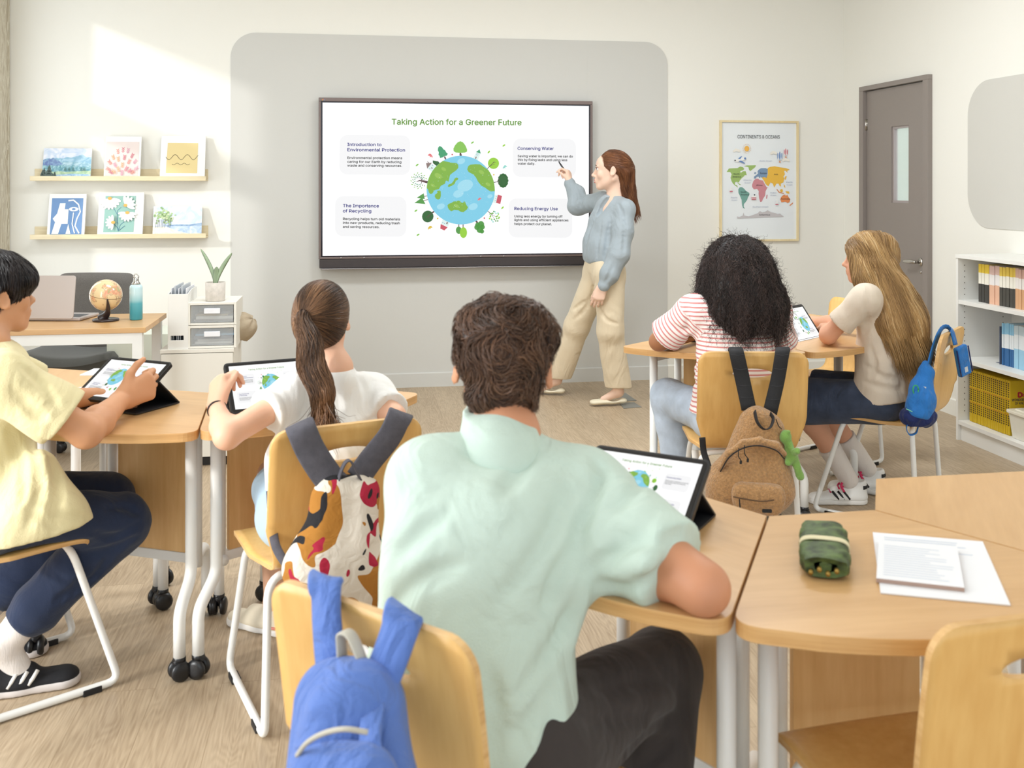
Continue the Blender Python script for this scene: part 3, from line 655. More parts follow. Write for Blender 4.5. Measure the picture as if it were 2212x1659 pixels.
def d_coral(A):
    A.poly([(0.03, 0.13), (0.94, 0.13), (0.94, 0.93), (0.03, 0.93)], mat('print_blush', (226, 212, 206), rough=0.8))
    r = random.Random(4); ms = [mat('print_pink_%d' % i, c, rough=0.8) for i, c in enumerate(((206, 128, 140), (222, 150, 140), (214, 160, 176), (226, 176, 140)))]
    pts = [(0.5, 0.32), (0.36, 0.36), (0.64, 0.34), (0.24, 0.5), (0.76, 0.46), (0.15, 0.62), (0.85, 0.6), (0.38, 0.54), (0.55, 0.5), (0.68, 0.6), (0.3, 0.68), (0.5, 0.68), (0.2, 0.85), (0.8, 0.85), (0.5, 0.86), (0.4, 0.78), (0.62, 0.77), (0.12, 0.78), (0.9, 0.76), (0.28, 0.84), (0.72, 0.82)]
    for i, (x, y) in enumerate(pts):
        a0 = math.atan2(y - 0.98, x - 0.5); m = ms[i % 4]; A.line([(x - 0.05 * math.cos(a0), y - 0.05 * math.sin(a0)), (x + 0.05 * math.cos(a0), y + 0.05 * math.sin(a0))], 0.012, m)
        for k in (-1, 1):
            for q in (-0.6, 0, 0.6): A.ell(x + q * .07 * math.cos(a0) + k * 0.022 * -math.sin(a0), y + q * .07 * math.sin(a0) + k * .022 * math.cos(a0), 0.030, 0.009, m, math.degrees(a0) + k * 38, n=8, up=False)
def d_square(A):
    A.poly([(0.15, 0.17), (0.83, 0.17), (0.83, 0.87), (0.13, 0.87)], mat('print_straw', (226, 206, 150), rough=0.8))
    k = mat('print_ink', (60, 50, 44), rough=0.8)
    A.line([(0.12 + 0.72 * i / 30, 0.50 + 0.06 * math.sin(i * 0.55)) for i in range(31)], 0.010, k)
    A.line([(0.26 + 0.4 * i / 20, 0.66 + 0.02 * math.sin(i * 0.8)) for i in range(21)], 0.008, k)
def d_shape(A):
    b_ = mat('print_blue', (112, 146, 190), rough=0.8); w = mat('print_white', (238, 238, 234), rough=0.8)
    A.poly([(0.08, 0.10), (0.92, 0.10), (0.92, 0.95), (0.08, 0.95)], b_)
    A.poly([(0.30, 0.22), (0.45, 0.22), (0.42, 0.55), (0.30, 0.93), (0.12, 0.93), (0.2, 0.66), (0.13, 0.58), (0.24, 0.46)], w)
    A.poly([(0.40, 0.36), (0.54, 0.36), (0.54, 0.7), (0.36, 0.7)], w)
    A.line([(0.52, 0.16), (0.66, 0.15), (0.8, 0.25), (0.86, 0.42), (0.78, 0.58), (0.74, 0.75), (0.86, 0.92)], 0.035, w)
    A.ell(0.68, 0.36, 0.13, 0.05, w, 0); A.ell(0.68, 0.36, 0.05, 0.025, b_, 0); A.line([(0.68, 0.44), (0.66, 0.7), (0.74, 0.92)], 0.03, w)
    A.poly([(0.5, 0.93), (0.56, 0.70), (0.63, 0.93)], w)
def d_daisy(A):
    A.poly([(0.14, 0.08), (0.82, 0.08), (0.80, 0.90), (0.13, 0.90)], mat('print_sage', (150, 188, 178), rough=0.8))
    w = mat('print_white', (238, 238, 234), rough=0.8); o = mat('print_orange', (230, 172, 92), rough=0.8); st = mat('print_stem', (84, 128, 150), rough=0.8)
    for pts in ([(0.30, 0.30), (0.42, 0.5), (0.46, 0.88)], [(0.50, 0.34), (0.42, 0.42), (0.43, 0.7)], [(0.66, 0.6), (0.5, 0.74), (0.46, 0.88)], [(0.36, 0.72), (0.44, 0.8), (0.46, 0.88)], [(0.46, 0.88), (0.6, 0.76)]): A.line(pts, 0.012, st)
    for cx_, cy_, R_, a0, a1, n_ in ((0.24, 0.14, 0.25, 15, 150, 8), (0.60, 0.30, 0.22, -100, 20, 6), (0.65, 0.47, 0.20, 10, 175, 8), (0.35, 0.69, 0.17, 100, 260, 7)):
        for i in range(n_):
            a = math.radians(a0 + (a1 - a0) * i / (n_ - 1)); A.ell(cx_ + math.cos(a) * R_ * .58, cy_ + math.sin(a) * R_ * .58, R_ * .46, R_ * .17, w, math.degrees(a), n=12)
        A.ell(cx_, cy_, 0.045, 0.035, o)
def d_lake(A):
    A.poly([(0, 0), (1, 0), (1, 1), (0, 1)], wc('wc_sky2', (196, 212, 232), (238, 240, 244), 10))
    A.poly([(0, 0.66), (1, 0.64), (1, 1), (0, 1)], wc('wc_lake', (166, 190, 220), (226, 234, 242), 14))
    A.poly([(0.2, 0.66), (0.5, 0.61), (0.75, 0.62), (1, 0.56), (1, 0.66), (0.2, 0.67)], wc('wc_bank', (120, 150, 186), (170, 192, 214), 26))
    A.poly([(0, 0.68), (0.3, 0.70), (0.5, 0.84), (0.9, 0.98), (0.9, 1), (0, 1)], wc('wc_sand', (230, 224, 206), (240, 238, 230), 20))
    r = random.Random(2); ms = [mat('print_leaf_%d' % i, c, rough=0.8) for i, c in enumerate(((176, 200, 150), (150, 182, 130), (204, 216, 176)))]
    for i in range(70): A.ell(max(0.03, min(0.42, 0.20 + r.gauss(0, 0.075))), max(0.05, 0.32 + r.gauss(0, 0.11)), 0.025, 0.035, ms[i % 3], n=7, up=(i % 20 == 0))
    for i in range(40): A.ell(0.33 + r.gauss(0, 0.04), 0.42 + r.gauss(0, 0.09), 0.02, 0.03, ms[i % 3], n=7, up=(i % 20 == 0))
    for x in (0.06, 0.1, 0.13, 0.17, 0.2, 0.24, 0.31, 0.35): A.line([(x, 0.72), (x + 0.01, 0.45)], 0.008, mat('print_trunk', (110, 110, 120), rough=0.8), up=False)
picture('landscape_print', -1.985, -1.687, 1.442, 1.641, 0.012, 'unframed watercolour print of misty blue mountains', d_mount)
picture('botanical_print', -1.60, -1.374, 1.442, 1.722, 0.016, 'white print of pink coral-like leaves on the upper ledge', d_coral)
picture('line_art_print', -1.249, -0.964, 1.442, 1.729, 0.016, 'white print with a straw-yellow square on the upper ledge', d_square)
picture('abstract_print', -1.950, -1.720, 1.064, 1.343, 0.016, 'blue and white abstract print on the lower ledge', d_shape)
picture('daisy_print', -1.640, -1.358, 1.064, 1.352, 0.016, 'white print of daisies on sage green on the lower ledge', d_daisy)
picture('lake_print', -1.299, -0.988, 1.064, 1.259, 0.012, 'pale watercolour print of trees beside a lake', d_lake)

# ---------------------------------------------------------------- map poster
PO = empty('map_poster', (2.949, WALL_Y - 0.001, 0.989)); tag(PO, 'framed children\'s map poster of continents and oceans', 'poster')
M_oakf = wood('pale_oak_frame', (220, 198, 150), (236, 220, 178), (10, 10, 1.5), 0.45)
mb = MB(); w, h = 0.607, 0.884
for x0, x1, z0, z1 in ((-w / 2, w / 2, 0, 0.014), (-w / 2, w / 2, h - 0.014, h), (-w / 2, -w / 2 + 0.014, 0.014, h - 0.014), (w / 2 - 0.014, w / 2, 0.014, h - 0.014)):
    mb.box(((x0 + x1) / 2, -0.012, (z0 + z1) / 2), (x1 - x0, 0.024, z1 - z0))
obj('frame', mb, M_oakf, PO, bevel=0.001)
def d_map():
    A = Art(lambda x, y: ((x - 618.0) / 830 * 0.579, (1495 - y) / 1320 * 0.856 + 0.014), 0.00025)
    A.poly([(203, 175), (1033, 175), (1033, 1495), (203, 1495)], mat('map_paper', (232, 237, 240), rough=0.25, coat=0.5))
    ink = mat('map_ink', (52, 52, 60), rough=0.6); oc = mat('map_ocean_text', (160, 172, 196), rough=0.6)
    cols = dict(na=(156, 186, 108), sa=(116, 164, 154), af=(204, 138, 146), eu=(122, 150, 180), as_=(232, 184, 70), au=(222, 138, 84), an=(196, 192, 194))
    M_ = {k: mat('map_' + k, c, rough=0.6) for k, c in cols.items()}
    A.poly([(260, 735), (285, 695), (330, 692), (380, 690), (410, 672), (440, 680), (455, 700), (440, 715), (410, 725), (415, 745), (440, 725), (470, 725), (482, 770), (460, 770), (450, 785), (430, 800), (405, 830), (395, 855), (372, 845), (355, 850), (350, 875), (375, 885), (385, 910), (350, 885), (330, 865), (315, 840), (303, 800), (315, 760), (300, 735)], M_['na'])
    A.poly([(450, 668), (480, 660), (585, 658), (575, 680), (520, 725), (505, 705), (500, 680)], M_['na']); A.poly([(365, 845), (395, 862), (420, 880), (400, 878)], M_['na'])
    A.poly([(388, 930), (405, 905), (430, 905), (455, 925), (470, 945), (510, 970), (512, 990), (495, 1020), (485, 1050), (468, 1075), (450, 1095), (448, 1125), (462, 1150), (440, 1140), (430, 1110), (425, 1050), (405, 1000), (390, 970)], M_['sa'])
    A.poly([(540, 880), (555, 835), (580, 810), (610, 810), (625, 825), (660, 830), (680, 870), (700, 905), (714, 905), (690, 950), (685, 1000), (660, 1040), (650, 1068), (630, 1072), (618, 1030), (612, 980), (615, 950), (595, 925), (560, 930), (542, 905)], M_['af']); A.poly([(700, 995), (712, 990), (706, 1035), (694, 1035)], M_['af'])
    A.poly([(562, 785), (560, 808), (580, 808), (590, 790), (610, 785), (625, 805), (632, 800), (628, 785), (650, 800), (665, 795), (680, 790), (700, 800), (710, 760), (712, 700), (690, 690), (640, 690), (610, 710), (598, 735), (610, 745), (590, 765)], M_['eu']); A.poly([(565, 740), (585, 735), (580, 755), (563, 755)], M_['eu'])
    A.poly([(712, 690), (740, 675), (790, 668), (850, 680), (920, 690), (958, 705), (930, 720), (935, 745), (915, 720), (895, 720), (905, 760), (885, 790), (900, 800), (888, 850), (858, 865), (862, 900), (845, 890), (835, 865), (810, 865), (785, 910), (770, 865), (745, 850), (720, 895), (690, 870), (670, 830), (648, 800), (665, 790), (700, 800), (715, 760)], M_['as_'])
    for q in ([(905, 785), (925, 780), (915, 820), (902, 820)], [(890, 870), (905, 890), (910, 915), (895, 900)], [(848, 935), (875, 925), (885, 955), (860, 965)], [(908, 950), (950, 955), (955, 980), (925, 975)]): A.poly(q, M_['as_'])
    A.poly([(815, 925), (840, 955), (895, 975), (893, 982), (835, 965), (812, 932)], M_['au'])
    A.poly([(860, 1020), (885, 995), (905, 990), (915, 1005), (930, 990), (945, 1020), (965, 1045), (955, 1075), (935, 1085), (905, 1070), (865, 1078), (853, 1045)], M_['au']); A.poly([(955, 1110), (985, 1085), (997, 1078), (990, 1095), (962, 1117)], M_['au'])
    A.poly([(372, 1235), (400, 1240), (435, 1225), (445, 1190), (452, 1225), (500, 1235), (560, 1215), (600, 1200), (625, 1175), (650, 1190), (680, 1185), (710, 1165), (750, 1190), (800, 1200), (820, 1210), (850, 1205), (870, 1225), (893, 1240), (375, 1258)], M_['an'])
    A.text('CONTINENTS & OCEANS', 378, 355, 468, ink, 0.0, height=38)
    for t, x, y, w_ in (('North', 335, 765, 64), ('America', 322, 796, 90), ('South', 412, 968, 62), ('America', 412, 998, 90), ('Africa', 583, 892, 68), ('Europe', 628, 755, 72), ('Asia', 780, 768, 44), ('Australia', 856, 1046, 102), ('Antarctica', 615, 1226, 120)): A.text(t, x, y, w_, ink, 0.0, height=17)
    for t, x, y, w_ in (('Arctic Ocean', 620, 615, 138), ('Atlantic', 440, 832, 92), ('Ocean', 455, 862, 65), ('Pacific', 305, 1030, 72), ('Ocean', 310, 1058, 64), ('Pacific', 918, 856, 72), ('Ocean', 922, 886, 64), ('Indian', 738, 976, 70), ('Ocean', 740, 1004, 64), ('Southern Ocean', 543, 1135, 174)): A.text(t, x, y, w_, oc, 0.0, height=15, up=False)
    A.ell(479, 471, 27, 31, mat('map_sun', (238, 182, 84), rough=0.6))
    for i in range(16):
        a = i * math.pi / 8; A.line([(479 + 38 * math.cos(a), 471 + 44 * math.sin(a)), (479 + 48 * math.cos(a), 471 + 56 * math.sin(a))], 4, mat('map_sun_ray', (222, 180, 130), rough=0.6), up=False)
    cl = mat('map_cloud', (236, 232, 222), rough=0.6)
    for x, y in ((365, 492), (775, 517), (910, 595)):
        for dx, dy, q in ((-25, 6, 15), (-5, -6, 19), (18, 0, 17), (30, 8, 12)): A.ell(x + dx, y + dy, q, q * .9, cl)
    bl_ = mat('map_blue', (94, 132, 190), rough=0.6); rd = mat('map_red', (196, 92, 110), rough=0.6); wh = mat('map_white', (240, 240, 238), rough=0.6)
    for x, y, rx, ry, m in ((843, 550, 30, 50, bl_), (909, 506, 24, 42, rd)):
        A.ell(x, y, rx, ry, wh); A.ell(x, y, rx * .28, ry, m); 
        for s_ in (-1, 1): A.ell(x + s_ * rx * .72, y, rx * .2, ry * .72, m, up=False)
        A.poly([(x - 8, y + ry + 8), (x + 8, y + ry + 8), (x + 11, y + ry + 26), (x - 11, y + ry + 26)], mat('map_basket', (214, 160, 130), rough=0.6))
    A.poly([(338, 604), (350, 590), (440, 566), (466, 580), (460, 595), (380, 620), (345, 618)], wh); A.poly([(375, 590), (410, 560), (425, 556), (405, 586)], bl_); A.poly([(385, 612), (410, 605), (458, 635), (450, 642)], bl_); A.ell(347, 604, 10, 6, ink); A.ell(456, 582, 11, 12, bl_)
    for x, y in ((303, 950), (808, 1098)): A.poly([(x - 20, y - 2), (x + 20, y - 2), (x + 14, y + 9), (x - 14, y + 9)], rd); A.poly([(x, y - 62), (x - 17, y - 8), (x, y - 8)], wh); A.poly([(x + 3, y - 55), (x + 3, y - 8), (x + 16, y - 8)], wh)
    A.poly([(522, 1022), (580, 1022), (576, 1046), (530, 1046)], rd); A.poly([(535, 1000), (575, 1000), (578, 1020), (528, 1020)], wh); A.line([(524, 1032), (578, 1032)], 6, wh); A.poly([(552, 985), (566, 985), (566, 1000), (552, 1000)], ink)
    return A
d_map().obj('map_sheet', PO, (0, -0.008, 0), (math.pi / 2, 0, 0))

# ---------------------------------------------------------------- bookcase at the right wall
BC = empty('bookcase', (3.45, 4.50, 0)); tag(BC, 'white laminate bookcase with three open shelves on the right', 'bookcase')
X0, X1, Y1, Y0 = 3.285, WALL_R - 0.003, 5.024, 3.95
def bpart(name, x0, x1, y0, y1, z0, z1, m=M_whitelam, be=0.0008): return obj(name, MB().box(((x0 + x1) / 2, (y0 + y1) / 2, (z0 + z1) / 2), (x1 - x0, y1 - y0, z1 - z0)), m, BC, True, bevel=be)
hole = mat('peg_hole', (120, 116, 108), rough=0.8)
for ya, yb in ((Y1 - 0.018, Y1), (Y0, Y0 + 0.018)):
    bpart('side_panel', X0, X1, ya, yb, 0, 1.0)
mb = MB()
for z in [0.16 + 0.032 * i for i in range(26)]:
    for x in (X0 + 0.04, X1 - 0.06): mb.box((x, Y1 - 0.0185, z), (0.005, 0.002, 0.005))
obj('peg_holes', mb, hole, BC, True)
bpart('top_panel', X0 - 0.004, X1, Y0 - 0.002, Y1 + 0.002, 1.0, 1.02); bpart('back_panel', X1 - 0.008, X1 - 0.002, Y0 + .018, Y1 - .018, 0.08, 1.0)
for z in (0.771, 0.455, 0.110): bpart('shelf', X0 + 0.002, X1 - 0.008, Y0 + 0.0185, Y1 - 0.0185, z - 0.022, z)
bpart('plinth', X0 + 0.018, X0 + 0.034, Y0 + 0.0185, Y1 - 0.0185, 0.0, 0.088)
# booklets with three-band spines
ORD = 'first second third fourth fifth sixth seventh eighth ninth tenth eleventh twelfth thirteenth fourteenth fifteenth sixteenth seventeenth eighteenth nineteenth twentieth'.split()
def booklet(y, z, t, h, depth, bands, name, label, group, lean=0.0, x0=3.33):
    o = empty(name, (x0, y, z)); tag(o, label, 'book', group)
    zz = 0
    mb = MB(); ms = []
    for i, (fr, c) in enumerate(bands):
        m = mat('cover_%d_%d_%d' % c, c, rough=0.6); ms.append(m); mb.box((depth / 2, 0, (zz + fr / 2) * h), (depth, t * 0.94, fr * h), i); zz += fr
    obj('cover', mb, ms, o); obj('page_block', MB().box((depth / 2 + 0.0012, 0, h / 2), (depth - 0.001, t * 0.7, h + 0.0008)), mat('paper_edge', (232, 228, 218), rough=0.9), o)
    o.rotation_euler = (0, 0, lean); return o
yw, pk = [(0.48, (62, 60, 56)), (0.29, (240, 236, 222)), (0.23, (238, 206, 66))], [(0.50, (226, 180, 152)), (0.27, (236, 232, 230)), (0.23, (222, 190, 180))]
ow = [(0.48, (70, 68, 62)), (0.29, (240, 236, 222)), (0.23, (232, 200, 84))]; or_ = [(0.50, (214, 166, 124)), (0.27, (236, 230, 224)), (0.23, (214, 176, 160))]
runs = [(yw, 4, 'dark', 'charcoal and yellow booklet in the bundle nearest the door'), (pk, 4, 'pink', 'salmon and pink booklet between the charcoal bundles'), (ow, 5, 'dark', 'charcoal and yellow booklet in the middle bundle, top shelf'), (or_, 9, 'tan', 'tan and pink booklet at the picture edge, top shelf')]
y = 4.905; rnd = random.Random(5)
for bands, n_, _, lab in runs:
    for i in range(n_):
        t = rnd.uniform(0.019, 0.026); booklet(y - t / 2, 0.7715, t, 0.203 + rnd.uniform(-.002, .003), 0.14, bands, 'booklet', ORD[i] + ' from the left, ' + lab, lab.replace('booklet', 'booklets'), x0=3.335 + rnd.uniform(0, .006)); y -= t + 0.0006
db = [(0.41, (52, 104, 158)), (0.33, (232, 238, 242)), (0.26, (142, 196, 226))]; lb = [(0.46, (160, 206, 232)), (0.33, (230, 236, 240)), (0.21, (196, 212, 220))]
y = 4.762
for bands, n_, lab in ((db, 5, 'booklet with a dark blue spine foot on the middle shelf'), (lb, 12, 'booklet with a pale blue spine foot on the middle shelf')):
    for i in range(n_):
        t = rnd.uniform(0.015, 0.021); booklet(y - t / 2, 0.4555, t, 0.222 + rnd.uniform(-.003, .003), 0.15, bands, 'booklet', ORD[i] + ' ' + lab + ', counted from the left', lab.replace('booklet', 'booklets'), x0=3.375 + rnd.uniform(0, .006)); y -= t + 0.0006
be = obj('bookend', MB().rbox((3.45, 4.772, 0.4555 + 0.1), (0.16, 0.002, 0.2), 0.0009).box((3.45, 4.80, 0.4565), (0.12, 0.06, 0.0015)), mat('slate_metal', (96, 104, 124), rough=0.4)); tag(be, 'slate grey bookend at the end of the blue booklets', 'bookend')
# yellow encyclopaedia volumes
M_yel = mat('mustard_cover', (206, 172, 20), rough=0.4); M_txt = mat('spine_lettering', (74, 58, 20), rough=0.6); M_red = mat('cover_red', (176, 30, 44), rough=0.5); M_navy = mat('cover_navy', (30, 28, 70), rough=0.5)
nv = 20; ya, yb = 4.985, 4.645; tv = (ya - yb) / nv; hv = 0.283; XV = 3.335
src = None
for i in range(nv):
    if src is None:
        src = empty('encyclopaedia_volume', (0, 0, 0)); tag(src, 'mustard yellow encyclopaedia volume standing in the row on the bottom shelf', 'book', 'mustard encyclopaedia volumes in the row')
        obj('cover', MB().rbox((0.11, 0, hv / 2), (0.22, tv * 0.93, hv), 0.004), M_yel, src)
        A = Art(step=0.0002); A.z = 0
        for k in range(20):
            z = 0.05 + k * 0.0112
            if k in (5, 12): A.poly([(-tv * .4, z), (tv * .4, z), (tv * .4, z + .002), (-tv * .4, z + .002)], M_red, up=False)
            else: A.poly([(-tv * .26, z), (tv * .26, z), (tv * .26, z + .007), (-tv * .26, z + .007)], M_txt, up=False)
        o = obj('spine_lettering', A.mb, A.mats, src); o.rotation_euler = (math.pi / 2, 0, -math.pi / 2); o.location = (-0.0006, 0, 0); c = src
    else: c = copy_tree(src)
    c['label'] = ORD[i] + ' mustard yellow encyclopaedia volume from the left on the bottom shelf'
    c.location = (XV + rnd.uniform(0, 0.004), ya - tv * (i + 0.5), 0.1105)
c['label'] = 'front mustard encyclopaedia volume showing its printed cover'
A = Art(step=0.0003); A.z = 0
A.text('D', 0.048, 0.198, 0.022, M_red, 0.05, height=0.024); A.text('isney\'s', 0.071, 0.201, 0.068, M_red, 0.03, height=0.016, up=False)
A.text('WONDERFUL WORLD', 0.012, 0.178, 0.155, M_navy, 0.01, height=0.013); A.text('OF KNOWLEDGE', 0.030, 0.160, 0.115, M_navy, 0.01, height=0.013, up=False)
A.obj('cover_print', c, (0, -tv * 0.93 / 2 - 0.0004, 0), (math.pi / 2, 0, 0))
# storage box in front of the volumes
SB = empty('storage_box', (3.43, 4.49, 0.1105)); tag(SB, 'cream plastic storage box with a clip-on lid on the bottom shelf', 'box')
M_box = mat('milky_plastic', (226, 222, 208), rough=0.35, sub=0.1)
def taper(mb, w0, d0, w1, d1, z0, z1, r=0.02):
    a = rrect(-w0 / 2, -d0 / 2, w0 / 2, d0 / 2, r, 5); b_ = rrect(-w1 / 2, -d1 / 2, w1 / 2, d1 / 2, r, 5)
    n = len(a); vs = [(p[0], p[1], z0) for p in a] + [(p[0], p[1], z1) for p in b_]
    mb.add(vs, [(i, (i + 1) % n, n + (i + 1) % n, n + i) for i in range(n)] + [tuple(reversed(range(n))), tuple(range(n, 2 * n))], 0, False); return mb
mb = MB(); taper(mb, 0.20, 0.27, 0.225, 0.295, 0, 0.125)
obj('box_body', mb, M_box, SB, bevel=0.002); mb = MB(); taper(mb, 0.24, 0.31, 0.24, 0.31, 0.126, 0.142); taper(mb, 0.19, 0.26, 0.18, 0.25, 0.142, 0.15); obj('box_lid', mb, mat('cream_lid', (232, 226, 208), rough=0.4), SB, bevel=0.003)
# ================================================================ furniture
M_ply = wood('beech_ply', (220, 170, 98), (236, 192, 120), (9, 9, 1.1), 0.38)
M_plyedge = wood('beech_ply_edge', (196, 150, 92), (226, 186, 128), (3, 3, 60), 0.5)
M_desk = wood('beech_laminate', (200, 156, 104), (216, 174, 122), (1.1, 9, 9), 0.33)
M_deskedge = wood('beech_edge_band', (198, 150, 92), (224, 180, 122), (2, 2, 90), 0.45)
M_pnl = wood('beech_panel', (222, 174, 112), (240, 198, 138), (9, 9, 1.0), 0.42)
M_rub = mat('black_rubber', (24, 24, 26), rough=0.6)

def make_chair(label):
    o = empty('school_chair', (0, 0, 0)); tag(o, label, 'chair', 'beech plywood school chairs')
    # profile (y, z) of the bent shell, seat front to back top
    pr = smoothpath([(0, 0.165, 0.405), (0, 0.150, 0.423), (0, 0.115, 0.431), (0, 0.0, 0.428), (0, -0.10, 0.423), (0, -0.165, 0.428), (0, -0.205, 0.452), (0, -0.226, 0.50), (0, -0.238, 0.58), (0, -0.252, 0.68), (0, -0.272, 0.80)], 8)
    ln = [0.0]
    for a, b_ in zip(pr, pr[1:]): ln.append(ln[-1] + (b_ - a).length)
    T = ln[-1]
    def at(t):
        t = max(0, min(T - 1e-6, t)); i = max(j for j in range(len(ln) - 1) if ln[j] <= t); k = (t - ln[i]) / (ln[i + 1] - ln[i])
        p = pr[i].lerp(pr[i + 1], k); d = (pr[min(i + 2, len(pr) - 1)] - pr[max(i - 1, 0)]).normalized()
        return p, Vector((0, -d.z, d.y)) * (1 if True else -1)
    half = lambda t: 0.198 if t < 0.22 else (0.198 - 0.028 * math.sin(math.pi * (t - 0.22) / 0.26) if t < 0.48 else 0.198 - 0.0 * t)
    out = []; r = 0.045
    def side(sg):
        q = []; n = 40
        for i in range(n + 1):
            t = r + (T - 2 * r) * i / n; q.append((sg * half(t), t))
        return q
    R_ = side(1); L_ = side(-1)
    cor = lambda cx, ct, a0: [(cx + r * math.cos(math.radians(a0 + 15 * i)), ct + r * math.sin(math.radians(a0 + 15 * i))) for i in range(1, 6)]
    out = [(-half(0) + r, 0), (half(0) - r, 0)] + cor(half(0) - r, r, 270) + R_ + cor(half(T) - r, T - r, 0) + [(half(T) - r, T), (-half(T) + r, T)] + cor(-half(T) + r, T - r, 90) + L_[::-1] + cor(-half(0) + r, r, 180)
    hole = [(0.072 * math.cos(2 * math.pi * i / 28) + 0.0, T - 0.082 + 0.019 * math.sin(2 * math.pi * i / 28)) for i in range(28)]
    pts = [Vector(p) for p in out]; no = len(pts); pts += [Vector(p) for p in hole]
    edges = [(i, (i + 1) % no) for i in range(no)] + [(no + i, no + (i + 1) % 28) for i in range(28)]
    for i in range(1, 34):
        t = T * i / 34
        for j in range(-5, 6):
            x = half(t) * j / 5.6
            if ((x) / 0.079) ** 2 + ((t - (T - 0.082)) / 0.026) ** 2 > 1 and min(t, T - t) > 0.012: pts.append(Vector((x, t)))
    vs, es, fs, *_ = delaunay_2d_cdt(pts, edges, [], 1, 1e-6)
    fs = [f for f in fs if (sum(vs[i].x for i in f) / 3 / 0.072) ** 2 + ((sum(vs[i].y for i in f) / 3 - (T - 0.082)) / 0.019) ** 2 > 0.999]
    th = 0.0115; P3 = []; mb = MB()
    for sgn in (0, 1):
        for v in vs:
            p, nn = at(v.y); cu = -0.010 * (v.x / 0.2) ** 2 * (1 if v.y > 0.5 else 0.3)     # slight wrap
            q = Vector((v.x, p.y, p.z)) + nn * (-cu + (th / 2 if sgn else -th / 2)); P3.append(q)
    n = len(vs); F_ = [tuple(f) for f in fs] + [tuple(n + i for i in reversed(f)) for f in fs]
    cnt = {}
    for f in fs:
        for a, b_ in zip(f, f[1:] + type(f)([f[0]]) if isinstance(f, list) else f[1:] + (f[0],)): cnt[(a, b_)] = 1
    side_f = [(b_, a, n + a, n + b_) for (a, b_) in cnt if (b_, a) not in cnt]
    mb.add(P3, F_, 0, True); mb.f += side_f; mb.m += [1] * len(side_f); mb.sm += [False] * len(side_f)
    sh = obj('seat_shell', mb, [M_ply, M_plyedge], o)
    for sg in (-1, 1):
        path = fillet([(sg * 0.02, 0.10, 0.408), (sg * 0.165, 0.115, 0.402), (sg * 0.190, 0.235, 0.0125), (sg * 0.190, -0.190, 0.0125), (sg * 0.175, -0.165, 0.402), (sg * 0.02, -0.13, 0.406)], [0.055, 0.035, 0.03, 0.055], 7)
        f = obj('sled_frame', MB().tube(path, 0.0105, 12), M_white, o)
        for y in (0.16, -0.12): obj('glide', MB().box((sg * 0.190, y, 0.0085), (0.026, 0.05, 0.017)), M_rub, f, bevel=0.002)
    return o
def put_chair(o, mid, f):
    """mid: camera-ground position of the middle of the back's top edge; f: facing direction in the same frame"""
    l = math.hypot(*f); f = (f[0] / l, f[1] / l); p = C(mid[0] + f[0] * 0.27, mid[1] + f[1] * 0.27); w = C(*f)
    o.location = p; o.rotation_euler = (0, 0, math.atan2(w.y, w.x) - math.pi / 2); return o
ch = make_chair('beech chair with the patterned bag, under the ponytailed girl')
CH = {'pony': put_chair(ch, (-0.4165, 2.52), (-0.463, 0.887))}
def more(key, label, mid, f):
    c = copy_tree(ch); c['label'] = label; CH[key] = put_chair(c, mid, f)
more('stripe', 'beech chair with the tan fleece backpack hung on its back', (0.870, 3.595), (0.03, 1.0))
more('green', 'beech chair in the foreground with the blue backpack', (-0.203, 1.425), (0.58, 0.81))
more('corner', 'empty beech chair at the lower right corner of the photo', (0.757, 1.407), (-0.24, 0.97))
more('blonde', 'beech chair with the bright blue bag, under the long-haired blonde girl', (1.813, 4.12), (-0.80, 0.60))
more('far', 'empty beech chair behind the blonde girl, across the far desks', (1.826, 5.217), (-0.83, -0.56))
more('boy', 'beech chair at the left edge under the boy in the yellow shirt', (-1.405 - 0.75 * 0.27, 2.78 - 0.66 * 0.27), (0.75, 0.66))

M_cast = mat('black_caster', (26, 26, 28), rough=0.35)
def caster(parent, x, y, z=0.0, a=0.0):
    mb = MB(); R = Matrix.Rotation(a, 3, 'Z')
    for s_ in (-1, 1):
        pr = [(0.0, -0.010), (0.02, -0.010), (0.027, -0.006), (0.0285, 0), (0.027, 0.006), (0.015, 0.010), (0.0, 0.009)]
        M = R @ Matrix(((0, 0, 1), (1, 0, 0), (0, 1, 0)))
        mb.lathe(pr, R @ Vector((s_ * 0.0135, 0, 0.0285)) + Vector((x, y, z)), 20, 0, M)
    mb.tube([Vector((x, y, z + 0.03)) + R @ Vector((0, -0.012, 0)), Vector((x, y, z + 0.062)) + R @ Vector((0, 0.012, 0))], 0.012, 10)
    mb.lathe([(0.013, 0.05), (0.018, 0.054), (0.018, 0.066), (0.012, 0.07)], (x, y, z), 14)
    return obj('caster', mb, M_cast, parent)
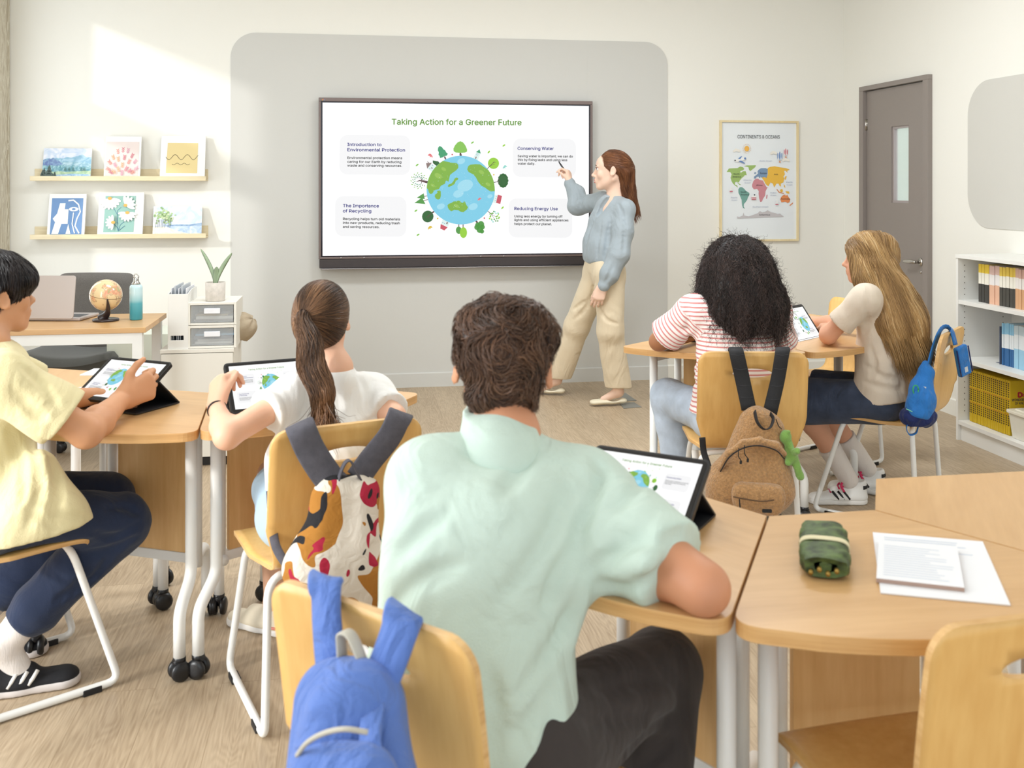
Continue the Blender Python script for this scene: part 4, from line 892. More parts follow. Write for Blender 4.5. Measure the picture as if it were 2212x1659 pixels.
def make_desk(C0, ang, label, group, bend=(0.0, 0.07), deskmat=None):
    """one wedge of a six-part ring: C0 ring centre (camera ground), ang = outward direction in degrees"""
    w = C(math.cos(math.radians(ang)), math.sin(math.radians(ang))); rz = math.atan2(w.y, w.x) - math.pi / 2
    o = empty('student_desk', C(*C0), rz); tag(o, label, 'desk', group)
    TH, ZT_ = 0.025, 0.73; ri, ro = 0.235, 0.765
    c30, s30 = math.cos(math.radians(30)), 0.5; g = 0.003
    pts = [(-ri * s30 + g, ri * c30), (ri * s30 - g, ri * c30)]
    cr = Vector((ro * s30, ro * c30)); inn = Vector((ri * s30, ri * c30)); d1 = (inn - cr).normalized()
    # outer edge: shallow arc through the two corners
    n = 24; bul = 0.105; cw = ro * s30; Rr = (cw * cw + bul * bul) / (2 * bul); yc = ro * c30 + bul - Rr
    arc = []
    am = math.asin(cw / Rr)
    for i in range(n + 1):
        a = am * (1 - 2 * i / n); arc.append(Vector((Rr * math.sin(a), yc + Rr * math.cos(a))))
    poly = [pts[0], pts[1]]
    corner = fillet([inn, cr, arc[3]], 0.055, 7); poly += [(p[0] - g, p[1]) for p in corner[1:-1]] + [tuple(p) for p in arc[4:-4]] + [(-p[0] + g, p[1]) for p in reversed(corner[1:-1])]
    mb = MB(); a_ = len(mb.f); mb.prism(poly, ZT_ - TH, ZT_)
    for k in range(len(mb.f)):
        if len(mb.f[k]) == 4: mb.m[k] = 1
    obj('tabletop', mb, [deskmat or M_desk, M_deskedge], o, bevel=0.0025)
    # frame: two outer legs, two inner legs with curved feet, beams, modesty panel
    def pol(r, off, sg): return Vector((sg * (r * s30 - off * c30), r * c30 + off * s30))
    for sg in (-1, 1):
        p = pol(0.56, 0.035, sg); q = Vector((p.x + bend[0], p.y + bend[1]))
        lg = obj('leg', MB().tube(fillet([(p.x, p.y, ZT_ - TH), (p.x, p.y, 0.27), (q.x, q.y, 0.19), (q.x, q.y, 0.066)], 0.03, 5), 0.017, 16), M_white, o); caster(lg, q.x, q.y, 0, 0.6 * sg)
        p2 = pol(0.37, 0.035, sg); e = pol(0.20, 0.02, sg)
        lg = obj('leg', MB().tube([(p2.x, p2.y, ZT_ - TH), (p2.x, p2.y, 0.225)], 0.016, 14).tube(fillet([(p2.x, p2.y + 0.02, 0.24), (e.x, e.y, 0.245), (e.x, e.y, 0.066)], 0.12, 9), 0.0165, 14), M_white, o); caster(lg, e.x, e.y, 0, -0.7 * sg)
        mbb = MB(); dd = (p - p2); M = Matrix.Rotation(math.atan2(dd.y, dd.x), 3, 'Z'); mid = (p + p2) / 2
        mbb.box((mid.x, mid.y, 0.675), (dd.length, 0.03, 0.055), 0, M); obj('side_rail', mbb, M_white, o, bevel=0.002)
    x = pol(0.37, 0.035, 1).x; yy = pol(0.37, 0.035, 1).y
    obj('modesty_panel', MB().box((0, yy, 0.46), (2 * x - 0.05, 0.016, 0.40)), M_pnl, o, bevel=0.001)
    obj('cross_rail', MB().box((0, yy, 0.675), (2 * x, 0.03, 0.045)), M_white, o, bevel=0.002); obj('bottom_rail', MB().box((0, yy, 0.25), (2 * x, 0.025, 0.03)), M_white, o, bevel=0.002)
    obj('latch', MB().box((0, pol(0.56, 0, 1).y, 0.69), (0.05, 0.02, 0.022)), M_steel, o, bevel=0.002)
    return o
G1 = 'wedge desks of the left ring'; G2 = 'wedge desks of the right foreground ring'; G3 = 'wedge desks of the far right ring'
LC = (-1.02, 3.44); RC = (0.60, 2.235); FC = (0.955, 4.70)
make_desk(LC, -137.2 + 30, 'wedge desk with the propped tablet, in front of the yellow-shirted boy', G1, (-0.01, 0.07))
make_desk(LC, -137.2 + 90, 'wedge desk in front of the ponytailed girl', G1, (0.07, 0.03))
make_desk(LC, -137.2 - 30, 'wedge desk at the far left, partly behind the seated boy', G1)
make_desk(RC, -110.5 + 30, 'wedge desk with the green pencil case and papers', G2)
make_desk(RC, -110.5 - 30, 'wedge desk under the arm of the boy in the mint shirt', G2)
make_desk(RC, -110.5 + 90, 'empty wedge desk at the right edge of the photo', G2)
make_desk(FC, -72 - 30, 'wedge desk the girl in the striped shirt leans on', G3)
make_desk(FC, -72 + 30, 'wedge desk in front of the long-haired blonde girl', G3)
make_desk(FC, -72 + 90, 'far wedge desk in front of the empty chair', G3)

# ---------------------------------------------------------------- tablets
M_case = mat('black_tablet_case', (20, 21, 25), rough=0.45); M_folio = mat('black_folio', (26, 27, 32), rough=0.6, bump=0.2, bscale=400)
def tablet(label, TL, TR, BL, fold=0.16, slide=True):
    """corners in camera-ground coordinates (x, d, h) of the case front"""
    a, b_, c = C(*TL), C(*TR), C(*BL); X = (b_ - a).normalized(); Yd = (c - a); Yd = (Yd - X * Yd.dot(X)).normalized(); Zn = X.cross(-Yd).normalized()
    W_, Hh = 0.25, 0.18; ctr = (b_ + a) / 2 + Yd * Hh / 2
    o = empty('tablet', ctr); o.rotation_euler = Matrix((X, -Yd, Zn)).transposed().to_euler(); tag(o, label, 'tablet', 'tablets showing the slide')
    obj('case', MB().prism(rrect(-W_ / 2, -Hh / 2, W_ / 2, Hh / 2, 0.012, 6), -0.011, 0.0), M_case, o, bevel=0.0015)
    obj('glass_border', MB().prism(rrect(-W_ / 2 + .005, -Hh / 2 + .005, W_ / 2 - .005, Hh / 2 - .005, 0.009, 6), 0.0001, 0.0005), mat('tablet_glass', (14, 14, 18), rough=0.08), o)
    s_ = slide_on(o, 0.222, 0.153); s_.location.z = 0.0007
    # folio stand: a flap from the upper back down to the table
    zt = 0.7335; M = Matrix((X, -Yd, Zn)).transposed()
    hz = Vector((Zn.x, Zn.y, 0)).normalized()
    p0 = -Hh * 0.0; top = Vector((0, Hh * 0.10, -0.013)); tw = ctr + M @ top; foot = tw - hz * 0.085; foot.z = zt; fl = M.inverted() @ (foot - ctr)
    bot = M.inverted() @ ((c + b_ + (c - a)) / 2 - ctr); bw = ctr + M @ Vector((0, -Hh / 2, -0.012)); bw.z = zt + 0.001; bl = M.inverted() @ (bw - ctr)
    mb = MB(); hw = W_ / 2 - 0.002
    for q0, q1 in ((top, fl), (fl, bl)):
        d = (q1 - q0).normalized(); nn = Vector((1, 0, 0)).cross(d) * 0.002
        vs = [Vector((sx * hw, 0, 0)) + q + nn * s3 for q in (q0, q1) for sx in (-1, 1) for s3 in (-1, 1)]
        mb.add(vs, [(0, 1, 3, 2), (4, 6, 7, 5), (0, 4, 5, 1), (2, 3, 7, 6), (0, 2, 6, 4), (1, 5, 7, 3)], 0, False)
    obj('folio_stand', mb, M_folio, o)
    return o
tablet('tablet propped in front of the boy in the mint shirt', (0.187, 2.10, 0.852), (0.389, 1.985, 0.852), (0.108, 1.97, 0.745))
tablet('tablet held by the boy in the yellow shirt', (-1.245, 3.12, 0.862), (-1.045, 3.03, 0.862), (-1.262, 2.965, 0.765))
tablet('tablet in front of the ponytailed girl', (-0.868, 3.016, 0.86), (-0.656, 3.12, 0.86), (-0.810, 2.912, 0.742))
tablet('tablet between the curly-haired girl and the blonde girl', (1.135, 4.30, 0.866), (1.300, 4.47, 0.866), (1.195, 4.235, 0.742))
o = obj('tablet', MB().prism(rrect(-0.125, -0.09, 0.125, 0.09, 0.012, 6), 0, 0.012), M_case); o.location = C(0.80, 4.33, 0.7305); o.rotation_euler = (0, 0, -0.25); tag(o, 'closed black tablet lying under the arms of the striped-shirt girl', 'tablet')

# ---------------------------------------------------------------- paper and pencil case
M_pap = mat('white_paper', (238, 239, 243), rough=0.8); M_ink = mat('printed_blue_grey', (196, 206, 222), rough=0.8); M_crd = mat('brown_card_edge', (176, 150, 138), rough=0.8)
def sheet(name, corners, z, th, label, ink=None, cat='paper', edge=None, group=None):
    ps = [C(x, d, 0) for x, d in corners]; ctr = sum(ps, Vector()) / 4; o = empty(name, (ctr.x, ctr.y, z)); tag(o, label, cat, group)
    pl = [((p - ctr).x, (p - ctr).y) for p in ps]
    mb = MB().prism(pl, 0, th)
    for k in range(len(mb.f)):
        if len(mb.f[k]) == 4 and edge: mb.m[k] = 1
    obj('sheets', mb, [M_pap, edge or M_pap], o)
    if ink:
        A = Art(lambda u, v: tuple((Vector(pl[0]) * (1 - u) + Vector(pl[1]) * u) * (1 - v) + (Vector(pl[3]) * (1 - u) + Vector(pl[2]) * u) * v), 0.0002); ink(A); A.obj('printing', o, (0, 0, th + 0.0002))
    return o
def lines(u0, u1, v0, v1, n, seed=1):
    def f(A):
        r = random.Random(seed)
        for i in range(n):
            v = v0 + (v1 - v0) * i / n; e = u1 - r.uniform(0, (u1 - u0) * .4); A.poly([(u0, v), (e, v), (e, v + 0.012), (u0, v + 0.012)], M_ink, up=False)
    return f
sheet('paper_sheet', [(0.604, 1.631), (0.793, 1.583), (0.882, 1.865), (0.694, 1.915)], 0.7305, 0.002, 'large white sheet under the stapled booklet on the right desk', lines(0.1, 0.9, 0.72, 0.95, 6))
sheet('worksheet_booklet', [(0.612, 1.672), (0.742, 1.632), (0.812, 1.815), (0.683, 1.855)], 0.7328, 0.007, 'white worksheet booklet lying on a larger sheet', lines(0.08, 0.92, 0.1, 0.9, 14, 3), edge=M_crd)
sheet('notebook', [(-1.50, 3.03), (-1.325, 3.08), (-1.375, 3.25), (-1.55, 3.20)], 0.7305, 0.012, 'white notebook on the left desk behind the boy\'s arm', edge=M_crd, cat='notebook')
sheet('paper_sheet', [(-1.52, 3.50), (-1.40, 3.50), (-1.40, 3.62), (-1.52, 3.62)], 0.7305, 0.003, 'white paper at the far edge of the left desks')
PC = empty('pencil_case', C(0.560, 1.785, 0.7305)); d = C(0.28, 0.96); PC.rotation_euler = (0, 0, math.atan2(d.y, d.x) - math.pi / 2); tag(PC, 'rolled olive green pencil case with a cream band', 'pencil case')
M_olv = mat('olive_camouflage', (74, 92, 46), rough=0.6, var=0.75, vscale=38, bump=0.6, bscale=70, stretch=(1, 1, 2))
rows = []
for i in range(25):
    y = -0.1 + 0.2 * i / 24; e = 1 - 0.16 * (abs(i - 12) / 12) ** 6; row = []
    for j in range(28):
        a = 2 * math.pi * j / 28; ca, sa_ = math.cos(a), math.sin(a); sx = math.copysign(abs(ca) ** .55, ca) * (0.041 + 0.003 * math.sin(i * 1.3 + j * .7)); sz = math.copysign(abs(sa_) ** .6, sa_) * (0.019 + 0.0015 * math.sin(i * .9 + j))
        if abs(i - 11) < 2: sx *= .93; sz *= .9
        row.append(Vector((sx * e, y, 0.020 + sz * e)))
    rows.append(row)
mb = MB().grid(rows, closed=True)
for rw, rev in ((rows[0], True), (rows[-1], False)):
    inr = [Vector((p.x * .55, p.y + (0.004 if rev else -0.004), 0.02 + (p.z - .02) * .5)) for p in rw]; mb.grid([inr, rw] if rev else [rw, inr], closed=True); oo = len(mb.v); mb.add([Vector((p.x * .5, p.y, p.z)) for p in inr], [tuple(range(28))])
obj('fabric_roll', mb, M_olv, PC)
rw = []
for yb in (-0.016, -0.013, -0.001, 0.002):
    rw.append([Vector((math.copysign(abs(math.cos(2 * math.pi * j / 32)) ** .55, math.cos(2 * math.pi * j / 32)) * 0.0425, yb, 0.0195 + math.copysign(abs(math.sin(2 * math.pi * j / 32)) ** .6, math.sin(2 * math.pi * j / 32)) * 0.0198)) for j in range(32)])
obj('elastic_band', MB().grid(rw, closed=True), mat('cream_elastic', (224, 214, 176), rough=0.7), PC, solid=0.002)
for i in range(4): obj('pen_end', MB().tube([(-0.024 + i * 0.014, -0.101, 0.013 + 0.006 * (i % 2)), (-0.024 + i * 0.014, -0.109, 0.012 + 0.006 * (i % 2))], 0.004, 8), mat('brass_tip', (170, 140, 70), rough=0.4, metal=0.6), PC)

# ---------------------------------------------------------------- teacher's corner
TD = empty('teacher_desk', (-1.54, 5.08, 0)); tag(TD, 'white-framed desk with a beech top holding the laptop and globe', 'desk')
DX0, DX1, DY0, DY1 = -2.13, -0.945, 4.83, 5.36
obj('desktop', MB().box(((DX0 + DX1) / 2, (DY0 + DY1) / 2, 0.7275), (DX1 - DX0, DY1 - DY0, 0.025)), [M_desk], TD, True, bevel=0.002)
obj('apron', MB().box(((DX0 + DX1) / 2, DY0 + 0.02, 0.6895), (DX1 - DX0 - 0.04, 0.02, 0.05)).box(((DX0 + DX1) / 2, DY1 - 0.03, 0.6895), (DX1 - DX0 - 0.04, 0.02, 0.05)), M_white, TD, True, bevel=0.001)
for x in (DX0 + 0.04, DX1 - 0.04):
    for y in (DY0 + 0.03, DY1 - 0.04): obj('leg', MB().box((x, y, 0.357), (0.045, 0.04, 0.714)), M_white, TD, True, bevel=0.002)
LP = empty('laptop', C(-2.27, 4.80, 0.7405)); LP.rotation_euler = (0, 0, -YAW - 0.03); tag(LP, 'silver laptop seen from behind on the teacher\'s desk', 'laptop')
M_alu = mat('pinkish_aluminium', (196, 186, 182), rough=0.35, metal=0.35)
obj('base', MB().rbox((0.02, 0.14, 0.008), (0.31, 0.215, 0.013), 0.01), M_alu, LP)
mb = MB(); mb.rbox((0, 0, 0), (0.31, 0.208, 0.006), 0.012, 0, Matrix.Rotation(math.radians(82), 3, 'X')); obj('lid', mb, M_alu, LP).location = (0, 0.018, 0.118)
obj('keyboard', MB().box((0.02, 0.13, 0.0152), (0.26, 0.10, 0.0008)), mat('dark_keys', (70, 72, 76), rough=0.5), LP)

GL = empty('globe', C(-1.975, 4.84, 0.7405)); tag(GL, 'antique-coloured desk globe on a dark curved stand', 'globe')
m, nt, b = nodes_of('antique_globe_map'); L = nt.links
tc = N(nt, 'ShaderNodeTexCoord'); n = N(nt, 'ShaderNodeTexNoise'); n.inputs['Scale'].default_value = 14; n.inputs['Detail'].default_value = 7; n.inputs['Roughness'].default_value = 0.6; L.new(tc.outputs['Object'], n.inputs['Vector'])
r = N(nt, 'ShaderNodeValToRGB'); cr_ = r.color_ramp; cr_.elements[0].position = 0.50; cr_.elements[0].color = (*lin((232, 206, 160)), 1); cr_.elements[1].position = 0.512; cr_.elements[1].color = (*lin((150, 112, 92)), 1)
for p_, c_ in ((0.525, (226, 196, 150)), (0.58, (222, 150, 120)), (0.62, (168, 170, 118)), (0.68, (214, 186, 120))): e = cr_.elements.new(p_); e.color = (*lin(c_), 1)
L.new(n.outputs['Fac'], r.inputs[0]); L.new(r.outputs[0], b.inputs['Base Color']); b.inputs['Roughness'].default_value = 0.2; b.inputs['Coat Weight'].default_value = 0.5
gz = 0.125; RG = 0.076
obj('sphere', MB().lathe([(RG * math.sin(math.pi * i / 28), -RG * math.cos(math.pi * i / 28)) for i in range(29)], (0, 0, 0), 40), m, GL).location = (0, 0, gz)
eq = obj('equator_seam', MB().tube([(RG * 1.003 * math.cos(a * math.pi / 24), RG * 1.003 * math.sin(a * math.pi / 24), 0) for a in range(49)], 0.0009, 6), mat('seam_brown', (120, 90, 60), rough=0.6), GL); eq.location = (0, 0, gz); eq.rotation_euler = (0.12, 0.16, 0)
M_dkst = mat('dark_bronze_plastic', (52, 40, 38), rough=0.3)
obj('stand', MB().lathe([(0, 0), (0.060, 0), (0.062, 0.004), (0.060, 0.010), (0.052, 0.012), (0, 0.012)], (0, 0, 0), 40).tube(smoothpath([(-0.018, -0.004, 0.010), (0.002, -0.012, 0.028), (0.018, -0.035, 0.052), (0.024, -0.062, 0.082), (0.024, -0.0745, 0.112)], 6), [0.026 - 0.023 * (i / 24) ** .8 for i in range(25)], 12), M_dkst, GL)
BT = empty('water_bottle', C(-1.845, 4.885, 0.7405)); tag(BT, 'blue gradient water bottle with a steel cap and loop', 'bottle')
m, nt, b = nodes_of('teal_to_white_enamel'); L = nt.links; tc = N(nt, 'ShaderNodeTexCoord'); sp = N(nt, 'ShaderNodeSeparateXYZ'); L.new(tc.outputs['Object'], sp.inputs[0])
r = N(nt, 'ShaderNodeValToRGB'); cr_ = r.color_ramp; mr = N(nt, 'ShaderNodeMath', operation='MULTIPLY'); mr.inputs[1].default_value = 5.2; L.new(sp.outputs['Z'], mr.inputs[0]); L.new(mr.outputs[0], r.inputs[0])
cr_.elements[0].position = 0.15; cr_.elements[0].color = (*lin((70, 164, 184)), 1); cr_.elements[1].position = 0.68; cr_.elements[1].color = (*lin((196, 224, 228)), 1); e = cr_.elements.new(0.42); e.color = (*lin((96, 180, 196)), 1); e = cr_.elements.new(0.5); e.color = (*lin((158, 208, 216)), 1)
L.new(r.outputs[0], b.inputs['Base Color']); b.inputs['Roughness'].default_value = 0.22
obj('body', MB().lathe([(0, 0), (0.027, 0), (0.0305, 0.004), (0.0305, 0.155), (0.0285, 0.166), (0.022, 0.172), (0, 0.172)], (0, 0, 0), 36), m, BT)
obj('cap', MB().lathe([(0.0, 0.172), (0.021, 0.172), (0.020, 0.180), (0.014, 0.186), (0.0125, 0.200), (0.0125, 0.206), (0, 0.207)], (0, 0, 0), 28).tube([(0.012 * math.cos(a), 0, 0.206 + 0.018 * math.sin(a)) for a in [math.pi * i / 12 for i in range(13)]], 0.003, 8), mat('polished_steel', (190, 188, 184), rough=0.12, metal=1.0), BT)

# office chair between desk and wall
OC = empty('office_chair', C(-2.36, 5.48)); OC.rotation_euler = (0, 0, -YAW + math.pi); tag(OC, 'grey upholstered office chair behind the teacher\'s desk', 'chair')
M_gry = mat('speckled_grey_upholstery', (112, 108, 104), rough=0.95, var=0.28, vscale=420, bump=0.4, bscale=500, sheen=0.2)
M_gry2 = mat('dark_grey_upholstery', (82, 82, 78), rough=0.95, var=0.2, vscale=420, bump=0.4, bscale=500, sheen=0.2)
def pad(name, w, h, t, curve, m, r=0.05, dip=0.0):
    rows_f = []; rows_b = []; n1, n2 = 16, 24
    for i in range(n1 + 1):
        rf, rb = [], []
        for j in range(n2 + 1):
            u = -1 + 2 * j / n2; v = -1 + 2 * i / n1
            ex = (max(0, abs(u) - (1 - 2 * r / w)) / (2 * r / w)); ey = (max(0, abs(v) - (1 - 2 * r / h)) / (2 * r / h)); e = min(1, math.hypot(ex, ey)); sc = 1.0
            if math.hypot(ex, ey) > 1: sc = 1 / math.hypot(ex, ey)
            uu = math.copysign((1 - 2 * r / w) + (abs(u) - (1 - 2 * r / w)) * sc, u) if ex > 0 else u
            vv = math.copysign((1 - 2 * r / h) + (abs(v) - (1 - 2 * r / h)) * sc, v) if ey > 0 else v
            tt = t / 2 * math.sqrt(max(0, 1 - e ** 3)); yc = curve * uu * uu + dip * vv * vv
            rf.append(Vector((uu * w / 2, yc + tt, vv * h / 2))); rb.append(Vector((uu * w / 2, yc - tt, vv * h / 2)))
        rows_f.append(rf); rows_b.append(rb[::-1])
    return MB().grid(rows_f).grid(rows_b)
b1 = obj('backrest', pad('b', 0.45, 0.48, 0.05, 0.05, M_gry), M_gry, OC); b1.location = (0, -0.22, 0.66)
s1 = obj('seat', pad('s', 0.52, 0.46, 0.09, 0.045, M_gry2, 0.09, 0.01), M_gry2, OC); s1.location = (0, 0.06, 0.44); s1.rotation_euler = (math.pi / 2, 0, 0)
obj('column', MB().tube([(0, 0, 0.08), (0, 0, 0.40)], 0.025, 14).box((0, -0.1, 0.38), (0.10, 0.30, 0.03)).tube(smoothpath([(0, -0.20, 0.38), (0, -0.27, 0.42), (0, -0.26, 0.60)], 5), 0.02, 10), M_blk, OC)
for k in range(5):
    a = k * 2 * math.pi / 5 + 0.3; lg = obj('base_arm', MB().tube([(0, 0, 0.10), (0.27 * math.cos(a), 0.27 * math.sin(a), 0.075)], [0.028, 0.014], 10), M_blk, OC); caster(lg, 0.27 * math.cos(a), 0.27 * math.sin(a), 0, a)

# low cabinet and what stands on it
CB = empty('cabinet', (-0.80, 5.33, 0)); tag(CB, 'low white cabinet beside the teacher\'s desk', 'cabinet')
CX0, CX1, CY0, CY1, CZ = -0.935, -0.585, 5.135, 5.50, 0.584
M_cab = mat('off_white_cabinet', (232, 228, 218), rough=0.5)
obj('body', MB().box(((CX0 + CX1) / 2, (CY0 + CY1) / 2 + 0.009, 0.31), (CX1 - CX0, CY1 - CY0 - 0.018, 0.53)).box(((CX0 + CX1) / 2, (CY0 + CY1) / 2, CZ - 0.009), (CX1 - CX0 + 0.004, CY1 - CY0, 0.018)), M_cab, CB, True, bevel=0.001)
obj('door', MB().box(((CX0 + CX1) / 2, CY0 + 0.008, 0.305), (CX1 - CX0 - 0.006, 0.016, 0.515)), M_cab, CB, True, bevel=0.001)
obj('toe_kick', MB().box(((CX0 + CX1) / 2, (CY0 + CY1) / 2 + 0.01, 0.022), (CX1 - CX0 - 0.03, CY1 - CY0 - 0.03, 0.044)), M_blk, CB, True)
CB2 = empty('storage_cabinet', (-1.03, 5.70, 0)); tag(CB2, 'taller pale cabinet behind the desk\'s right leg', 'cabinet')
obj('body', MB().box((-1.12, 5.75, 0.30), (0.34, 0.34, 0.60)), mat('pale_green_white', (224, 228, 214), rough=0.5), CB2, True, bevel=0.002)
obj('lock_plate', MB().box((-1.02, 5.577, 0.40), (0.014, 0.004, 0.05)), M_steel, CB2, True)
# magazine file with plastic folders
MF = empty('magazine_file', (-0.85, 5.26, CZ + 0.0005)); tag(MF, 'white magazine file stuffed with clear folders', 'file box'); MF.rotation_euler = (0, 0, -0.03)
mb = MB(); w2 = 0.049; t = 0.004
mb.prism([(-0.112, 0), (0.13, 0), (0.13, 0.29), (-0.01, 0.29), (-0.112, 0.275)][::1], -w2, -w2 + t, 0, Matrix(((0, 0, 1), (1, 0, 0), (0, 1, 0)))); mb.prism([(-0.112, 0), (0.13, 0), (0.13, 0.29), (-0.01, 0.29), (-0.112, 0.275)], w2 - t, w2, 0, Matrix(((0, 0, 1), (1, 0, 0), (0, 1, 0))))
mb.box((0, 0.009, 0.002), (2 * w2 - 2 * t, 0.24, t)); mb.box((0, 0.128, 0.145), (2 * w2 - 2 * t, t, 0.29))
mb.box((0, -0.110, 0.022), (2 * w2 - 2 * t, t, 0.044)); mb.box((0, -0.110, 0.171), (2 * w2 - 2 * t, t, 0.207)); mb.box((-0.040, -0.110, 0.056), (0.010, t, 0.024)); mb.box((0.036, -0.110, 0.056), (0.018, t, 0.024))
obj('box', mb, M_whitelam, MF, bevel=0.0006)
M_clr = mat('frosted_folder', (222, 228, 234), rough=0.25, alpha=0.7)
for i in range(7): obj('folder', MB().box((-0.036 + i * 0.0115, 0.012, 0.155 + 0.004 * (i % 3)), (0.003, 0.21, 0.29 + 0.008 * ((i * 2) % 3)), 0, Matrix.Rotation(0.03 * math.sin(i * 2.2), 3, 'Y')), M_clr if i % 3 else M_pap, MF)
# two-drawer organiser
OG = empty('drawer_organiser', (-0.69, 5.30, CZ + 0.0005)); tag(OG, 'white two-tier organiser with clear drawers', 'organiser')
W_, Dp, Hh = 0.235, 0.30, 0.115; M_cd = mat('clear_drawer', (226, 230, 232), rough=0.08, alpha=0.28, spec=0.4)
for k in range(2):
    z = k * Hh; mb = MB(); xx = W_ / 2
    for s_ in (-1, 1): mb.box((s_ * (xx - 0.006), 0, z + Hh / 2), (0.012, Dp, Hh - 0.002))
    mb.box((0, 0, z + 0.006), (W_ - 0.024, Dp, 0.010)); mb.box((0, 0, z + Hh - 0.007), (W_ - 0.024, Dp, 0.012)); mb.box((0, Dp / 2 - 0.003, z + Hh / 2), (W_ - 0.024, 0.006, Hh - 0.03))
    obj('shell', mb, M_cab, OG, bevel=0.0012)
    dw = obj('drawer', MB().box((0, -Dp / 2 + 0.006, z + Hh / 2), (W_ - 0.030, 0.003, Hh - 0.03)).box((0, 0, z + 0.0145), (W_ - 0.034, Dp - 0.03, 0.002)), M_cd, OG)
    obj('drawer_handle', MB().rbox((0, -Dp / 2 + 0.001, z + Hh * 0.62), (0.078, 0.008, 0.026), 0.003), M_pap, dw)
def stack(z, items):
    zz = z
    for i, (w_, d_, h_, c_, a_) in enumerate(items):
        mb = MB().box((0.0 + 0.01 * math.sin(i * 3), 0.01, zz + h_ / 2), (w_, d_, h_), 0, Matrix.Rotation(a_, 3, 'Z')); obj('stored_papers', mb, mat('stored_%d' % (i + int(z * 100)), c_, rough=0.8), OG); zz += h_ + 0.0006
stack(0.016, [(0.18, 0.22, 0.010, (232, 230, 224), 0), (0.17, 0.20, 0.012, (206, 204, 200), 0.05), (0.19, 0.22, 0.016, (92, 96, 110), 0), (0.19, 0.21, 0.010, (140, 190, 228), 0.02)])
stack(Hh + 0.016, [(0.19, 0.22, 0.008, (150, 140, 132), 0), (0.18, 0.22, 0.014, (226, 224, 216), 0.04), (0.16, 0.18, 0.008, (206, 182, 140), -0.1), (0.06, 0.2, 0.010, (130, 124, 116), 0.5)])
# concrete pot with a small sansevieria
PT = empty('potted_plant', C(-1.505, 5.05, CZ + 2 * Hh + 0.0005)); tag(PT, 'small sansevieria in a concrete pot on the organiser', 'plant')
obj('pot', MB().lathe([(0, 0), (0.046, 0), (0.048, 0.004), (0.050, 0.094), (0.046, 0.094), (0.045, 0.078), (0, 0.078)], (0, 0, 0), 36), mat('concrete', (206, 198, 188), rough=0.9, var=0.1, vscale=40, bump=0.5, bscale=120), PT)
obj('soil', MB().lathe([(0.0448, 0.076), (0.03, 0.082), (0, 0.084)], (0, 0, 0), 20), mat('soil', (92, 78, 62), rough=1), PT)
M_lf = mat('grey_green_leaf', (150, 170, 138), rough=0.5, var=0.18, vscale=30, stretch=(1, 1, .3))
for (dx, dy, hh, w_, tw) in ((-0.075, 0.02, 0.185, 0.016, 0.2), (0.008, -0.01, 0.095, 0.022, 0.1), (0.082, 0.0, 0.165, 0.020, -0.3), (0.02, 0.03, 0.06, 0.016, 0.4)):
    rows = []
    for i in range(15):
        t = i / 14; c = Vector((dx * t ** 1.4, dy * t, 0.078 + (hh - 0.0) * t ** 0.9)); w3 = w_ * (0.45 + 1.1 * t) * (1 - t) ** 0.55 if t < 1 else 0.0003; ct = Vector((math.cos(tw), math.sin(tw), 0)); nn = Vector((-math.sin(tw), math.cos(tw), 0.0))
        rows.append([c + ct * w3 * a + nn * (w3 * 0.5 * (a * a) + b_) for a, b_ in ((-1, 0), (-.5, -.001), (0, -.0015), (.5, -.001), (1, 0), (.5, .001), (0, .0015), (-.5, .001))])
    obj('leaf', MB().grid(rows, closed=True), M_lf, PT)
# folded cap behind the organiser
CPo = empty('fabric_cap', (-0.555, 5.40, CZ + 0.001)); tag(CPo, 'beige fabric cap lying at the cabinet\'s right edge', 'cap')
rows = []
for i in range(13):
    t = i / 12; a = t * math.pi / 2; rr_ = 0.075 * math.cos(a) ** 0.6 if t < 1 else 0.001
    rows.append([Vector((rr_ * math.cos(2 * math.pi * j / 30) * (1 + .06 * math.sin(3 * j)), rr_ * 1.2 * math.sin(2 * math.pi * j / 30), 0.012 + 0.095 * math.sin(a) + 0.006 * math.sin(j * 1.4))) for j in range(30)])
cp = obj('crown', MB().grid(rows, closed=True), mat('khaki_cotton', (176, 160, 136), rough=0.9, bump=0.6, bscale=60), CPo); cp.rotation_euler = (0, 0.9, -0.2); cp.location = (-0.045, 0, 0.045)
obj('lining', MB().lathe([(0, 0.012), (0.066, 0.010), (0.072, 0.014)], (0, 0, 0), 24), mat('dark_green_lining', (58, 70, 56), rough=0.9), CPo).rotation_euler = (0, 0.9, -0.2)
CPo.children[1].location = (-0.045, 0, 0.045)
# floor socket covers
for (pts, lab) in (([(1325, 851), (1352, 850), (1375, 866), (1343, 867)], 'grey floor plate nearest the teacher\'s heel'), ([(1338, 871), (1370, 870), (1386, 880), (1347, 883)], 'grey floor plate nearest the camera by the teacher\'s shoe')):
    ps = [PZ(u, v, 0) for u, v in pts]; c_ = sum(ps, Vector()) / 4
    o = obj('floor_plate', MB().prism([((p - c_).x, (p - c_).y) for p in ps][::-1], 0, 0.003), mat('grey_floor_plate', (140, 140, 134), rough=0.4, metal=0.3)); o.location = (c_.x, c_.y, 0.0002); tag(o, lab, 'floor plate')
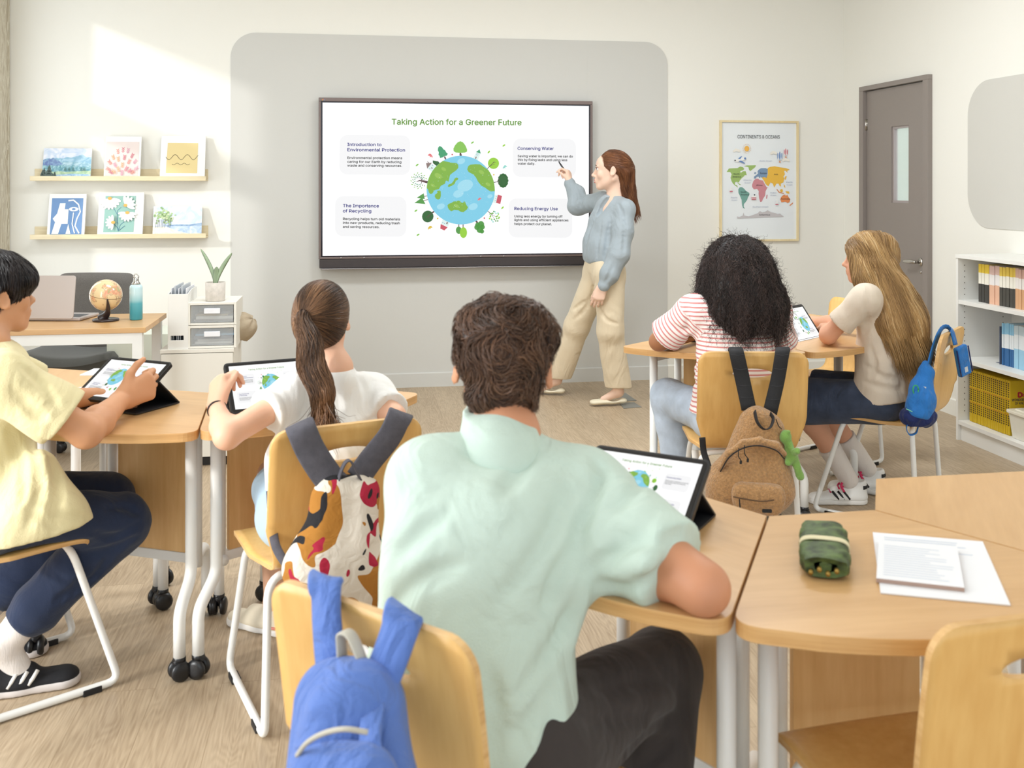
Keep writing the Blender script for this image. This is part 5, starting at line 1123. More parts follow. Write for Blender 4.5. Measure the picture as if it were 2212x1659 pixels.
# ================================================================ soft shapes: distance fields meshed with surface nets
def V3(p): return np.array([p[0], p[1], p[2]], dtype=np.float32)
def smin(a, b, k):
    if k <= 0: return np.minimum(a, b)
    h = np.maximum(k - np.abs(a - b), 0) / k
    return np.minimum(a, b) - h * h * k * 0.25
def smax(a, b, k): return -smin(-a, -b, k)
class Sdf:
    def __init__(s): s.p = []; s.disp = None
    def cap(s, a, b, ra, rb=None, k=0.02, flat=None, cut=None, op='+', bulge=0.0):
        s.p.append(('c', V3(a), V3(b), float(ra), float(ra if rb is None else rb), k, None if flat is None else (V3(Vector(flat[0]).normalized()), flat[1]), [(V3(q), V3(Vector(n).normalized())) for q, n in (cut or [])], op, bulge)); return s
    def chain(s, pts, rs, k=0.02, **kw):
        for i in range(len(pts) - 1): s.cap(pts[i], pts[i + 1], rs[i], rs[i + 1], k, **kw)
        return s
    def ell(s, c, r, R=None, k=0.02, cut=None, op='+'):
        R = Matrix.Identity(3) if R is None else R
        s.p.append(('e', V3(c), np.array(r, np.float32), np.array([[R[i][j] for j in range(3)] for i in range(3)], np.float32), 0, k, None, [(V3(q), V3(Vector(n).normalized())) for q, n in (cut or [])], op, 0)); return s
    def one(s, q, P):
        if q[0] == 'c':
            _, a, b, ra, rb, k, fl, cut, op, bg = q
            if fl is not None:
                n, f = fl; g = 1 / f - 1
                S = lambda X: X + np.multiply.outer(((X - a) @ n) * g, n)
                X, A_, B_ = S(P), a, S(b[None])[0]
            else: X, A_, B_ = P, a, b
            ab = B_ - A_; L2 = float(ab @ ab) + 1e-12
            t = np.clip(((X - A_) @ ab) / L2, 0, 1)
            r = ra + (rb - ra) * t
            if bg: r = r + bg * np.sin(np.pi * t)
            d = np.linalg.norm(X - A_ - t[..., None] * ab, axis=-1) - r
            if fl is not None: d = d * (0.5 + 0.5 * fl[1])
        else:
            _, c, r, R, _, k, fl, cut, op, bg = q
            X = (P - c) @ R; k0 = np.linalg.norm(X / r, axis=-1); k1 = np.linalg.norm(X / (r * r), axis=-1) + 1e-9
            d = k0 * (k0 - 1) / k1
        for pt, n in q[7]: d = np.maximum(d, (P - pt) @ n)
        return d
    def bounds(s, q):
        if q[0] == 'c':
            r = max(q[3], q[4]) + q[9]; 
            lo = np.minimum(q[1], q[2]) - r; hi = np.maximum(q[1], q[2]) + r
        else: r = float(q[2].max()); lo = q[1] - r; hi = q[1] + r
        return lo, hi
    def eval(s, P):
        D = np.full(P.shape[:-1], 0.15, np.float32)
        for q in s.p:
            d = s.one(q, P); D = smin(D, d, q[5]) if q[8] == '+' else smax(D, -d, q[5])
        if s.disp is not None: D = D - s.disp(P)
        return D
    def grad(s, P, e=0.002):
        d0 = s.eval(P); g = np.stack([s.eval(P + np.eye(3, dtype=np.float32)[i] * e) - d0 for i in range(3)], -1)
        return d0, g / (np.linalg.norm(g, axis=-1, keepdims=True) + 1e-9)
    def mesh(s, h=0.006, cuts=(), smooth=1):
        los, his = zip(*[s.bounds(q) for q in s.p if q[8] == '+']); lo = np.min(los, 0) - 3 * h; hi = np.max(his, 0) + 3 * h
        n = np.ceil((hi - lo) / h).astype(int) + 1
        D = np.full(n, 0.15, np.float32); ax = [lo[i] + h * np.arange(n[i], dtype=np.float32) for i in range(3)]
        for q in s.p:
            a, b = s.bounds(q); m = q[5] + 2 * h + 0.012
            i0 = np.maximum(((a - m - lo) / h).astype(int), 0); i1 = np.minimum(((b + m - lo) / h).astype(int) + 2, n)
            if (i1 <= i0).any(): continue
            sl = tuple(slice(i0[i], i1[i]) for i in range(3))
            P = np.stack(np.meshgrid(*[ax[i][sl[i]] for i in range(3)], indexing='ij'), -1)
            d = s.one(q, P); D[sl] = smin(D[sl], d, q[5]) if q[8] == '+' else smax(D[sl], -d, q[5])
        if s.disp is not None:
            ii = np.argwhere(np.abs(D) < 0.02); P = (lo + ii * h).astype(np.float32); D[ii[:, 0], ii[:, 1], ii[:, 2]] -= s.disp(P)
        for pt, nn in cuts:
            pt, nn = V3(pt), V3(Vector(nn).normalized())
            pl = ((ax[0] - pt[0]) * nn[0])[:, None, None] + ((ax[1] - pt[1]) * nn[1])[None, :, None] + ((ax[2] - pt[2]) * nn[2])[None, None, :]
            D = np.maximum(D, pl)
        return nets(D, lo, h, smooth)
def nets(D, lo, h, smooth=1):
    S = D < 0; c = [S[i:S.shape[0] - 1 + i, j:S.shape[1] - 1 + j, k:S.shape[2] - 1 + k] for i in (0, 1) for j in (0, 1) for k in (0, 1)]
    anyc = c[0].copy(); allc = c[0].copy()
    for q in c[1:]: anyc |= q; allc &= q
    act = np.argwhere(anyc & ~allc); off = [(i, j, k) for i in (0, 1) for j in (0, 1) for k in (0, 1)]
    vals = np.stack([D[act[:, 0] + o[0], act[:, 1] + o[1], act[:, 2] + o[2]] for o in off], 1)
    pos = np.zeros((len(act), 3), np.float64); cnt = np.zeros(len(act))
    for a in range(8):
        for b in range(a + 1, 8):
            d = np.array(off[b]) - np.array(off[a])
            if np.abs(d).sum() != 1: continue
            m = (vals[:, a] < 0) != (vals[:, b] < 0); t = vals[m, a] / (vals[m, a] - vals[m, b])
            pos[m] += np.array(off[a]) + t[:, None] * d; cnt[m] += 1
    pos = (act + pos / cnt[:, None]) * h + lo
    idx = np.full(tuple(x - 1 for x in D.shape), -1, np.int64); idx[act[:, 0], act[:, 1], act[:, 2]] = np.arange(len(act))
    F_ = []
    for axx in range(3):
        sl0 = [slice(None)] * 3; sl1 = [slice(None)] * 3; sl0[axx] = slice(0, -1); sl1[axx] = slice(1, None)
        e = np.argwhere(S[tuple(sl0)] != S[tuple(sl1)]); u, v = (axx + 1) % 3, (axx + 2) % 3
        e = e[(e[:, u] > 0) & (e[:, v] > 0) & (e[:, u] < D.shape[u] - 1) & (e[:, v] < D.shape[v] - 1)]
        q = []
        for du, dv in ((-1, -1), (0, -1), (0, 0), (-1, 0)):
            c_ = e.copy(); c_[:, u] += du; c_[:, v] += dv; q.append(idx[c_[:, 0], c_[:, 1], c_[:, 2]])
        q = np.stack(q, 1); fl = S[e[:, 0], e[:, 1], e[:, 2]]; q[~fl] = q[~fl][:, ::-1]; F_.append(q)
    F_ = np.concatenate(F_)
    for _ in range(smooth):
        acc = np.zeros_like(pos); n = np.zeros(len(pos))
        for i in range(4):
            a, b = F_[:, i], F_[:, (i + 1) % 4]
            for k in range(3): acc[:, k] += np.bincount(a, pos[b, k], len(pos)) + np.bincount(b, pos[a, k], len(pos))
            n += np.bincount(a, minlength=len(pos)) + np.bincount(b, minlength=len(pos))
        pos = pos * 0.5 + 0.5 * acc / np.maximum(n, 1)[:, None]
    return pos, F_
def fast_mesh(name, V, F_, mats, parent=None, attr=None, smooth=True):
    V = np.asarray(V, np.float64); F_ = np.asarray(F_)
    if parent is not None:
        Mi = np.array(chain_matrix(parent).inverted()); V = V @ Mi[:3, :3].T + Mi[:3, 3]
    me = bpy.data.meshes.new(name); nv, nf, k = len(V), len(F_), F_.shape[1]
    me.vertices.add(nv); me.vertices.foreach_set('co', V.astype(np.float32).ravel()); me.loops.add(nf * k); me.loops.foreach_set('vertex_index', F_.astype(np.int32).ravel())
    me.polygons.add(nf); me.polygons.foreach_set('loop_start', np.arange(0, nf * k, k, dtype=np.int32))
    try: me.polygons.foreach_set('loop_total', np.full(nf, k, np.int32))
    except Exception: pass
    me.update(calc_edges=True); me.validate()
    me.polygons.foreach_set('use_smooth', np.full(len(me.polygons), smooth))
    for m in (mats if isinstance(mats, (list, tuple)) else [mats]): me.materials.append(m)
    for an, av in (attr or {}).items():
        a = me.attributes.new(an, 'FLOAT', 'POINT'); a.data.foreach_set('value', np.asarray(av, np.float32))
    o = bpy.data.objects.new(name, me); COL.objects.link(o)
    if parent is not None: o.parent = parent
    return o
def soft(name, S, m, parent, h=0.006, cuts=(), smooth=1, attr=None):
    V, F_ = S.mesh(h, cuts, smooth); return fast_mesh(name, V, F_, m, parent, attr(V) if attr else None)
def wrinkle(amp, freq=22.0, seed=0, ax=None, stretch=0.35, sharp=False):
    """folds: warped sines; ax = direction the folds run along"""
    r = np.random.default_rng(seed); W1 = r.normal(size=(5, 3)).astype(np.float32); W1 /= np.linalg.norm(W1, axis=1, keepdims=True); W2 = r.normal(size=(5, 3)).astype(np.float32); ph = r.uniform(0, 6.28, 10).astype(np.float32)
    if ax is not None: a = V3(Vector(ax).normalized()); W1 = W1 - np.outer(W1 @ a, a) * (1 - stretch); W2 = W2 - np.outer(W2 @ a, a) * 0.4
    def f(P):
        o = 0
        for i in range(5):
            q = np.sin(P @ W1[i] * freq * (1 + 0.35 * i) + ph[i] + 1.8 * np.sin(P @ W2[i] * freq * 0.4 + ph[i + 5]))
            o = o + (1 - 2 * np.abs(q) if sharp else q) / (1 + 0.5 * i)
        return (o * amp * 0.45).astype(np.float32)
    return f

def on_surf(S, px):
    """where the camera sees the shape at these pixels"""
    o = np.array([0, 0, HC], np.float32); D = np.stack([V3(ray(u, v)) for u, v in px]); D /= np.linalg.norm(D, axis=1, keepdims=True); t = np.full(len(px), 0.8, np.float32)
    for _ in range(70): t = t + np.clip(S.eval(o + D * t[:, None]), -0.02, 0.14) * 0.9
    return o + D * t[:, None], t < 7.5
def groove(S, paths, r=0.006, depth=0.004, k=0.014, op='-'):
    """creases drawn along the surface: each path is a list of pixels, optional (r, depth) at the end"""
    out = []
    for p in paths:
        rr, dd = (p[-1] if isinstance(p[-1][0], float) and p[-1][0] < 1 else (r, depth)); q = [x for x in p if not (isinstance(x[0], float) and x[0] < 1)]
        sm = [tuple(v)[:2] for v in smoothpath([Vector((a, b, 0)) for a, b in q], 4)]; X, ok = on_surf(S, sm)
        X = X[ok]
        if len(X) < 3: continue
        _, g = S.grad(X); C_ = X + g * (rr - dd) if op == '-' else X - g * (rr - dd); n = len(C_); out.append((C_, rr, n))
    for C_, rr, n in out:
        for i in range(n - 1):
            w0, w1 = (math.sin(math.pi * min(1, max(0.0, (j + 0.35) / n))) for j in (i, i + 1)); S.cap(C_[i], C_[i + 1], rr * (0.35 + 0.65 * w0), rr * (0.35 + 0.65 * w1), k, op=op)
# ---------------------------------------------------------------- hair strands running over a hair volume
def hair_mat(name, a, b_, c_=None, rough=0.38):
    m, nt, b = nodes_of(name); at = N(nt, 'ShaderNodeAttribute'); at.attribute_name = 'tone'
    r = N(nt, 'ShaderNodeValToRGB'); r.color_ramp.elements[0].color = (*lin(a), 1); r.color_ramp.elements[1].color = (*lin(b_), 1); r.color_ramp.elements[0].position = 0.1; r.color_ramp.elements[1].position = 0.75
    if c_: e = r.color_ramp.elements.new(0.97); e.color = (*lin(c_), 1)
    nt.links.new(at.outputs['Fac'], r.inputs[0]); nt.links.new(r.outputs[0], b.inputs['Base Color']); b.inputs['Roughness'].default_value = rough; b.inputs['Specular IOR Level'].default_value = 0.45
    return m
def sample_surface(V, F_, n, rng, keep=None):
    c = V[F_].mean(1); a = np.linalg.norm(np.cross(V[F_[:, 1]] - V[F_[:, 0]], V[F_[:, 3]] - V[F_[:, 0]]), axis=1)
    if keep is not None: a = a * keep(c)
    i = rng.choice(len(F_), n, p=a / a.sum()); w = rng.dirichlet((1, 1, 1, 1), n); return (V[F_[i]] * w[..., None]).sum(1).astype(np.float32)
def strands(S, roots, flow, length, K=10, off=(0.0, 0.004), jit=0.25, width=0.0009, wav=0.0, wfreq=60.0, rng=None, project=True, lift=0.0, clump=0.0, curl=0.0, grav=None):
    rng = rng or RNG; n = len(roots); P = roots.copy(); out = [P.copy()]; L = length * rng.uniform(0.6, 1.15, n).astype(np.float32) if not hasattr(length, '__len__') else np.asarray(length, np.float32)
    oo = rng.uniform(off[0], off[1], n).astype(np.float32); J = rng.normal(size=(n, 3)).astype(np.float32) * jit
    ph = rng.uniform(0, 6.28, (n, 2)).astype(np.float32); st = (L / (K - 1))[:, None]; NN = []
    for i in range(K - 1):
        d0, g = S.grad(P); NN.append(g)
        f = flow(P) + J * (0.5 + i / K)
        if clump: f = f + clump * np.stack([np.sin(P[:, 1] * 55 + 3 * np.sin(P[:, 2] * 31)), np.sin(P[:, 2] * 60 + 2 * np.sin(P[:, 0] * 37)), np.sin(P[:, 0] * 58 + 2 * np.sin(P[:, 1] * 43))], -1).astype(np.float32)
        if project: f = f - g * (f * g).sum(-1, keepdims=True) * 1.0
        f = f / (np.linalg.norm(f, axis=-1, keepdims=True) + 1e-9) + g * lift
        P = P + f * st
        if project:
            d0 = S.eval(P); P = P - g * (d0 - oo - lift * (i + 1) * st[:, 0])[:, None] * 0.9
        out.append(P.copy())
    d0, g = S.grad(P); NN.append(g)
    P = np.stack(out, 1); NN = np.stack(NN, 1); T = np.gradient(P, axis=1); T /= np.linalg.norm(T, axis=-1, keepdims=True) + 1e-9
    B = np.cross(T, NN); B /= np.linalg.norm(B, axis=-1, keepdims=True) + 1e-9; NN = np.cross(B, T)
    s = np.linspace(0, 1, K, dtype=np.float32)[None, :, None]
    if wav or curl:
        a = wfreq * s * L[:, None, None] + ph[:, None, :1]
        P = P + B * np.sin(a) * (wav + curl) * np.minimum(1, s * 4) + NN * np.cos(a + ph[:, None, 1:]) * (wav * 0.4 + curl) * np.minimum(1, s * 4)
    return P, B, NN, width
def strand_mesh(name, sets, m, parent, tone=None, rng=None):
    rng = rng or RNG; VV, FF, TT = [], [], []; o = 0
    for P, B, NN, width in sets:
        n, K = P.shape[:2]; w = width * (1.0 - 0.75 * np.linspace(0, 1, K) ** 3)[None, :, None] * rng.uniform(0.7, 1.3, (n, 1, 1))
        sec = [P + B * w * math.cos(a) + NN * w * math.sin(a) for a in (0.3, 2.4, 4.5)]
        V = np.stack(sec, 2).reshape(-1, 3)
        i = np.arange(n)[:, None, None] * K * 3 + np.arange(K - 1)[None, :, None] * 3; j = np.arange(3)[None, None, :]; j2 = (j + 1) % 3
        F_ = np.stack([i + j, i + j2, i + 3 + j2, i + 3 + j], -1).reshape(-1, 4)
        VV.append(V); FF.append(F_ + o); o += len(V)
        t = rng.beta(2, 2, n) if tone is None else tone(P, rng); TT.append(np.repeat(t, K * 3))
    return fast_mesh(name, np.concatenate(VV), np.concatenate(FF), m, parent, {'tone': np.clip(np.concatenate(TT), 0, 1)})

# ---------------------------------------------------------------- people
def skin(name, rgb): return mat(name, rgb, rough=0.5, sub=0.08, var=0.05, vscale=9, bump=0.05, bscale=300, spec=0.35)
def cloth(name, rgb, fold=0.35, fscale=7.0, **k):
    a = dict(rough=0.9, bump=0.25, bscale=380, sheen=0.15, var=0.03, vscale=12, spec=0.2); a.update(k)
    if name in MATS: return MATS[name]
    m = mat(name, rgb, **a); nt = m.node_tree; L = nt.links; b = nt.nodes['Principled BSDF']
    tc = N(nt, 'ShaderNodeTexCoord'); mp = N(nt, 'ShaderNodeMapping'); mp.inputs['Scale'].default_value = (1, 1, 0.6); mp.inputs['Rotation'].default_value = (0.3, 0.4, 0.2); L.new(tc.outputs['Object'], mp.inputs[0])
    n = N(nt, 'ShaderNodeTexNoise'); n.inputs['Scale'].default_value = fscale; n.inputs['Detail'].default_value = 2.5; n.inputs['Distortion'].default_value = 2.2; n.inputs['Roughness'].default_value = 0.45; L.new(mp.outputs[0], n.inputs['Vector'])
    bp = N(nt, 'ShaderNodeBump'); bp.inputs['Strength'].default_value = fold; bp.inputs['Distance'].default_value = 0.035; L.new(n.outputs['Fac'], bp.inputs['Height'])
    old = [l for l in nt.links if l.to_socket == b.inputs['Normal']][0].from_node; L.new(bp.outputs[0], old.inputs['Normal'])
    return m
def frame_from(f, up=(0, 0, 1)):
    """columns: right, forward, up"""
    f = Vector(f).normalized(); r = f.cross(Vector(up)).normalized(); u = r.cross(f); return Matrix((r, f, u)).transposed()
def head(S, c, R, s=1.0, neck=None, neck_r=0.052, ears=True, face=True, ex=0.079):
    c = Vector(c); q = lambda x, y, z: c + R @ (Vector((x, y, z)) * s)
    S.ell(q(0, -0.010, 0.018), (0.074 * s, 0.094 * s, 0.086 * s), R, 0.02)
    S.ell(q(0, 0.028, -0.040), (0.057 * s, 0.058 * s, 0.072 * s), R, 0.03)
    S.ell(q(0, 0.048, 0.030), (0.054 * s, 0.040 * s, 0.044 * s), R, 0.02)
    for sg in (-1, 1):
        S.cap(q(sg * 0.052, -0.005, -0.052), q(sg * 0.016, 0.062, -0.094), 0.017 * s, 0.016 * s, 0.025)
    S.ell(q(0, 0.074, -0.097), (0.021 * s, 0.017 * s, 0.016 * s), R, 0.02)
    if face:
        for sg in (-1, 1):
            S.ell(q(sg * 0.036, 0.066, -0.028), (0.020 * s, 0.016 * s, 0.022 * s), R, 0.018)
            S.ell(q(sg * 0.030, 0.094, 0.004), (0.015 * s, 0.010 * s, 0.009 * s), R, 0.010, op='-')
            S.ell(q(sg * 0.028, 0.080, 0.019), (0.020 * s, 0.008 * s, 0.005 * s), R, 0.010)
        S.cap(q(0, 0.083, 0.008), q(0, 0.103, -0.028), 0.0075 * s, 0.010 * s, 0.012)
        S.ell(q(0, 0.106, -0.031), (0.012 * s, 0.012 * s, 0.009 * s), R, 0.008)
        for sg in (-1, 1): S.ell(q(sg * 0.011, 0.098, -0.036), (0.007 * s, 0.008 * s, 0.006 * s), R, 0.006)
        S.ell(q(0, 0.080, -0.062), (0.026 * s, 0.018 * s, 0.024 * s), R, 0.018)
        S.ell(q(0, 0.0965, -0.0585), (0.019 * s, 0.006 * s, 0.0045 * s), R, 0.006)
        S.ell(q(0, 0.0945, -0.0700), (0.017 * s, 0.006 * s, 0.0050 * s), R, 0.006)
        S.cap(q(-0.018, 0.104, -0.0635), q(0.018, 0.104, -0.0635), 0.0018 * s, None, 0.004, op='-')
    if ears:
        for sg in (-1, 1):
            Re = R @ Matrix.Rotation(sg * -0.35, 3, 'Z') @ Matrix.Rotation(0.15, 3, 'X')
            S.ell(q(sg * ex, -0.010, -0.010), (0.0065 * s, 0.018 * s, 0.029 * s), Re, 0.008)
            S.ell(q(sg * (ex + .003), 0.000, -0.028), (0.006 * s, 0.009 * s, 0.012 * s), Re, 0.006)
            S.ell(q(sg * (ex + .006), -0.006, -0.008), (0.004 * s, 0.010 * s, 0.017 * s), Re, 0.005, op='-')
    if neck is not None:
        S.cap(q(0, -0.022, -0.045), neck, neck_r * s, neck_r * s * 1.12, 0.03)
def hand(S, w, f, n, t, curl=(0.5,) * 4, s=1.0, spread=0.06, thumb=(0.5, 0.4, 0.3), kf=0.004):
    """w wrist point, f finger direction, n palm side, t thumb side; curl in radians per joint"""
    w, f = Vector(w), Vector(f).normalized(); n = Vector(n); n = (n - f * n.dot(f)).normalized(); t0 = Vector(t); t = f.cross(n); t = t if t.dot(t0) > 0 else -t
    offs = (0.027, 0.009, -0.009, -0.026); lens = ((0.043, 0.026, 0.021), (0.047, 0.029, 0.022), (0.043, 0.027, 0.021), (0.034, 0.020, 0.019)); base = (0.083, 0.086, 0.081, 0.072)
    S.cap(w - f * 0.015 * s, w + f * 0.02 * s, 0.022 * s, 0.024 * s, 0.02, flat=(n, 0.72))
    n0 = n.copy()
    for i in range(4):
        n = n0.copy(); k = w + f * base[i] * s + t * offs[i] * s
        S.cap(w + f * 0.012 * s + t * offs[i] * 0.55 * s, k, 0.0145 * s, 0.0125 * s, 0.016)
        d = (f + t * spread * (1.5 - i)).normalized(); p = k; rr = (0.0090, 0.0082, 0.0074, 0.0066); cu = curl[i] if hasattr(curl, '__len__') else curl; cs = cu if hasattr(cu, '__len__') else (cu, cu * 1.1, cu * 0.8)
        for j in range(3):
            a = cs[j]; ax = d.cross(n).normalized(); d = (Matrix.Rotation(a, 3, ax) @ d).normalized(); n2 = n
            q = p + d * lens[i][j] * s; sc = (1, 1.02, 0.97, 0.86)[i]
            S.cap(p, q, rr[j] * s * sc, rr[j + 1] * s * sc, kf); p = q
            n = (n - d * n.dot(d)); n = n.normalized() if n.length > 1e-3 else n2
    nn = n0
    a = w + f * 0.018 * s + t * 0.020 * s; b = a + (f * math.cos(thumb[0]) + t * math.sin(thumb[0]) + nn * thumb[2] * 0.8).normalized() * 0.042 * s
    d = (f * math.cos(thumb[0] * 0.5) + t * math.sin(thumb[0]) * 0.6 + nn * thumb[2] * 1.3).normalized(); c = b + d * 0.031 * s; d2 = (d + f * 0.25 + nn * thumb[1] * 0.5 - t * 0.2).normalized()
    S.cap(a, b, 0.0165 * s, 0.0120 * s, 0.014); S.cap(b, c, 0.0108 * s, 0.0096 * s, 0.005); S.cap(c, c + d2 * 0.024 * s, 0.0096 * s, 0.0075 * s, 0.004)
def arm(S, sh, el, wr, r=(0.044, 0.036, 0.034, 0.023), k=0.02):
    sh, el, wr = Vector(sh), Vector(el), Vector(wr); m = el.lerp(wr, 0.3)
    S.cap(sh, el, r[0], r[1], k); S.cap(el, m, r[2], r[2] * 1.04, k); S.cap(m, wr, r[2] * 1.04, r[3], k)
def leg(S, hip, knee, ank, r=(0.075, 0.052, 0.052, 0.033), k=0.03):
    hip, knee, ank = Vector(hip), Vector(knee), Vector(ank); m = knee.lerp(ank, 0.3)
    S.cap(hip, knee, r[0], r[1], k); S.cap(knee, m, r[1] * 0.95, r[2], k); S.cap(m, ank, r[2], r[3], k)
def shoe_sdf(heel, toe, up_h=0.055, w=0.042, sole=0.012):
    """low shoe outline lying on the floor"""
    heel, toe = Vector(heel), Vector(toe); d = (toe - heel).normalized(); S = Sdf(); z = Vector((0, 0, 1)); L = (toe - heel).length
    a = heel + d * w * 0.8; b = toe - d * w * 0.9
    S.cap(a + z * 0.030, a + d * L * 0.3 + z * 0.030, w * 0.80, w * 0.84, 0.02, flat=(z, 0.62)); S.cap(a + d * L * 0.3 + z * 0.028, b + z * 0.024, w * 0.84, w * 0.95, 0.02, flat=(z, 0.52))
    return S, a, b, d
# ================================================================ the boy in the mint shirt (foreground)
UP = Vector((0, 0, 1))
def person(loc, label, cat='person'):
    o = empty('person', loc); tag(o, label, cat); return o
def cdir(x, d, h=0.0): v = C(x, d, 0); return Vector((v.x, v.y, h))
SK1 = skin('skin_tan', (202, 142, 108)); SK2 = skin('skin_light', (226, 178, 150)); SK3 = skin('skin_brown', (168, 116, 82)); SK4 = skin('skin_fair', (236, 200, 178)); SK5 = skin('skin_warm', (204, 150, 112)); SK6 = skin('skin_peach', (218, 168, 138))

def boy_mint():
    R0 = person(C(-0.046, 1.64), 'boy in a mint green shirt seen from behind, leaning on his desk in the foreground')
    hc = P(1087, 790, 1.84); f = cdir(-0.02, 1, 0.03); R = frame_from(f) @ Matrix.Rotation(0.06, 3, 'Y')
    nb = P(1092, 945, 1.765); shL, shR = P(926, 1040, 1.72), P(1262, 1062, 1.75); elR, wrR = C(0.300, 1.56, 0.768), C(0.130, 1.78, 0.758); elL, wrL = C(-0.155, 1.90, 0.775), C(0.02, 2.04, 0.762)
    hipL, hipR = C(-0.13, 1.60, 0.50), C(0.035, 1.59, 0.50); knR, anR = C(0.285, 1.90, 0.475), C(0.22, 1.72, 0.08); knL, anL = C(-0.12, 1.98, 0.48), C(-0.16, 1.85, 0.08)
    B = Sdf(); head(B, hc, R, 0.98, nb, 0.049, ex=0.087)
    B.cap(nb, (shL + shR) / 2 - UP * 0.03, 0.058, 0.07, 0.03); B.cap(shL, shR, 0.05, 0.05, 0.04); B.cap((shL + shR) / 2 - UP * 0.06, (hipL + hipR) / 2, 0.10, 0.10, 0.03)
    arm(B, shR, elR, wrR, (0.046, 0.040, 0.036, 0.024)); arm(B, shL, elL, wrL)
    hand(B, wrR, cdir(-0.9, 0.45), -UP, cdir(0.4, 0.9), 0.35, 0.98); hand(B, wrL, cdir(0.95, 0.3), -UP, cdir(-0.2, 0.9), 0.4, 0.98)
    leg(B, hipR, knR, anR, (0.06, 0.045, 0.042, 0.03)); leg(B, hipL, knL, anL, (0.06, 0.045, 0.042, 0.03))
    soft('body', B, SK1, R0, 0.005)
    # shirt
    S = Sdf(); fb = cdir(-0.1, 1); ch = (shL + shR) / 2; wa = C(-0.055, 1.60, 0.60); mid = C(-0.035, 1.665, 0.79); z = UP
    S.cap(shL + cdir(0.022, 0.0, -0.012), shR + cdir(-0.022, 0, -0.012), 0.072, 0.072, 0.05, flat=(fb, 0.88))
    S.cap(nb - z * 0.030, ch + z * 0.00, 0.056, 0.08, 0.05)
    for sg, sh in ((-1, shL), (1, shR)): S.cap(nb + cdir(sg * 0.020, 0, -0.050), sh + z * 0.004, 0.050, 0.060, 0.05)
    S.cap(ch + cdir(-0.055, -0.01, -0.06), mid + cdir(-0.055, 0, -0.02), 0.108, 0.110, 0.06, flat=(fb, 0.82)); S.cap(ch + cdir(0.055, -0.01, -0.06), mid + cdir(0.045, 0, -0.02), 0.108, 0.108, 0.06, flat=(fb, 0.82))
    S.cap(mid + cdir(-0.055, 0, 0), wa + cdir(-0.055, 0, -0.02), 0.110, 0.118, 0.06, flat=(fb, 0.85)); S.cap(mid + cdir(0.035, 0, 0), wa + cdir(0.03, 0, -0.02), 0.108, 0.112, 0.06, flat=(fb, 0.85))
    S.cap(wa + cdir(-0.05, 0, 0), C(-0.10, 1.585, 0.46), 0.118, 0.125, 0.05, flat=(fb, 0.85)); S.cap(wa + cdir(0.03, 0, 0), C(0.0, 1.585, 0.46), 0.112, 0.12, 0.05, flat=(fb, 0.85))
    uR = (elR - shR).normalized(); hemR = shR + uR * 0.205; uL = (elL - shL).normalized(); hemL = shL + uL * 0.20
    S.cap(shR + uR * 0.0, hemR + uR * 0.05, 0.064, 0.076, 0.045, cut=[(hemR, uR)], flat=(z, 1.0)); S.cap(shL, hemL + uL * 0.05, 0.066, 0.078, 0.04, cut=[(hemL, uL)])
    # drape under the right arm
    S.cap(shR + cdir(0.01, -0.03, -0.07), hemR + Vector((0, 0, -0.03)) - uR * 0.03, 0.055, 0.055, 0.05, cut=[(hemR, uR)])
    S.cap(P(1215, 1220, 1.66), P(1345, 1150, 1.675), 0.062, 0.062, 0.05)
    groove(S, [[(1290, 1000), (1306, 1040), (1288, 1095), (1262, 1150), (1246, 1215), (0.012, 0.007)], [(1246, 1180), (1205, 1245), (1178, 1310), (0.009, 0.005)], [(1262, 1235), (1330, 1205), (1400, 1135), (0.010, 0.005)], [(1285, 1262), (1370, 1258), (1430, 1225), (0.008, 0.004)],
               [(1238, 1300), (1196, 1400), (1130, 1500), (0.012, 0.006)], [(1222, 1400), (1175, 1520), (1105, 1610), (0.010, 0.005)], [(1300, 1100), (1350, 1080), (1390, 1040), (0.007, 0.003)], [(1145, 972), (1122, 1012), (1088, 1065), (0.006, 0.003)], [(1010, 975), (1060, 990), (1120, 985), (0.005, 0.002)],
               [(1225, 1060), (1170, 1180), (1080, 1300), (0.009, 0.003)], [(850, 1210), (910, 1150), (960, 1110), (0.007, 0.002)], [(835, 1330), (900, 1260), (990, 1220), (0.008, 0.003)], [(1200, 1480), (1195, 1560), (1180, 1640), (0.008, 0.004)], [(1060, 1450), (1075, 1550), (1070, 1640), (0.008, 0.003)], [(1330, 1150), (1400, 1180), (1470, 1150), (0.006, 0.0025)]], k=0.02)
    groove(S, [[(1262, 1270), (1235, 1350), (1190, 1450), (0.012, 0.004)], [(1300, 1225), (1360, 1225), (1420, 1190), (0.010, 0.003)], [(1320, 1045), (1300, 1110), (1275, 1160), (0.008, 0.003)]], k=0.02, op='+')
    groove(S, [[(1284, 985), (1302, 1030), (1286, 1090), (1260, 1150), (0.005, 0.0045)]], k=0.004)
    groove(S, [[(1003, 985), (968, 1090), (940, 1230), (928, 1370), (0.0025, 0.0012)]], k=0.003)
    S.disp = wrinkle(0.0026, 20, 3, cdir(0.5, 0, 1), 0.5)
    Sb = S
    M_mint = cloth('mint_cotton', (196, 213, 201), bump=0.35, bscale=520, fold=0.5)
    soft('shirt', S, M_mint, R0, 0.006, smooth=2)
    # band collar
    ax = (hc + R @ Vector((0, -0.02, -0.06)) - nb).normalized(); cb = P(1076, 938, 1.765); K = Sdf()
    K.cap(cb - ax * 0.045, cb + ax * 0.05, 0.067, 0.0600, 0.02, cut=[(P(1076, 936, 1.706), cdir(0.14, -0.10, 1))]); K.cap(cb - ax * 0.04 - cdir(0, 0, 0.02), cb - ax * 0.03, 0.072, 0.066, 0.03)
    soft('collar', K, M_mint, R0, 0.004, smooth=2)
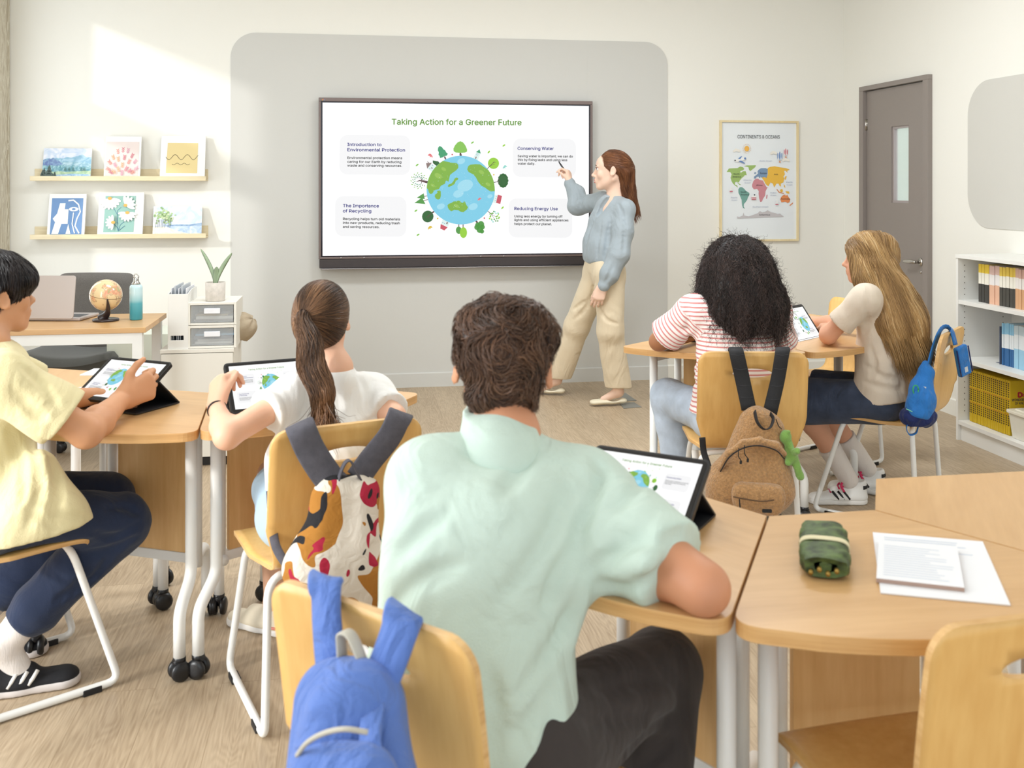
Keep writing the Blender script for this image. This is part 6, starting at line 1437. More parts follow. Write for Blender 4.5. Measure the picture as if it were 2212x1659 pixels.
    # trousers
    T = Sdf(); T.cap(hipL + cdir(0, 0, -0.01), hipR + cdir(0, 0, -0.01), 0.105, 0.105, 0.05, flat=(z, 0.9))
    for hip, kn, an in ((hipR, knR, anR), (hipL, knL, anL)): T.cap(hip, kn, 0.098, 0.072, 0.03); T.cap(kn, an + (kn - an) * 0.1, 0.074, 0.062, 0.02)
    groove(T, [[(1300, 1490), (1380, 1470), (1450, 1480), (0.008, 0.004)], [(1270, 1560), (1360, 1550), (1440, 1560), (0.009, 0.004)], [(1340, 1640), (1400, 1590), (1462, 1540), (0.012, 0.007)], [(1420, 1440), (1465, 1490), (1475, 1560), (0.007, 0.003)], [(1390, 1655), (1430, 1620), (1460, 1590), (0.006, 0.003)]], k=0.016)
    groove(T, [[(1262, 1500), (1310, 1496), (1345, 1600), (0.0025, 0.0012)], [(1262, 1500), (1285, 1640), (0.0025, 0.0012)]], k=0.003)
    T.disp = wrinkle(0.004, 26, 5, cdir(0.5, 0.5, 0.2), 0.5)
    tr = soft('trousers', T, cloth('charcoal_twill', (62, 56, 54), bump=0.3, bscale=700, rough=0.8), R0, 0.006)
    # cargo pocket flap lines on the thigh
    for an, kn in ((anR, knR), (anL, knL)):
        SS, a, b_, d = shoe_sdf(Vector((an.x, an.y, 0)) - cdir(0.1, 1) * 0.05, Vector((an.x, an.y, 0)) + cdir(0.2, 1) * 0.21); SS.cap(Vector((an.x, an.y, 0.05)), Vector((an.x, an.y, 0.085)), 0.042, 0.036, 0.03)
        soft('shoe', SS, mat('dark_trainer', (50, 50, 54), rough=0.6), R0, 0.006, cuts=[((0, 0, 0.001), (0, 0, -1))])
    # hair: short tousled brown waves
    Hs = Sdf(); q = lambda x, y, zz: hc + R @ Vector((x, y, zz))
    cutf = [(q(0, 0.062, 0.02), R @ Vector((0, 1, -0.25)))]
    Hs.ell(q(0, -0.008, 0.036), (0.083, 0.100, 0.084), R, 0.02, cut=cutf); Hs.ell(q(0, -0.034, -0.012), (0.068, 0.078, 0.082), R, 0.03, cut=[(q(0, 0.0, -0.06), R @ Vector((0, 0.5, -1)))] + [(q(0, 0.02, 0), R @ Vector((0, 1, 0)))])
    Hs.ell(q(0, -0.050, -0.058), (0.044, 0.036, 0.034), R, 0.03); Hs.ell(q(-0.030, 0.01, 0.066), (0.055, 0.06, 0.045), R, 0.03); Hs.ell(q(0.036, 0.0, 0.068), (0.050, 0.06, 0.045), R, 0.03)
    for sg in (-1, 1): Hs.ell(q(sg * 0.094, -0.006, -0.024), (0.030, 0.034, 0.044), R, 0.010, op='-')
    Hb = Hs; Hb.disp = wrinkle(0.006, 62, 8)
    mh = hair_mat('hair_dark_brown', (54, 37, 27), (116, 82, 60), (168, 128, 98))
    V, F_ = Hb.mesh(0.004, smooth=1); base_o = fast_mesh('hair', V, F_, mh, R0, {'tone': np.full(len(V), 0.15)})
    hcn = V3(hc); Rn = np.array([[R[i][j] for j in range(3)] for i in range(3)], np.float32)
    def flow(Pp):
        L = (Pp - hcn) @ Rn; th = np.stack([0.9 * np.sign(L[:, 0] + 0.02) * np.abs(L[:, 0]) ** 0.5 * 1.2, -0.35 + 0 * L[:, 0], -0.7 + 0 * L[:, 0]], -1)
        up = np.clip((L[:, 2] - 0.05) / 0.05, 0, 1)[:, None]; th = th * (1 - up) + np.array([[0.6, 0.5, 0.1]]) * up
        return (th @ Rn.T).astype(np.float32)
    rng = np.random.default_rng(21); r1 = sample_surface(V, F_, 5200, rng); r2 = sample_surface(V, F_, 2600, rng, lambda c: ((c - hcn) @ Rn)[:, 2] > -0.03)
    s1 = strands(Hb, r1, flow, 0.036, 8, (-0.002, 0.004), 0.30, 0.0010, 0.0020, 90, rng, clump=1.2); s2 = strands(Hb, r2, flow, 0.050, 9, (0.000, 0.006), 0.45, 0.0010, 0.0035, 95, rng, lift=0.10, clump=1.6)
    strand_mesh('hair_locks', [s1, s2], mh, base_o, lambda Pp, r: np.clip(0.15 + 0.55 * r.beta(2, 2, len(Pp)) + 0.18 * np.sin(Pp[:, 0, 0] * 95) * np.sin(Pp[:, 0, 2] * 88 + Pp[:, 0, 1] * 40), 0, 1), rng)
boy_mint()
# ================================================================ the other students and the teacher
def base_and_locks(R0, Sf, hm, specs, rng, keep=None, h=0.005, tone0=0.2, name='hair', tone=None):
    V, F_ = Sf.mesh(h, smooth=1); bo = fast_mesh(name, V, F_, hm, R0, {'tone': np.full(len(V), tone0)})
    sets = []
    for sp in specs:
        n, flow, ln, K, off, jit, wd, kw = sp; kw = dict(kw); kp = kw.pop('keep', keep)
        sets.append(strands(Sf, sample_surface(V, F_, n, rng, kp), flow, ln, K, off, jit, wd, rng=rng, **kw))
    strand_mesh(name + '_locks', sets, hm, bo, tone or (lambda Pp, r: np.clip(0.12 + 0.6 * r.beta(2, 2, len(Pp)) + 0.16 * np.sin(Pp[:, 0, 0] * 80 + Pp[:, 0, 1] * 50), 0, 1)), rng)
    return bo
def np3(R): return np.array([[R[i][j] for j in range(3)] for i in range(3)], np.float32)
def sneaker(R0, heel, toe, upper, sole, extra=None, w=0.042, hi=0.075):
    heel, toe = Vector(heel), Vector(toe); S, a, b_, d = shoe_sdf(heel, toe, w=w); z = UP
    S.cap(a + z * 0.035, a + z * hi - d * 0.004, w * 0.80, w * 0.72, 0.02); S.cap(a + d * 0.03 + z * 0.05, a + d * 0.10 + z * 0.045, w * .72, w * .7, 0.03)
    S.ell(a + z * (hi + 0.035), (w * 0.62, w * 0.62, 0.03), None, 0.01, op='-')
    s = soft('shoe', S, upper, R0, 0.004, cuts=[((0, 0, 0.016), (0, 0, -1))])
    So = Sdf(); So.cap(a + z * 0.012, a + d * 0.08 + z * 0.012, w * 0.90, w * 0.86, 0.02, flat=(z, 0.9)); So.cap(a + d * 0.08 + z * 0.012, b_ + z * 0.012, w * 0.86, w * 1.03, 0.02, flat=(z, 0.9))
    soft('sole', So, sole, s, 0.004, cuts=[((0, 0, 0.024), (0, 0, 1)), ((0, 0, 0.001), (0, 0, -1))])
    return s, a, b_, d

# ---- girl with the ponytail
def girl_pony():
    R0 = person(C(-0.541, 2.76), 'girl with a long brown ponytail and white T-shirt, seen from behind')
    hc = P(697, 686, 2.86); f = cdir(0.12, 1, -0.02); R = frame_from(f); q = lambda x, y, zz: hc + R @ Vector((x, y, zz))
    nb = P(726, 795, 2.83); shL, shR = P(640, 850, 2.80), P(806, 852, 2.93)
    elL, wrL = C(-0.745, 2.60, 0.745), C(-0.822, 2.765, 0.785); elR, wrR = C(-0.335, 2.82, 0.745), C(-0.52, 3.03, 0.77)
    hipL, hipR, knL, knR, anL, anR = C(-0.60, 2.72, 0.50), C(-0.46, 2.78, 0.50), C(-0.735, 3.08, 0.50), C(-0.50, 3.14, 0.5), C(-0.745, 3.12, 0.09), C(-0.46, 3.2, 0.09)
    B = Sdf(); head(B, hc, R, 0.92, nb, 0.042); B.cap(nb, (shL + shR) / 2 - UP * .05, 0.040, 0.045, 0.03); B.cap(shL, shR, 0.035, 0.035, 0.04); B.cap((shL + shR) / 2 - UP * .06, (hipL + hipR) / 2, 0.08, 0.09, 0.03)
    arm(B, shL, elL, wrL, (0.038, 0.033, 0.032, 0.0215)); arm(B, shR, elR, wrR, (0.038, 0.033, 0.03, 0.021))
    hand(B, wrL, cdir(-0.05, 0.50, 0.82), cdir(0.60, 0.80, -.1), cdir(0.80, -0.55, 0.1), ((0.9, 1.0, .6), (0.95, 1.1, .7), (1.0, 1.1, .8), (1.0, 1.1, .8)), 0.92, spread=0.0, thumb=(0.35, 0.3, 0.35)); hand(B, wrR, cdir(-0.6, 0.7, 0.2), -UP, cdir(-0.7, -0.6), 0.4, 0.9)
    leg(B, hipL, knL, anL, (0.07, 0.048, 0.047, 0.031)); leg(B, hipR, knR, anR, (0.07, 0.048, 0.047, 0.031))
    for an in (anL, anR): B.cap(an, an - UP * 0.05 + cdir(-0.02, 0.08), 0.031, 0.028, 0.02)
    soft('body', B, SK2, R0, 0.004)
    obj('wristband', MB().tube([wrL - (elL - wrL).normalized() * -0.022 + frame_from((wrL - elL)) @ Vector((0.0255 * math.cos(a), 0, 0.0255 * math.sin(a))) for a in [6.2832 * i / 24 for i in range(25)]], 0.0026, 6), M_blk, R0, True)
    S = Sdf(); fb = cdir(-0.35, 1); ch = (shL + shR) / 2; pel = C(-0.535, 2.74, 0.52)
    S.cap(shL + UP * -.008, shR + UP * -.008, 0.052, 0.052, 0.045, flat=(fb, 0.9)); S.cap(nb - UP * 0.030, ch, 0.056, 0.075, 0.045)
    S.cap(nb + cdir(-0.012, 0, -0.040), shL + UP * .004, 0.036, 0.046, .04); S.cap(nb + cdir(0.012, 0, -0.045), shR + UP * .004, 0.036, 0.046, .04)
    for sx in (-0.045, 0.045): S.cap(ch + cdir(sx, 0, -0.05), pel + cdir(sx, 0, 0.12), 0.088, 0.085, 0.05, flat=(fb, 0.85)); S.cap(pel + cdir(sx, 0, 0.12), pel + cdir(sx, 0, -0.01), 0.085, 0.100, 0.05, flat=(fb, 0.9))
    for sh, el in ((shL, elL), (shR, elR)):
        u = (el - sh).normalized(); hm = sh + u * 0.110; S.cap(sh, hm + u * .04, 0.050, 0.058, 0.035, cut=[(hm, u)])
        S.cap(hm - u * 0.016, hm + u * 0.02, 0.059, 0.060, 0.006, cut=[(hm + u * 0.004, u), (hm - u * 0.012, -u)])
    groove(S, [[(648, 905), (660, 860), (652, 815), (.008, .004)], [(640, 912), (672, 925), (700, 905), (.008, .004)], [(655, 930), (690, 950), (730, 945), (.007, .003)], [(765, 790), (790, 840), (800, 890), (.007, .003)], [(822, 905), (800, 870), (806, 820), (.008, .004)], [(640, 800), (675, 815), (700, 800), (.006, .002)], [(815, 900), (780, 925), (750, 930), (.007, .003)], [(840, 830), (846, 860), (838, 885), (.005, .002)]], k=.016)
    S.disp = wrinkle(0.0035, 28, 4, UP, 0.6); soft('t_shirt', S, cloth('white_cotton', (236, 235, 232)), R0, 0.005, smooth=2)
    T = Sdf(); T.cap(hipL, hipR, 0.095, 0.095, 0.04)
    for hp, kn in ((hipL, knL), (hipR, knR)): u = (kn - hp).normalized(); T.cap(hp, hp + u * 0.27, 0.092, 0.082, 0.03, cut=[(hp + u * 0.26, u)])
    T.disp = wrinkle(0.003, 30, 6); soft('shorts', T, cloth('light_denim', (172, 196, 214), bump=0.4, bscale=600), R0, 0.006)
    cream, pink = mat('cream_suede', (228, 218, 196), rough=0.8), mat('white_sole', (232, 230, 226), rough=0.5)
    for an in (anL, anR):
        p = Vector((an.x, an.y, 0)); d = cdir(-0.62, 0.30).normalized(); s, a, b_, dd = sneaker(R0, p - d * 0.055, p + d * 0.175, cream, pink, w=0.040)
        obj('heel_band', MB().tube([a + Vector((math.cos(t), math.sin(t), 0)) * 0.038 + UP * 0.030 for t in [math.atan2(-d.y, -d.x) + x for x in np.linspace(-1.9, 1.9, 14)]], 0.0045, 8), mat('coral_rubber', (224, 132, 116), rough=0.5), s, True)
        obj('side_flash', MB().tube([a + Vector((d.y, -d.x, 0)) * 0.034 + d * (0.03 + 0.05 * t) + UP * (0.05 + 0.012 * math.sin(3 * t)) for t in (0, .3, .6, 1)], 0.004, 6), mat('gold_trim', (206, 160, 70), rough=0.4), s, True)
        soft('sock', Sdf().cap(an - UP * 0.02, an + UP * 0.02, 0.034, 0.034), mat('white_sock', (236, 234, 230), rough=0.9), R0, 0.004)
    # hair
    hm = hair_mat('hair_chestnut', (56, 38, 26), (136, 98, 68), (190, 152, 116)); rng = np.random.default_rng(5)
    tie = q(-0.018, -0.104, 0.012); Hs = Sdf()
    Hs.ell(q(0, -0.014, 0.022), (0.0765, 0.096, 0.086), R, 0.02, cut=[(q(0, 0.058, 0.03), R @ Vector((0, 1, -0.3)))]); Hs.ell(q(0, -0.034, -0.022), (0.069, 0.068, 0.068), R, 0.03, cut=[(q(0, 0.01, 0), R @ Vector((0, 1, -0.2)))])
    Hs.ell(q(-0.012, -0.085, 0.008), (0.030, 0.03, 0.028), R, 0.03)
    tn = V3(tie)
    def fl(Pp): v = tn - Pp; return v / (np.linalg.norm(v, axis=-1, keepdims=True) + 1e-6)
    far = lambda c: (np.linalg.norm(c - tn, axis=1) > 0.03).astype(float)
    V, F_ = Hs.mesh(0.004); bo = fast_mesh('hair', V, F_, hm, R0, {'tone': np.full(len(V), 0.25)})
    r1 = sample_surface(V, F_, 5200, rng, far); ln = np.minimum(np.linalg.norm(r1 - tn, axis=1) * 1.02, 0.09)
    P1 = strands(Hs, r1, fl, ln, 9, (0.0, 0.0022), 0.03, 0.0008, 0.0004, 50, rng)
    # the tail: strands around a curved spine
    sp = [tie + R @ Vector((0, 0.01, 0.004)), tie + R @ Vector((0.002, -0.024, -0.008))] + [P(u, v, d) for u, v, d in ((668, 738, 2.705), (672, 790, 2.70), (690, 832, 2.69), (697, 860, 2.685), (692, 896, 2.69))]
    rad = [0.012, 0.016, 0.028, 0.034, 0.029, 0.023, 0.010]; spp = smoothpath(sp, 5); rr = np.interp(np.linspace(0, 1, len(spp)), np.linspace(0, 1, 7), rad)
    TS = Sdf(); 
    for i in range(len(spp) - 1): TS.cap(spp[i], spp[i + 1], rr[i] * .93, rr[i + 1] * .93, 0.012, flat=(cdir(0.1, 1), 0.8))
    TS.disp = wrinkle(0.003, 90, 9, UP, 0.3)
    V, F_ = TS.mesh(0.004); tl = fast_mesh('ponytail', V, F_, hm, bo, {'tone': np.full(len(V), 0.3)})
    SPn = np.array([V3(p) for p in spp]); tg = np.gradient(SPn, axis=0); tg /= np.linalg.norm(tg, axis=1, keepdims=True)
    def fl2(Pp):
        i = np.argmin(((Pp[:, None] - SPn[None]) ** 2).sum(-1), 1); return tg[i].astype(np.float32)
    r2 = sample_surface(V, F_, 3600, rng); P2 = strands(TS, r2, fl2, 0.13, 14, (-0.001, 0.004), 0.10, 0.0009, 0.0035, 48, rng)
    r3 = sample_surface(V, F_, 420, rng, lambda c: (c[:, 2] < 0.83).astype(float)); P3_ = strands(TS, r3, lambda Pp: fl2(Pp) * 0.8 + np.array([[0.12, 0, -0.3]], np.float32), 0.12, 14, (0.0, 0.0), 0.30, 0.0008, 0.005, 45, rng, project=False)
    tone = lambda Pp, r: np.clip(0.10 + 0.55 * r.beta(2, 2, len(Pp)) + 0.25 * np.sin(Pp[:, 0, 0] * 75 + 1), 0, 1)
    strand_mesh('hair_locks', [P1], hm, bo, tone, rng); strand_mesh('ponytail_locks', [P2, P3_], hm, tl, tone, rng)
    obj('hair_tie', MB().tube([tie + R @ Vector((0.016 * math.cos(a), 0.006, 0.016 * math.sin(a))) for a in [6.2832 * i / 20 for i in range(21)]], 0.004, 8), M_blk, bo, True)
girl_pony()

# ---- boy in the yellow shirt at the left edge
def boy_yellow():
    O = C(-1.445, 2.745); R0 = person(O, 'black-haired boy in a pale yellow shirt tapping his tablet at the left')
    hc = P(-14, 634, 2.72); f = cdir(0.64, 0.77, 0.02); R = frame_from(f); q = lambda x, y, zz: hc + R @ Vector((x, y, zz))
    nb = C(-1.405, 2.66, 0.975); shR, shL = C(-1.300, 2.53, 0.905), C(-1.50, 2.82, 0.915)
    elR, wrR = C(-1.112, 2.60, 0.755), C(-1.120, 2.86, 0.785); elL, wrL = C(-1.37, 2.96, 0.76), C(-1.262, 2.965, 0.765)
    hipR, hipL = C(-1.385, 2.63, 0.525), C(-1.50, 2.77, 0.525); knR, anR = C(-1.135, 2.865, 0.425), C(-1.405, 2.74, 0.135); knL, anL = C(-1.245, 3.04, 0.435), C(-1.58, 2.92, 0.13)
    B = Sdf(); head(B, hc, R, 0.96, nb, 0.048, ex=0.084); B.cap(nb, (shL + shR) / 2 - UP * .03, 0.052, 0.06, 0.03); B.cap(shL, shR, 0.04, 0.04, 0.04); B.cap((shL + shR) / 2 - UP * .06, (hipL + hipR) / 2, 0.08, 0.09, 0.03)
    arm(B, shR, elR, wrR, (0.042, 0.040, 0.039, 0.0245)); wl = C(-1.235, 3.0, 0.765); arm(B, shL, elL, wl, (0.04, 0.036, 0.032, 0.024))
    hand(B, wrR, cdir(0.62, 0.62, 0.30), cdir(-0.45, 0.75, -0.1), cdir(-0.45, 0.0, 0.9), ((0.75, 0.8, .5), (0.85, 0.9, .6), (0.95, 1.0, .6), (1.0, 1.0, .6)), 1.08, spread=0.03, thumb=(0.85, 0.1, 0.1))
    hand(B, wl, cdir(0.9, -0.1, 0.05), -UP, cdir(0.2, -1), ((1.0, 1.1, .8),) * 4, 0.95)
    leg(B, hipR, knR, anR, (0.06, 0.045, 0.045, 0.035)); leg(B, hipL, knL, anL, (0.06, 0.045, 0.045, 0.035))
    soft('body', B, SK5, R0, 0.004)
    S = Sdf(); fb = f; ch = (shL + shR) / 2; pel = (hipL + hipR) / 2
    S.cap(shL, shR, 0.064, 0.064, 0.05); S.cap(nb - UP * 0.045, ch, 0.060, 0.08, 0.05); S.cap(nb + cdir(0.01, -0.01, -0.05), shR, 0.045, 0.056, .04)
    sd_ = (shR - shL).normalized()
    for sg in (-0.05, 0.05):
        S.cap(ch + sd_ * sg - UP * .05, ch.lerp(pel, 0.55) + sd_ * sg, 0.098, 0.108, 0.06, flat=(fb, 0.92)); S.cap(ch.lerp(pel, 0.55) + sd_ * sg, pel + sd_ * sg * 1.5 + cdir(0.0, -0.01, -0.02), 0.108, 0.125, 0.06)
    S.cap(pel + sd_ * 0.06 + UP * 0.02, P(60, 1110, 2.56), 0.105, 0.075, 0.05); S.cap(P(70, 1100, 2.56), P(190, 1135, 2.64), 0.070, 0.022, 0.04, flat=(cdir(.2, 1), .7)); S.cap(P(80, 1010, 2.60), P(140, 1095, 2.62), 0.046, 0.034, 0.05); S.cap(pel - sd_ * 0.06, hipL.lerp(knL, 0.35) + UP * 0.02, 0.11, 0.095, 0.05)
    S.cap(P(40, 1150, 2.55), P(120, 1130, 2.58), 0.085, 0.075, 0.04)
    uR = (elR - shR).normalized(); hm = shR + uR * 0.185; S.cap(shR + UP * .0, hm + uR * .05, 0.068, 0.084, 0.04, cut=[(hm, uR)]); uL = (elL - shL).normalized(); S.cap(shL, shL + uL * 0.20, 0.06, 0.075, 0.04, cut=[(shL + uL * 0.16, uL)])
    groove(S, [[(98, 955), (125, 1040), (118, 1140), (.010, .005)], [(70, 960), (85, 1060), (60, 1140), (.010, .005)], [(30, 840), (70, 890), (100, 905), (.008, .004)], [(45, 790), (90, 830), (125, 880), (.007, .003)], [(100, 1090), (140, 1110), (190, 1120), (.006, .003)], [(60, 1100), (110, 1130), (160, 1140), (.007, .003)], [(20, 930), (45, 1000), (50, 1080), (.008, .003)]], k=.018)
    groove(S, [[(28, 850), (24, 960), (26, 1080), (28, 1155), (.0022, .0011)]], k=.003)
    S.disp = wrinkle(0.0042, 26, 12, UP, 0.55)
    ysh = cloth('pale_yellow_poplin', (216, 204, 160), bump=0.3, bscale=260)
    soft('shirt', S, ysh, R0, 0.005, cuts=[(P(60, 1172, 2.50), UP * -1 + cdir(0.15, 0, 0))], smooth=2)
    T = Sdf(); T.cap(hipL, hipR, 0.10, 0.10, 0.05)
    for hp, kn, an in ((hipR, knR, anR), (hipL, knL, anL)):
        T.cap(hp, kn, 0.090, 0.080, 0.04, cut=[(Vector((0, 0, 0.434)), (0, 0, -1))]); T.cap(hp.lerp(kn, .75), kn, 0.080, 0.080, 0.02); e = kn.lerp(an, 0.72); T.cap(kn, e, 0.082, 0.066, 0.03); T.cap(e, kn.lerp(an, 0.80), 0.066, 0.052, 0.02, cut=[(kn.lerp(an, 0.84), an - kn)])
    groove(T, [[(200, 1150), (250, 1160), (300, 1130), (.008, .004)], [(180, 1200), (240, 1190), (290, 1160), (.009, .005)], [(150, 1290), (200, 1250), (240, 1200), (.008, .004)], [(120, 1300), (160, 1270), (190, 1230), (.007, .003)], [(230, 1100), (270, 1095), (300, 1110), (.006, .002)]], k=.016)
    T.disp = wrinkle(0.0045, 30, 13); soft('trousers', T, cloth('navy_cotton', (42, 52, 76), bump=0.3, bscale=420), R0, 0.005)
    sk = cloth('white_rib_sock', (224, 214, 206), bump=0.5, bscale=160, stretch=(1, 1, .2)) if False else mat('white_rib_sock', (226, 218, 212), rough=0.9, bump=0.3, bscale=90, stretch=(3, 3, 0.3))
    for kn, an in ((knR, anR), (knL, anL)):
        d = cdir(0.92, 0.38).normalized(); p = Vector((an.x, an.y, 0)) + d * 0.01; so = Sdf(); so.cap(kn.lerp(an, 0.66), an, 0.050, 0.042, 0.02); so.cap(an, Vector((an.x, an.y, 0.06)) + d * 0.04, 0.040, 0.035, 0.02); so.disp = wrinkle(0.002, 70, 3); soft('sock', so, sk, R0, 0.0045)
        s, a, b_, dd = sneaker(R0, p - d * 0.085, p + d * 0.185, mat('black_knit', (26, 26, 30), rough=0.85, bump=0.3, bscale=500), mat('pale_grey_sole', (214, 206, 202), rough=0.6), w=0.046, hi=0.09)
        side_ = Vector((d.y, -d.x, 0))
        for k in range(3):
            a0 = a + d * (0.055 + k * 0.026) + side_ * 0.041 + UP * 0.030; b0 = a + d * (0.078 + k * 0.026) + side_ * 0.030 + UP * 0.062
            obj('side_stripe', MB().tube([a0, (a0 + b0) / 2 + side_ * 0.005, b0], 0.0055, 6), mat('white_stripe', (232, 228, 222), rough=0.6), s, True)
    hm_ = hair_mat('hair_black', (14, 11, 12), (44, 34, 34), (110, 96, 100), 0.3); rng = np.random.default_rng(8); Hs = Sdf()
    Hs.ell(q(0, -0.006, 0.034), (0.088, 0.104, 0.086), R, 0.02); Hs.ell(q(0, -0.034, -0.010), (0.080, 0.078, 0.070), R, 0.03, cut=[(q(0, 0.00, 0), R @ Vector((0, 1, -0.4)))]); Hs.ell(q(0, 0.066, 0.034), (0.062, 0.040, 0.034), R, 0.03); Hs.ell(q(0.094, -0.004, -0.024), (0.030, 0.030, 0.042), R, 0.01, op='-')
    hcn, Rn = V3(hc), np3(R)
    def fl(Pp):
        L = (Pp - hcn) @ Rn; v = np.stack([L[:, 0] * 6, (L[:, 1] - 0.0) * 7, -1.0 - 8 * np.clip(0.09 - L[:, 2], 0, 1)], -1); return (v @ Rn.T).astype(np.float32)
    base_and_locks(R0, Hs, hm_, [(6000, fl, 0.06, 9, (0, 0.003), 0.10, 0.0009, dict(clump=0.25)), (1200, fl, 0.05, 8, (0.001, 0.005), 0.2, 0.0009, dict(lift=0.04))], rng, h=0.004)
boy_yellow()

# ---- curly-haired girl in the striped shirt
def girl_stripe():
    R0 = person(C(0.878, 3.865), 'girl with big curly black hair and a red-striped T-shirt, seen from behind')
    hc = P(1592, 612, 3.98); f = cdir(-0.15, 1, -0.12); R = frame_from(f); q = lambda x, y, zz: hc + R @ Vector((x, y, zz))
    nb = C(0.885, 3.92, 0.985); shL, shR = P(1497, 672, 3.90), P(1672, 672, 3.92)
    elL, wrL = C(0.590, 4.00, 0.772), C(0.80, 4.24, 0.768); elR, wrR = C(1.075, 4.00, 0.775), C(0.93, 4.26, 0.768)
    hipL, hipR, knL, knR, anL, anR = C(0.80, 3.86, 0.50), C(0.95, 3.86, 0.50), C(0.655, 4.16, 0.515), C(1.02, 4.24, 0.51), C(0.700, 4.16, 0.09), C(1.02, 4.22, 0.09)
    B = Sdf(); head(B, hc, R, 0.95, nb, 0.045); B.cap(nb, (shL + shR) / 2 - UP * .03, 0.05, 0.06, 0.03); B.cap(shL, shR, 0.036, 0.036, 0.04); B.cap((shL + shR) / 2 - UP * .06, (hipL + hipR) / 2, 0.08, 0.09, 0.03)
    arm(B, shL, elL, wrL, (0.04, 0.037, 0.034, 0.0225)); arm(B, shR, elR, wrR, (0.04, 0.037, 0.034, 0.0225)); hand(B, wrL, cdir(0.8, 0.6), -UP, cdir(-0.4, 1), 0.3, 0.92); hand(B, wrR, cdir(-0.7, 0.6), -UP, cdir(0.4, 1), 0.3, 0.92)
    leg(B, hipL, knL, anL, (0.06, 0.045, 0.042, 0.03)); leg(B, hipR, knR, anR, (0.06, 0.045, 0.042, 0.03)); soft('body', B, SK3, R0, 0.005)
    S = Sdf(); fb = cdir(0, 1); ch = (shL + shR) / 2; pel = (hipL + hipR) / 2
    S.cap(shL, shR, 0.058, 0.058, 0.05); S.cap(nb - UP * 0.035, ch, 0.055, 0.08, 0.05); S.cap(nb + cdir(-.01, 0, -.04), shL, 0.040, 0.05, 0.04); S.cap(nb + cdir(.01, 0, -.04), shR, 0.040, 0.05, 0.04)
    for sx in (-0.055, 0.055): S.cap(ch + cdir(sx, -.01, -0.05), ch.lerp(pel, .6) + cdir(sx, -.01, 0), 0.096, 0.096, 0.06, flat=(fb, .88)); S.cap(ch.lerp(pel, .6) + cdir(sx, -.01, 0), pel + cdir(sx * 1.5, -.01, -0.0), 0.096, 0.110, 0.06, flat=(fb, .95))
    arms = []
    for sh, el, l in ((shL, elL, 0.165), (shR, elR, 0.165)): u = (el - sh).normalized(); hm = sh + u * l; S.cap(sh, hm + u * .04, 0.060, 0.076, 0.035, cut=[(hm, u)]); arms.append((V3(sh), V3(u)))
    groove(S, [[(1482, 640), (1488, 680), (1484, 720), (.009, .005)], [(1490, 725), (1500, 780), (1490, 850), (.008, .004)], [(1450, 700), (1475, 715), (1488, 712), (.007, .003)], [(1492, 800), (1505, 850), (1498, 880), (.006, .003)]], k=.018)
    S.disp = wrinkle(0.003, 26, 14, UP, .6); hem = P(1500, 893, 3.82).z
    def att(V):
        s = V[:, 2].copy(); V32 = V.astype(np.float32); dt = np.abs((V[:, :2] - np.array([[(shL.x + shR.x) / 2, (shL.y + shR.y) / 2]])) @ np.array([cA, -sA]))
        for o_, u in arms:
            t = (V32 - o_) @ u; dist = np.linalg.norm(V32 - o_ - t[:, None] * u, axis=1); m = (dt > 0.132) & (t > 0.0) & (dist < 0.10); s[m] = 3.0 - t[m]
        return {'stripe': s}
    m, nt, b = nodes_of('red_white_stripes'); at = N(nt, 'ShaderNodeAttribute'); at.attribute_name = 'stripe'; ml = N(nt, 'ShaderNodeMath', operation='MULTIPLY'); ml.inputs[1].default_value = 2 * math.pi / 0.0165; nt.links.new(at.outputs['Fac'], ml.inputs[0]); sn = N(nt, 'ShaderNodeMath', operation='SINE'); nt.links.new(ml.outputs[0], sn.inputs[0])
    r = N(nt, 'ShaderNodeValToRGB'); r.color_ramp.elements[0].position = 0.30; r.color_ramp.elements[1].position = 0.55; r.color_ramp.elements[0].color = (*lin((236, 230, 228)), 1); r.color_ramp.elements[1].color = (*lin((206, 134, 132)), 1); nt.links.new(sn.outputs[0], r.inputs[0]); nt.links.new(r.outputs[0], b.inputs['Base Color']); b.inputs['Roughness'].default_value = .9
    soft('t_shirt', S, m, R0, 0.0045, cuts=[((0, 0, hem), (0, 0, -1))], smooth=2, attr=att)
    T = Sdf(); T.cap(hipL, hipR, 0.098, 0.098, 0.05)
    for hp, kn, an in ((hipL, knL, anL), (hipR, knR, anR)): T.cap(hp, kn, 0.090, 0.072, 0.03); T.cap(kn, an + UP * 0.07, 0.074, 0.060, 0.03, cut=[(an + UP * 0.075, (0, 0, -1))])
    T.disp = wrinkle(0.0035, 32, 15); soft('jeans', T, cloth('washed_denim', (186, 200, 218), bump=0.4, bscale=500, var=0.10, vscale=20), R0, 0.005)
    for an in (anL, anR):
        so = Sdf(); so.cap(an + UP * 0.10, an - UP * 0.02, 0.036, 0.034); soft('sock', so, MATS['white_rib_sock'], R0, 0.005); p = Vector((an.x, an.y, 0)); d = cdir(-0.1, 1); sneaker(R0, p - d * .06, p + d * .17, M_whitelam, mat('white_sole', (232, 230, 226)))
    # hair volume: wide, frizzy, to below the shoulder blades
    Hs = Sdf(); Hs.ell(q(0, -0.005, 0.030), (0.118, 0.125, 0.110), R, 0.03, cut=[(q(0, 0.062, 0), R @ Vector((0, 1, -.2)))]); Hs.cap(P(1588, 575, 3.95), P(1597, 640, 3.92), 0.112, 0.130, 0.10); Hs.cap(P(1595, 640, 3.92), P(1602, 690, 3.885), 0.134, 0.116, 0.10, flat=(cdir(0, 1, 0.2), 0.75)); Hs.cap(P(1560, 668, 3.90), P(1652, 668, 3.90), 0.066, 0.076, 0.08)
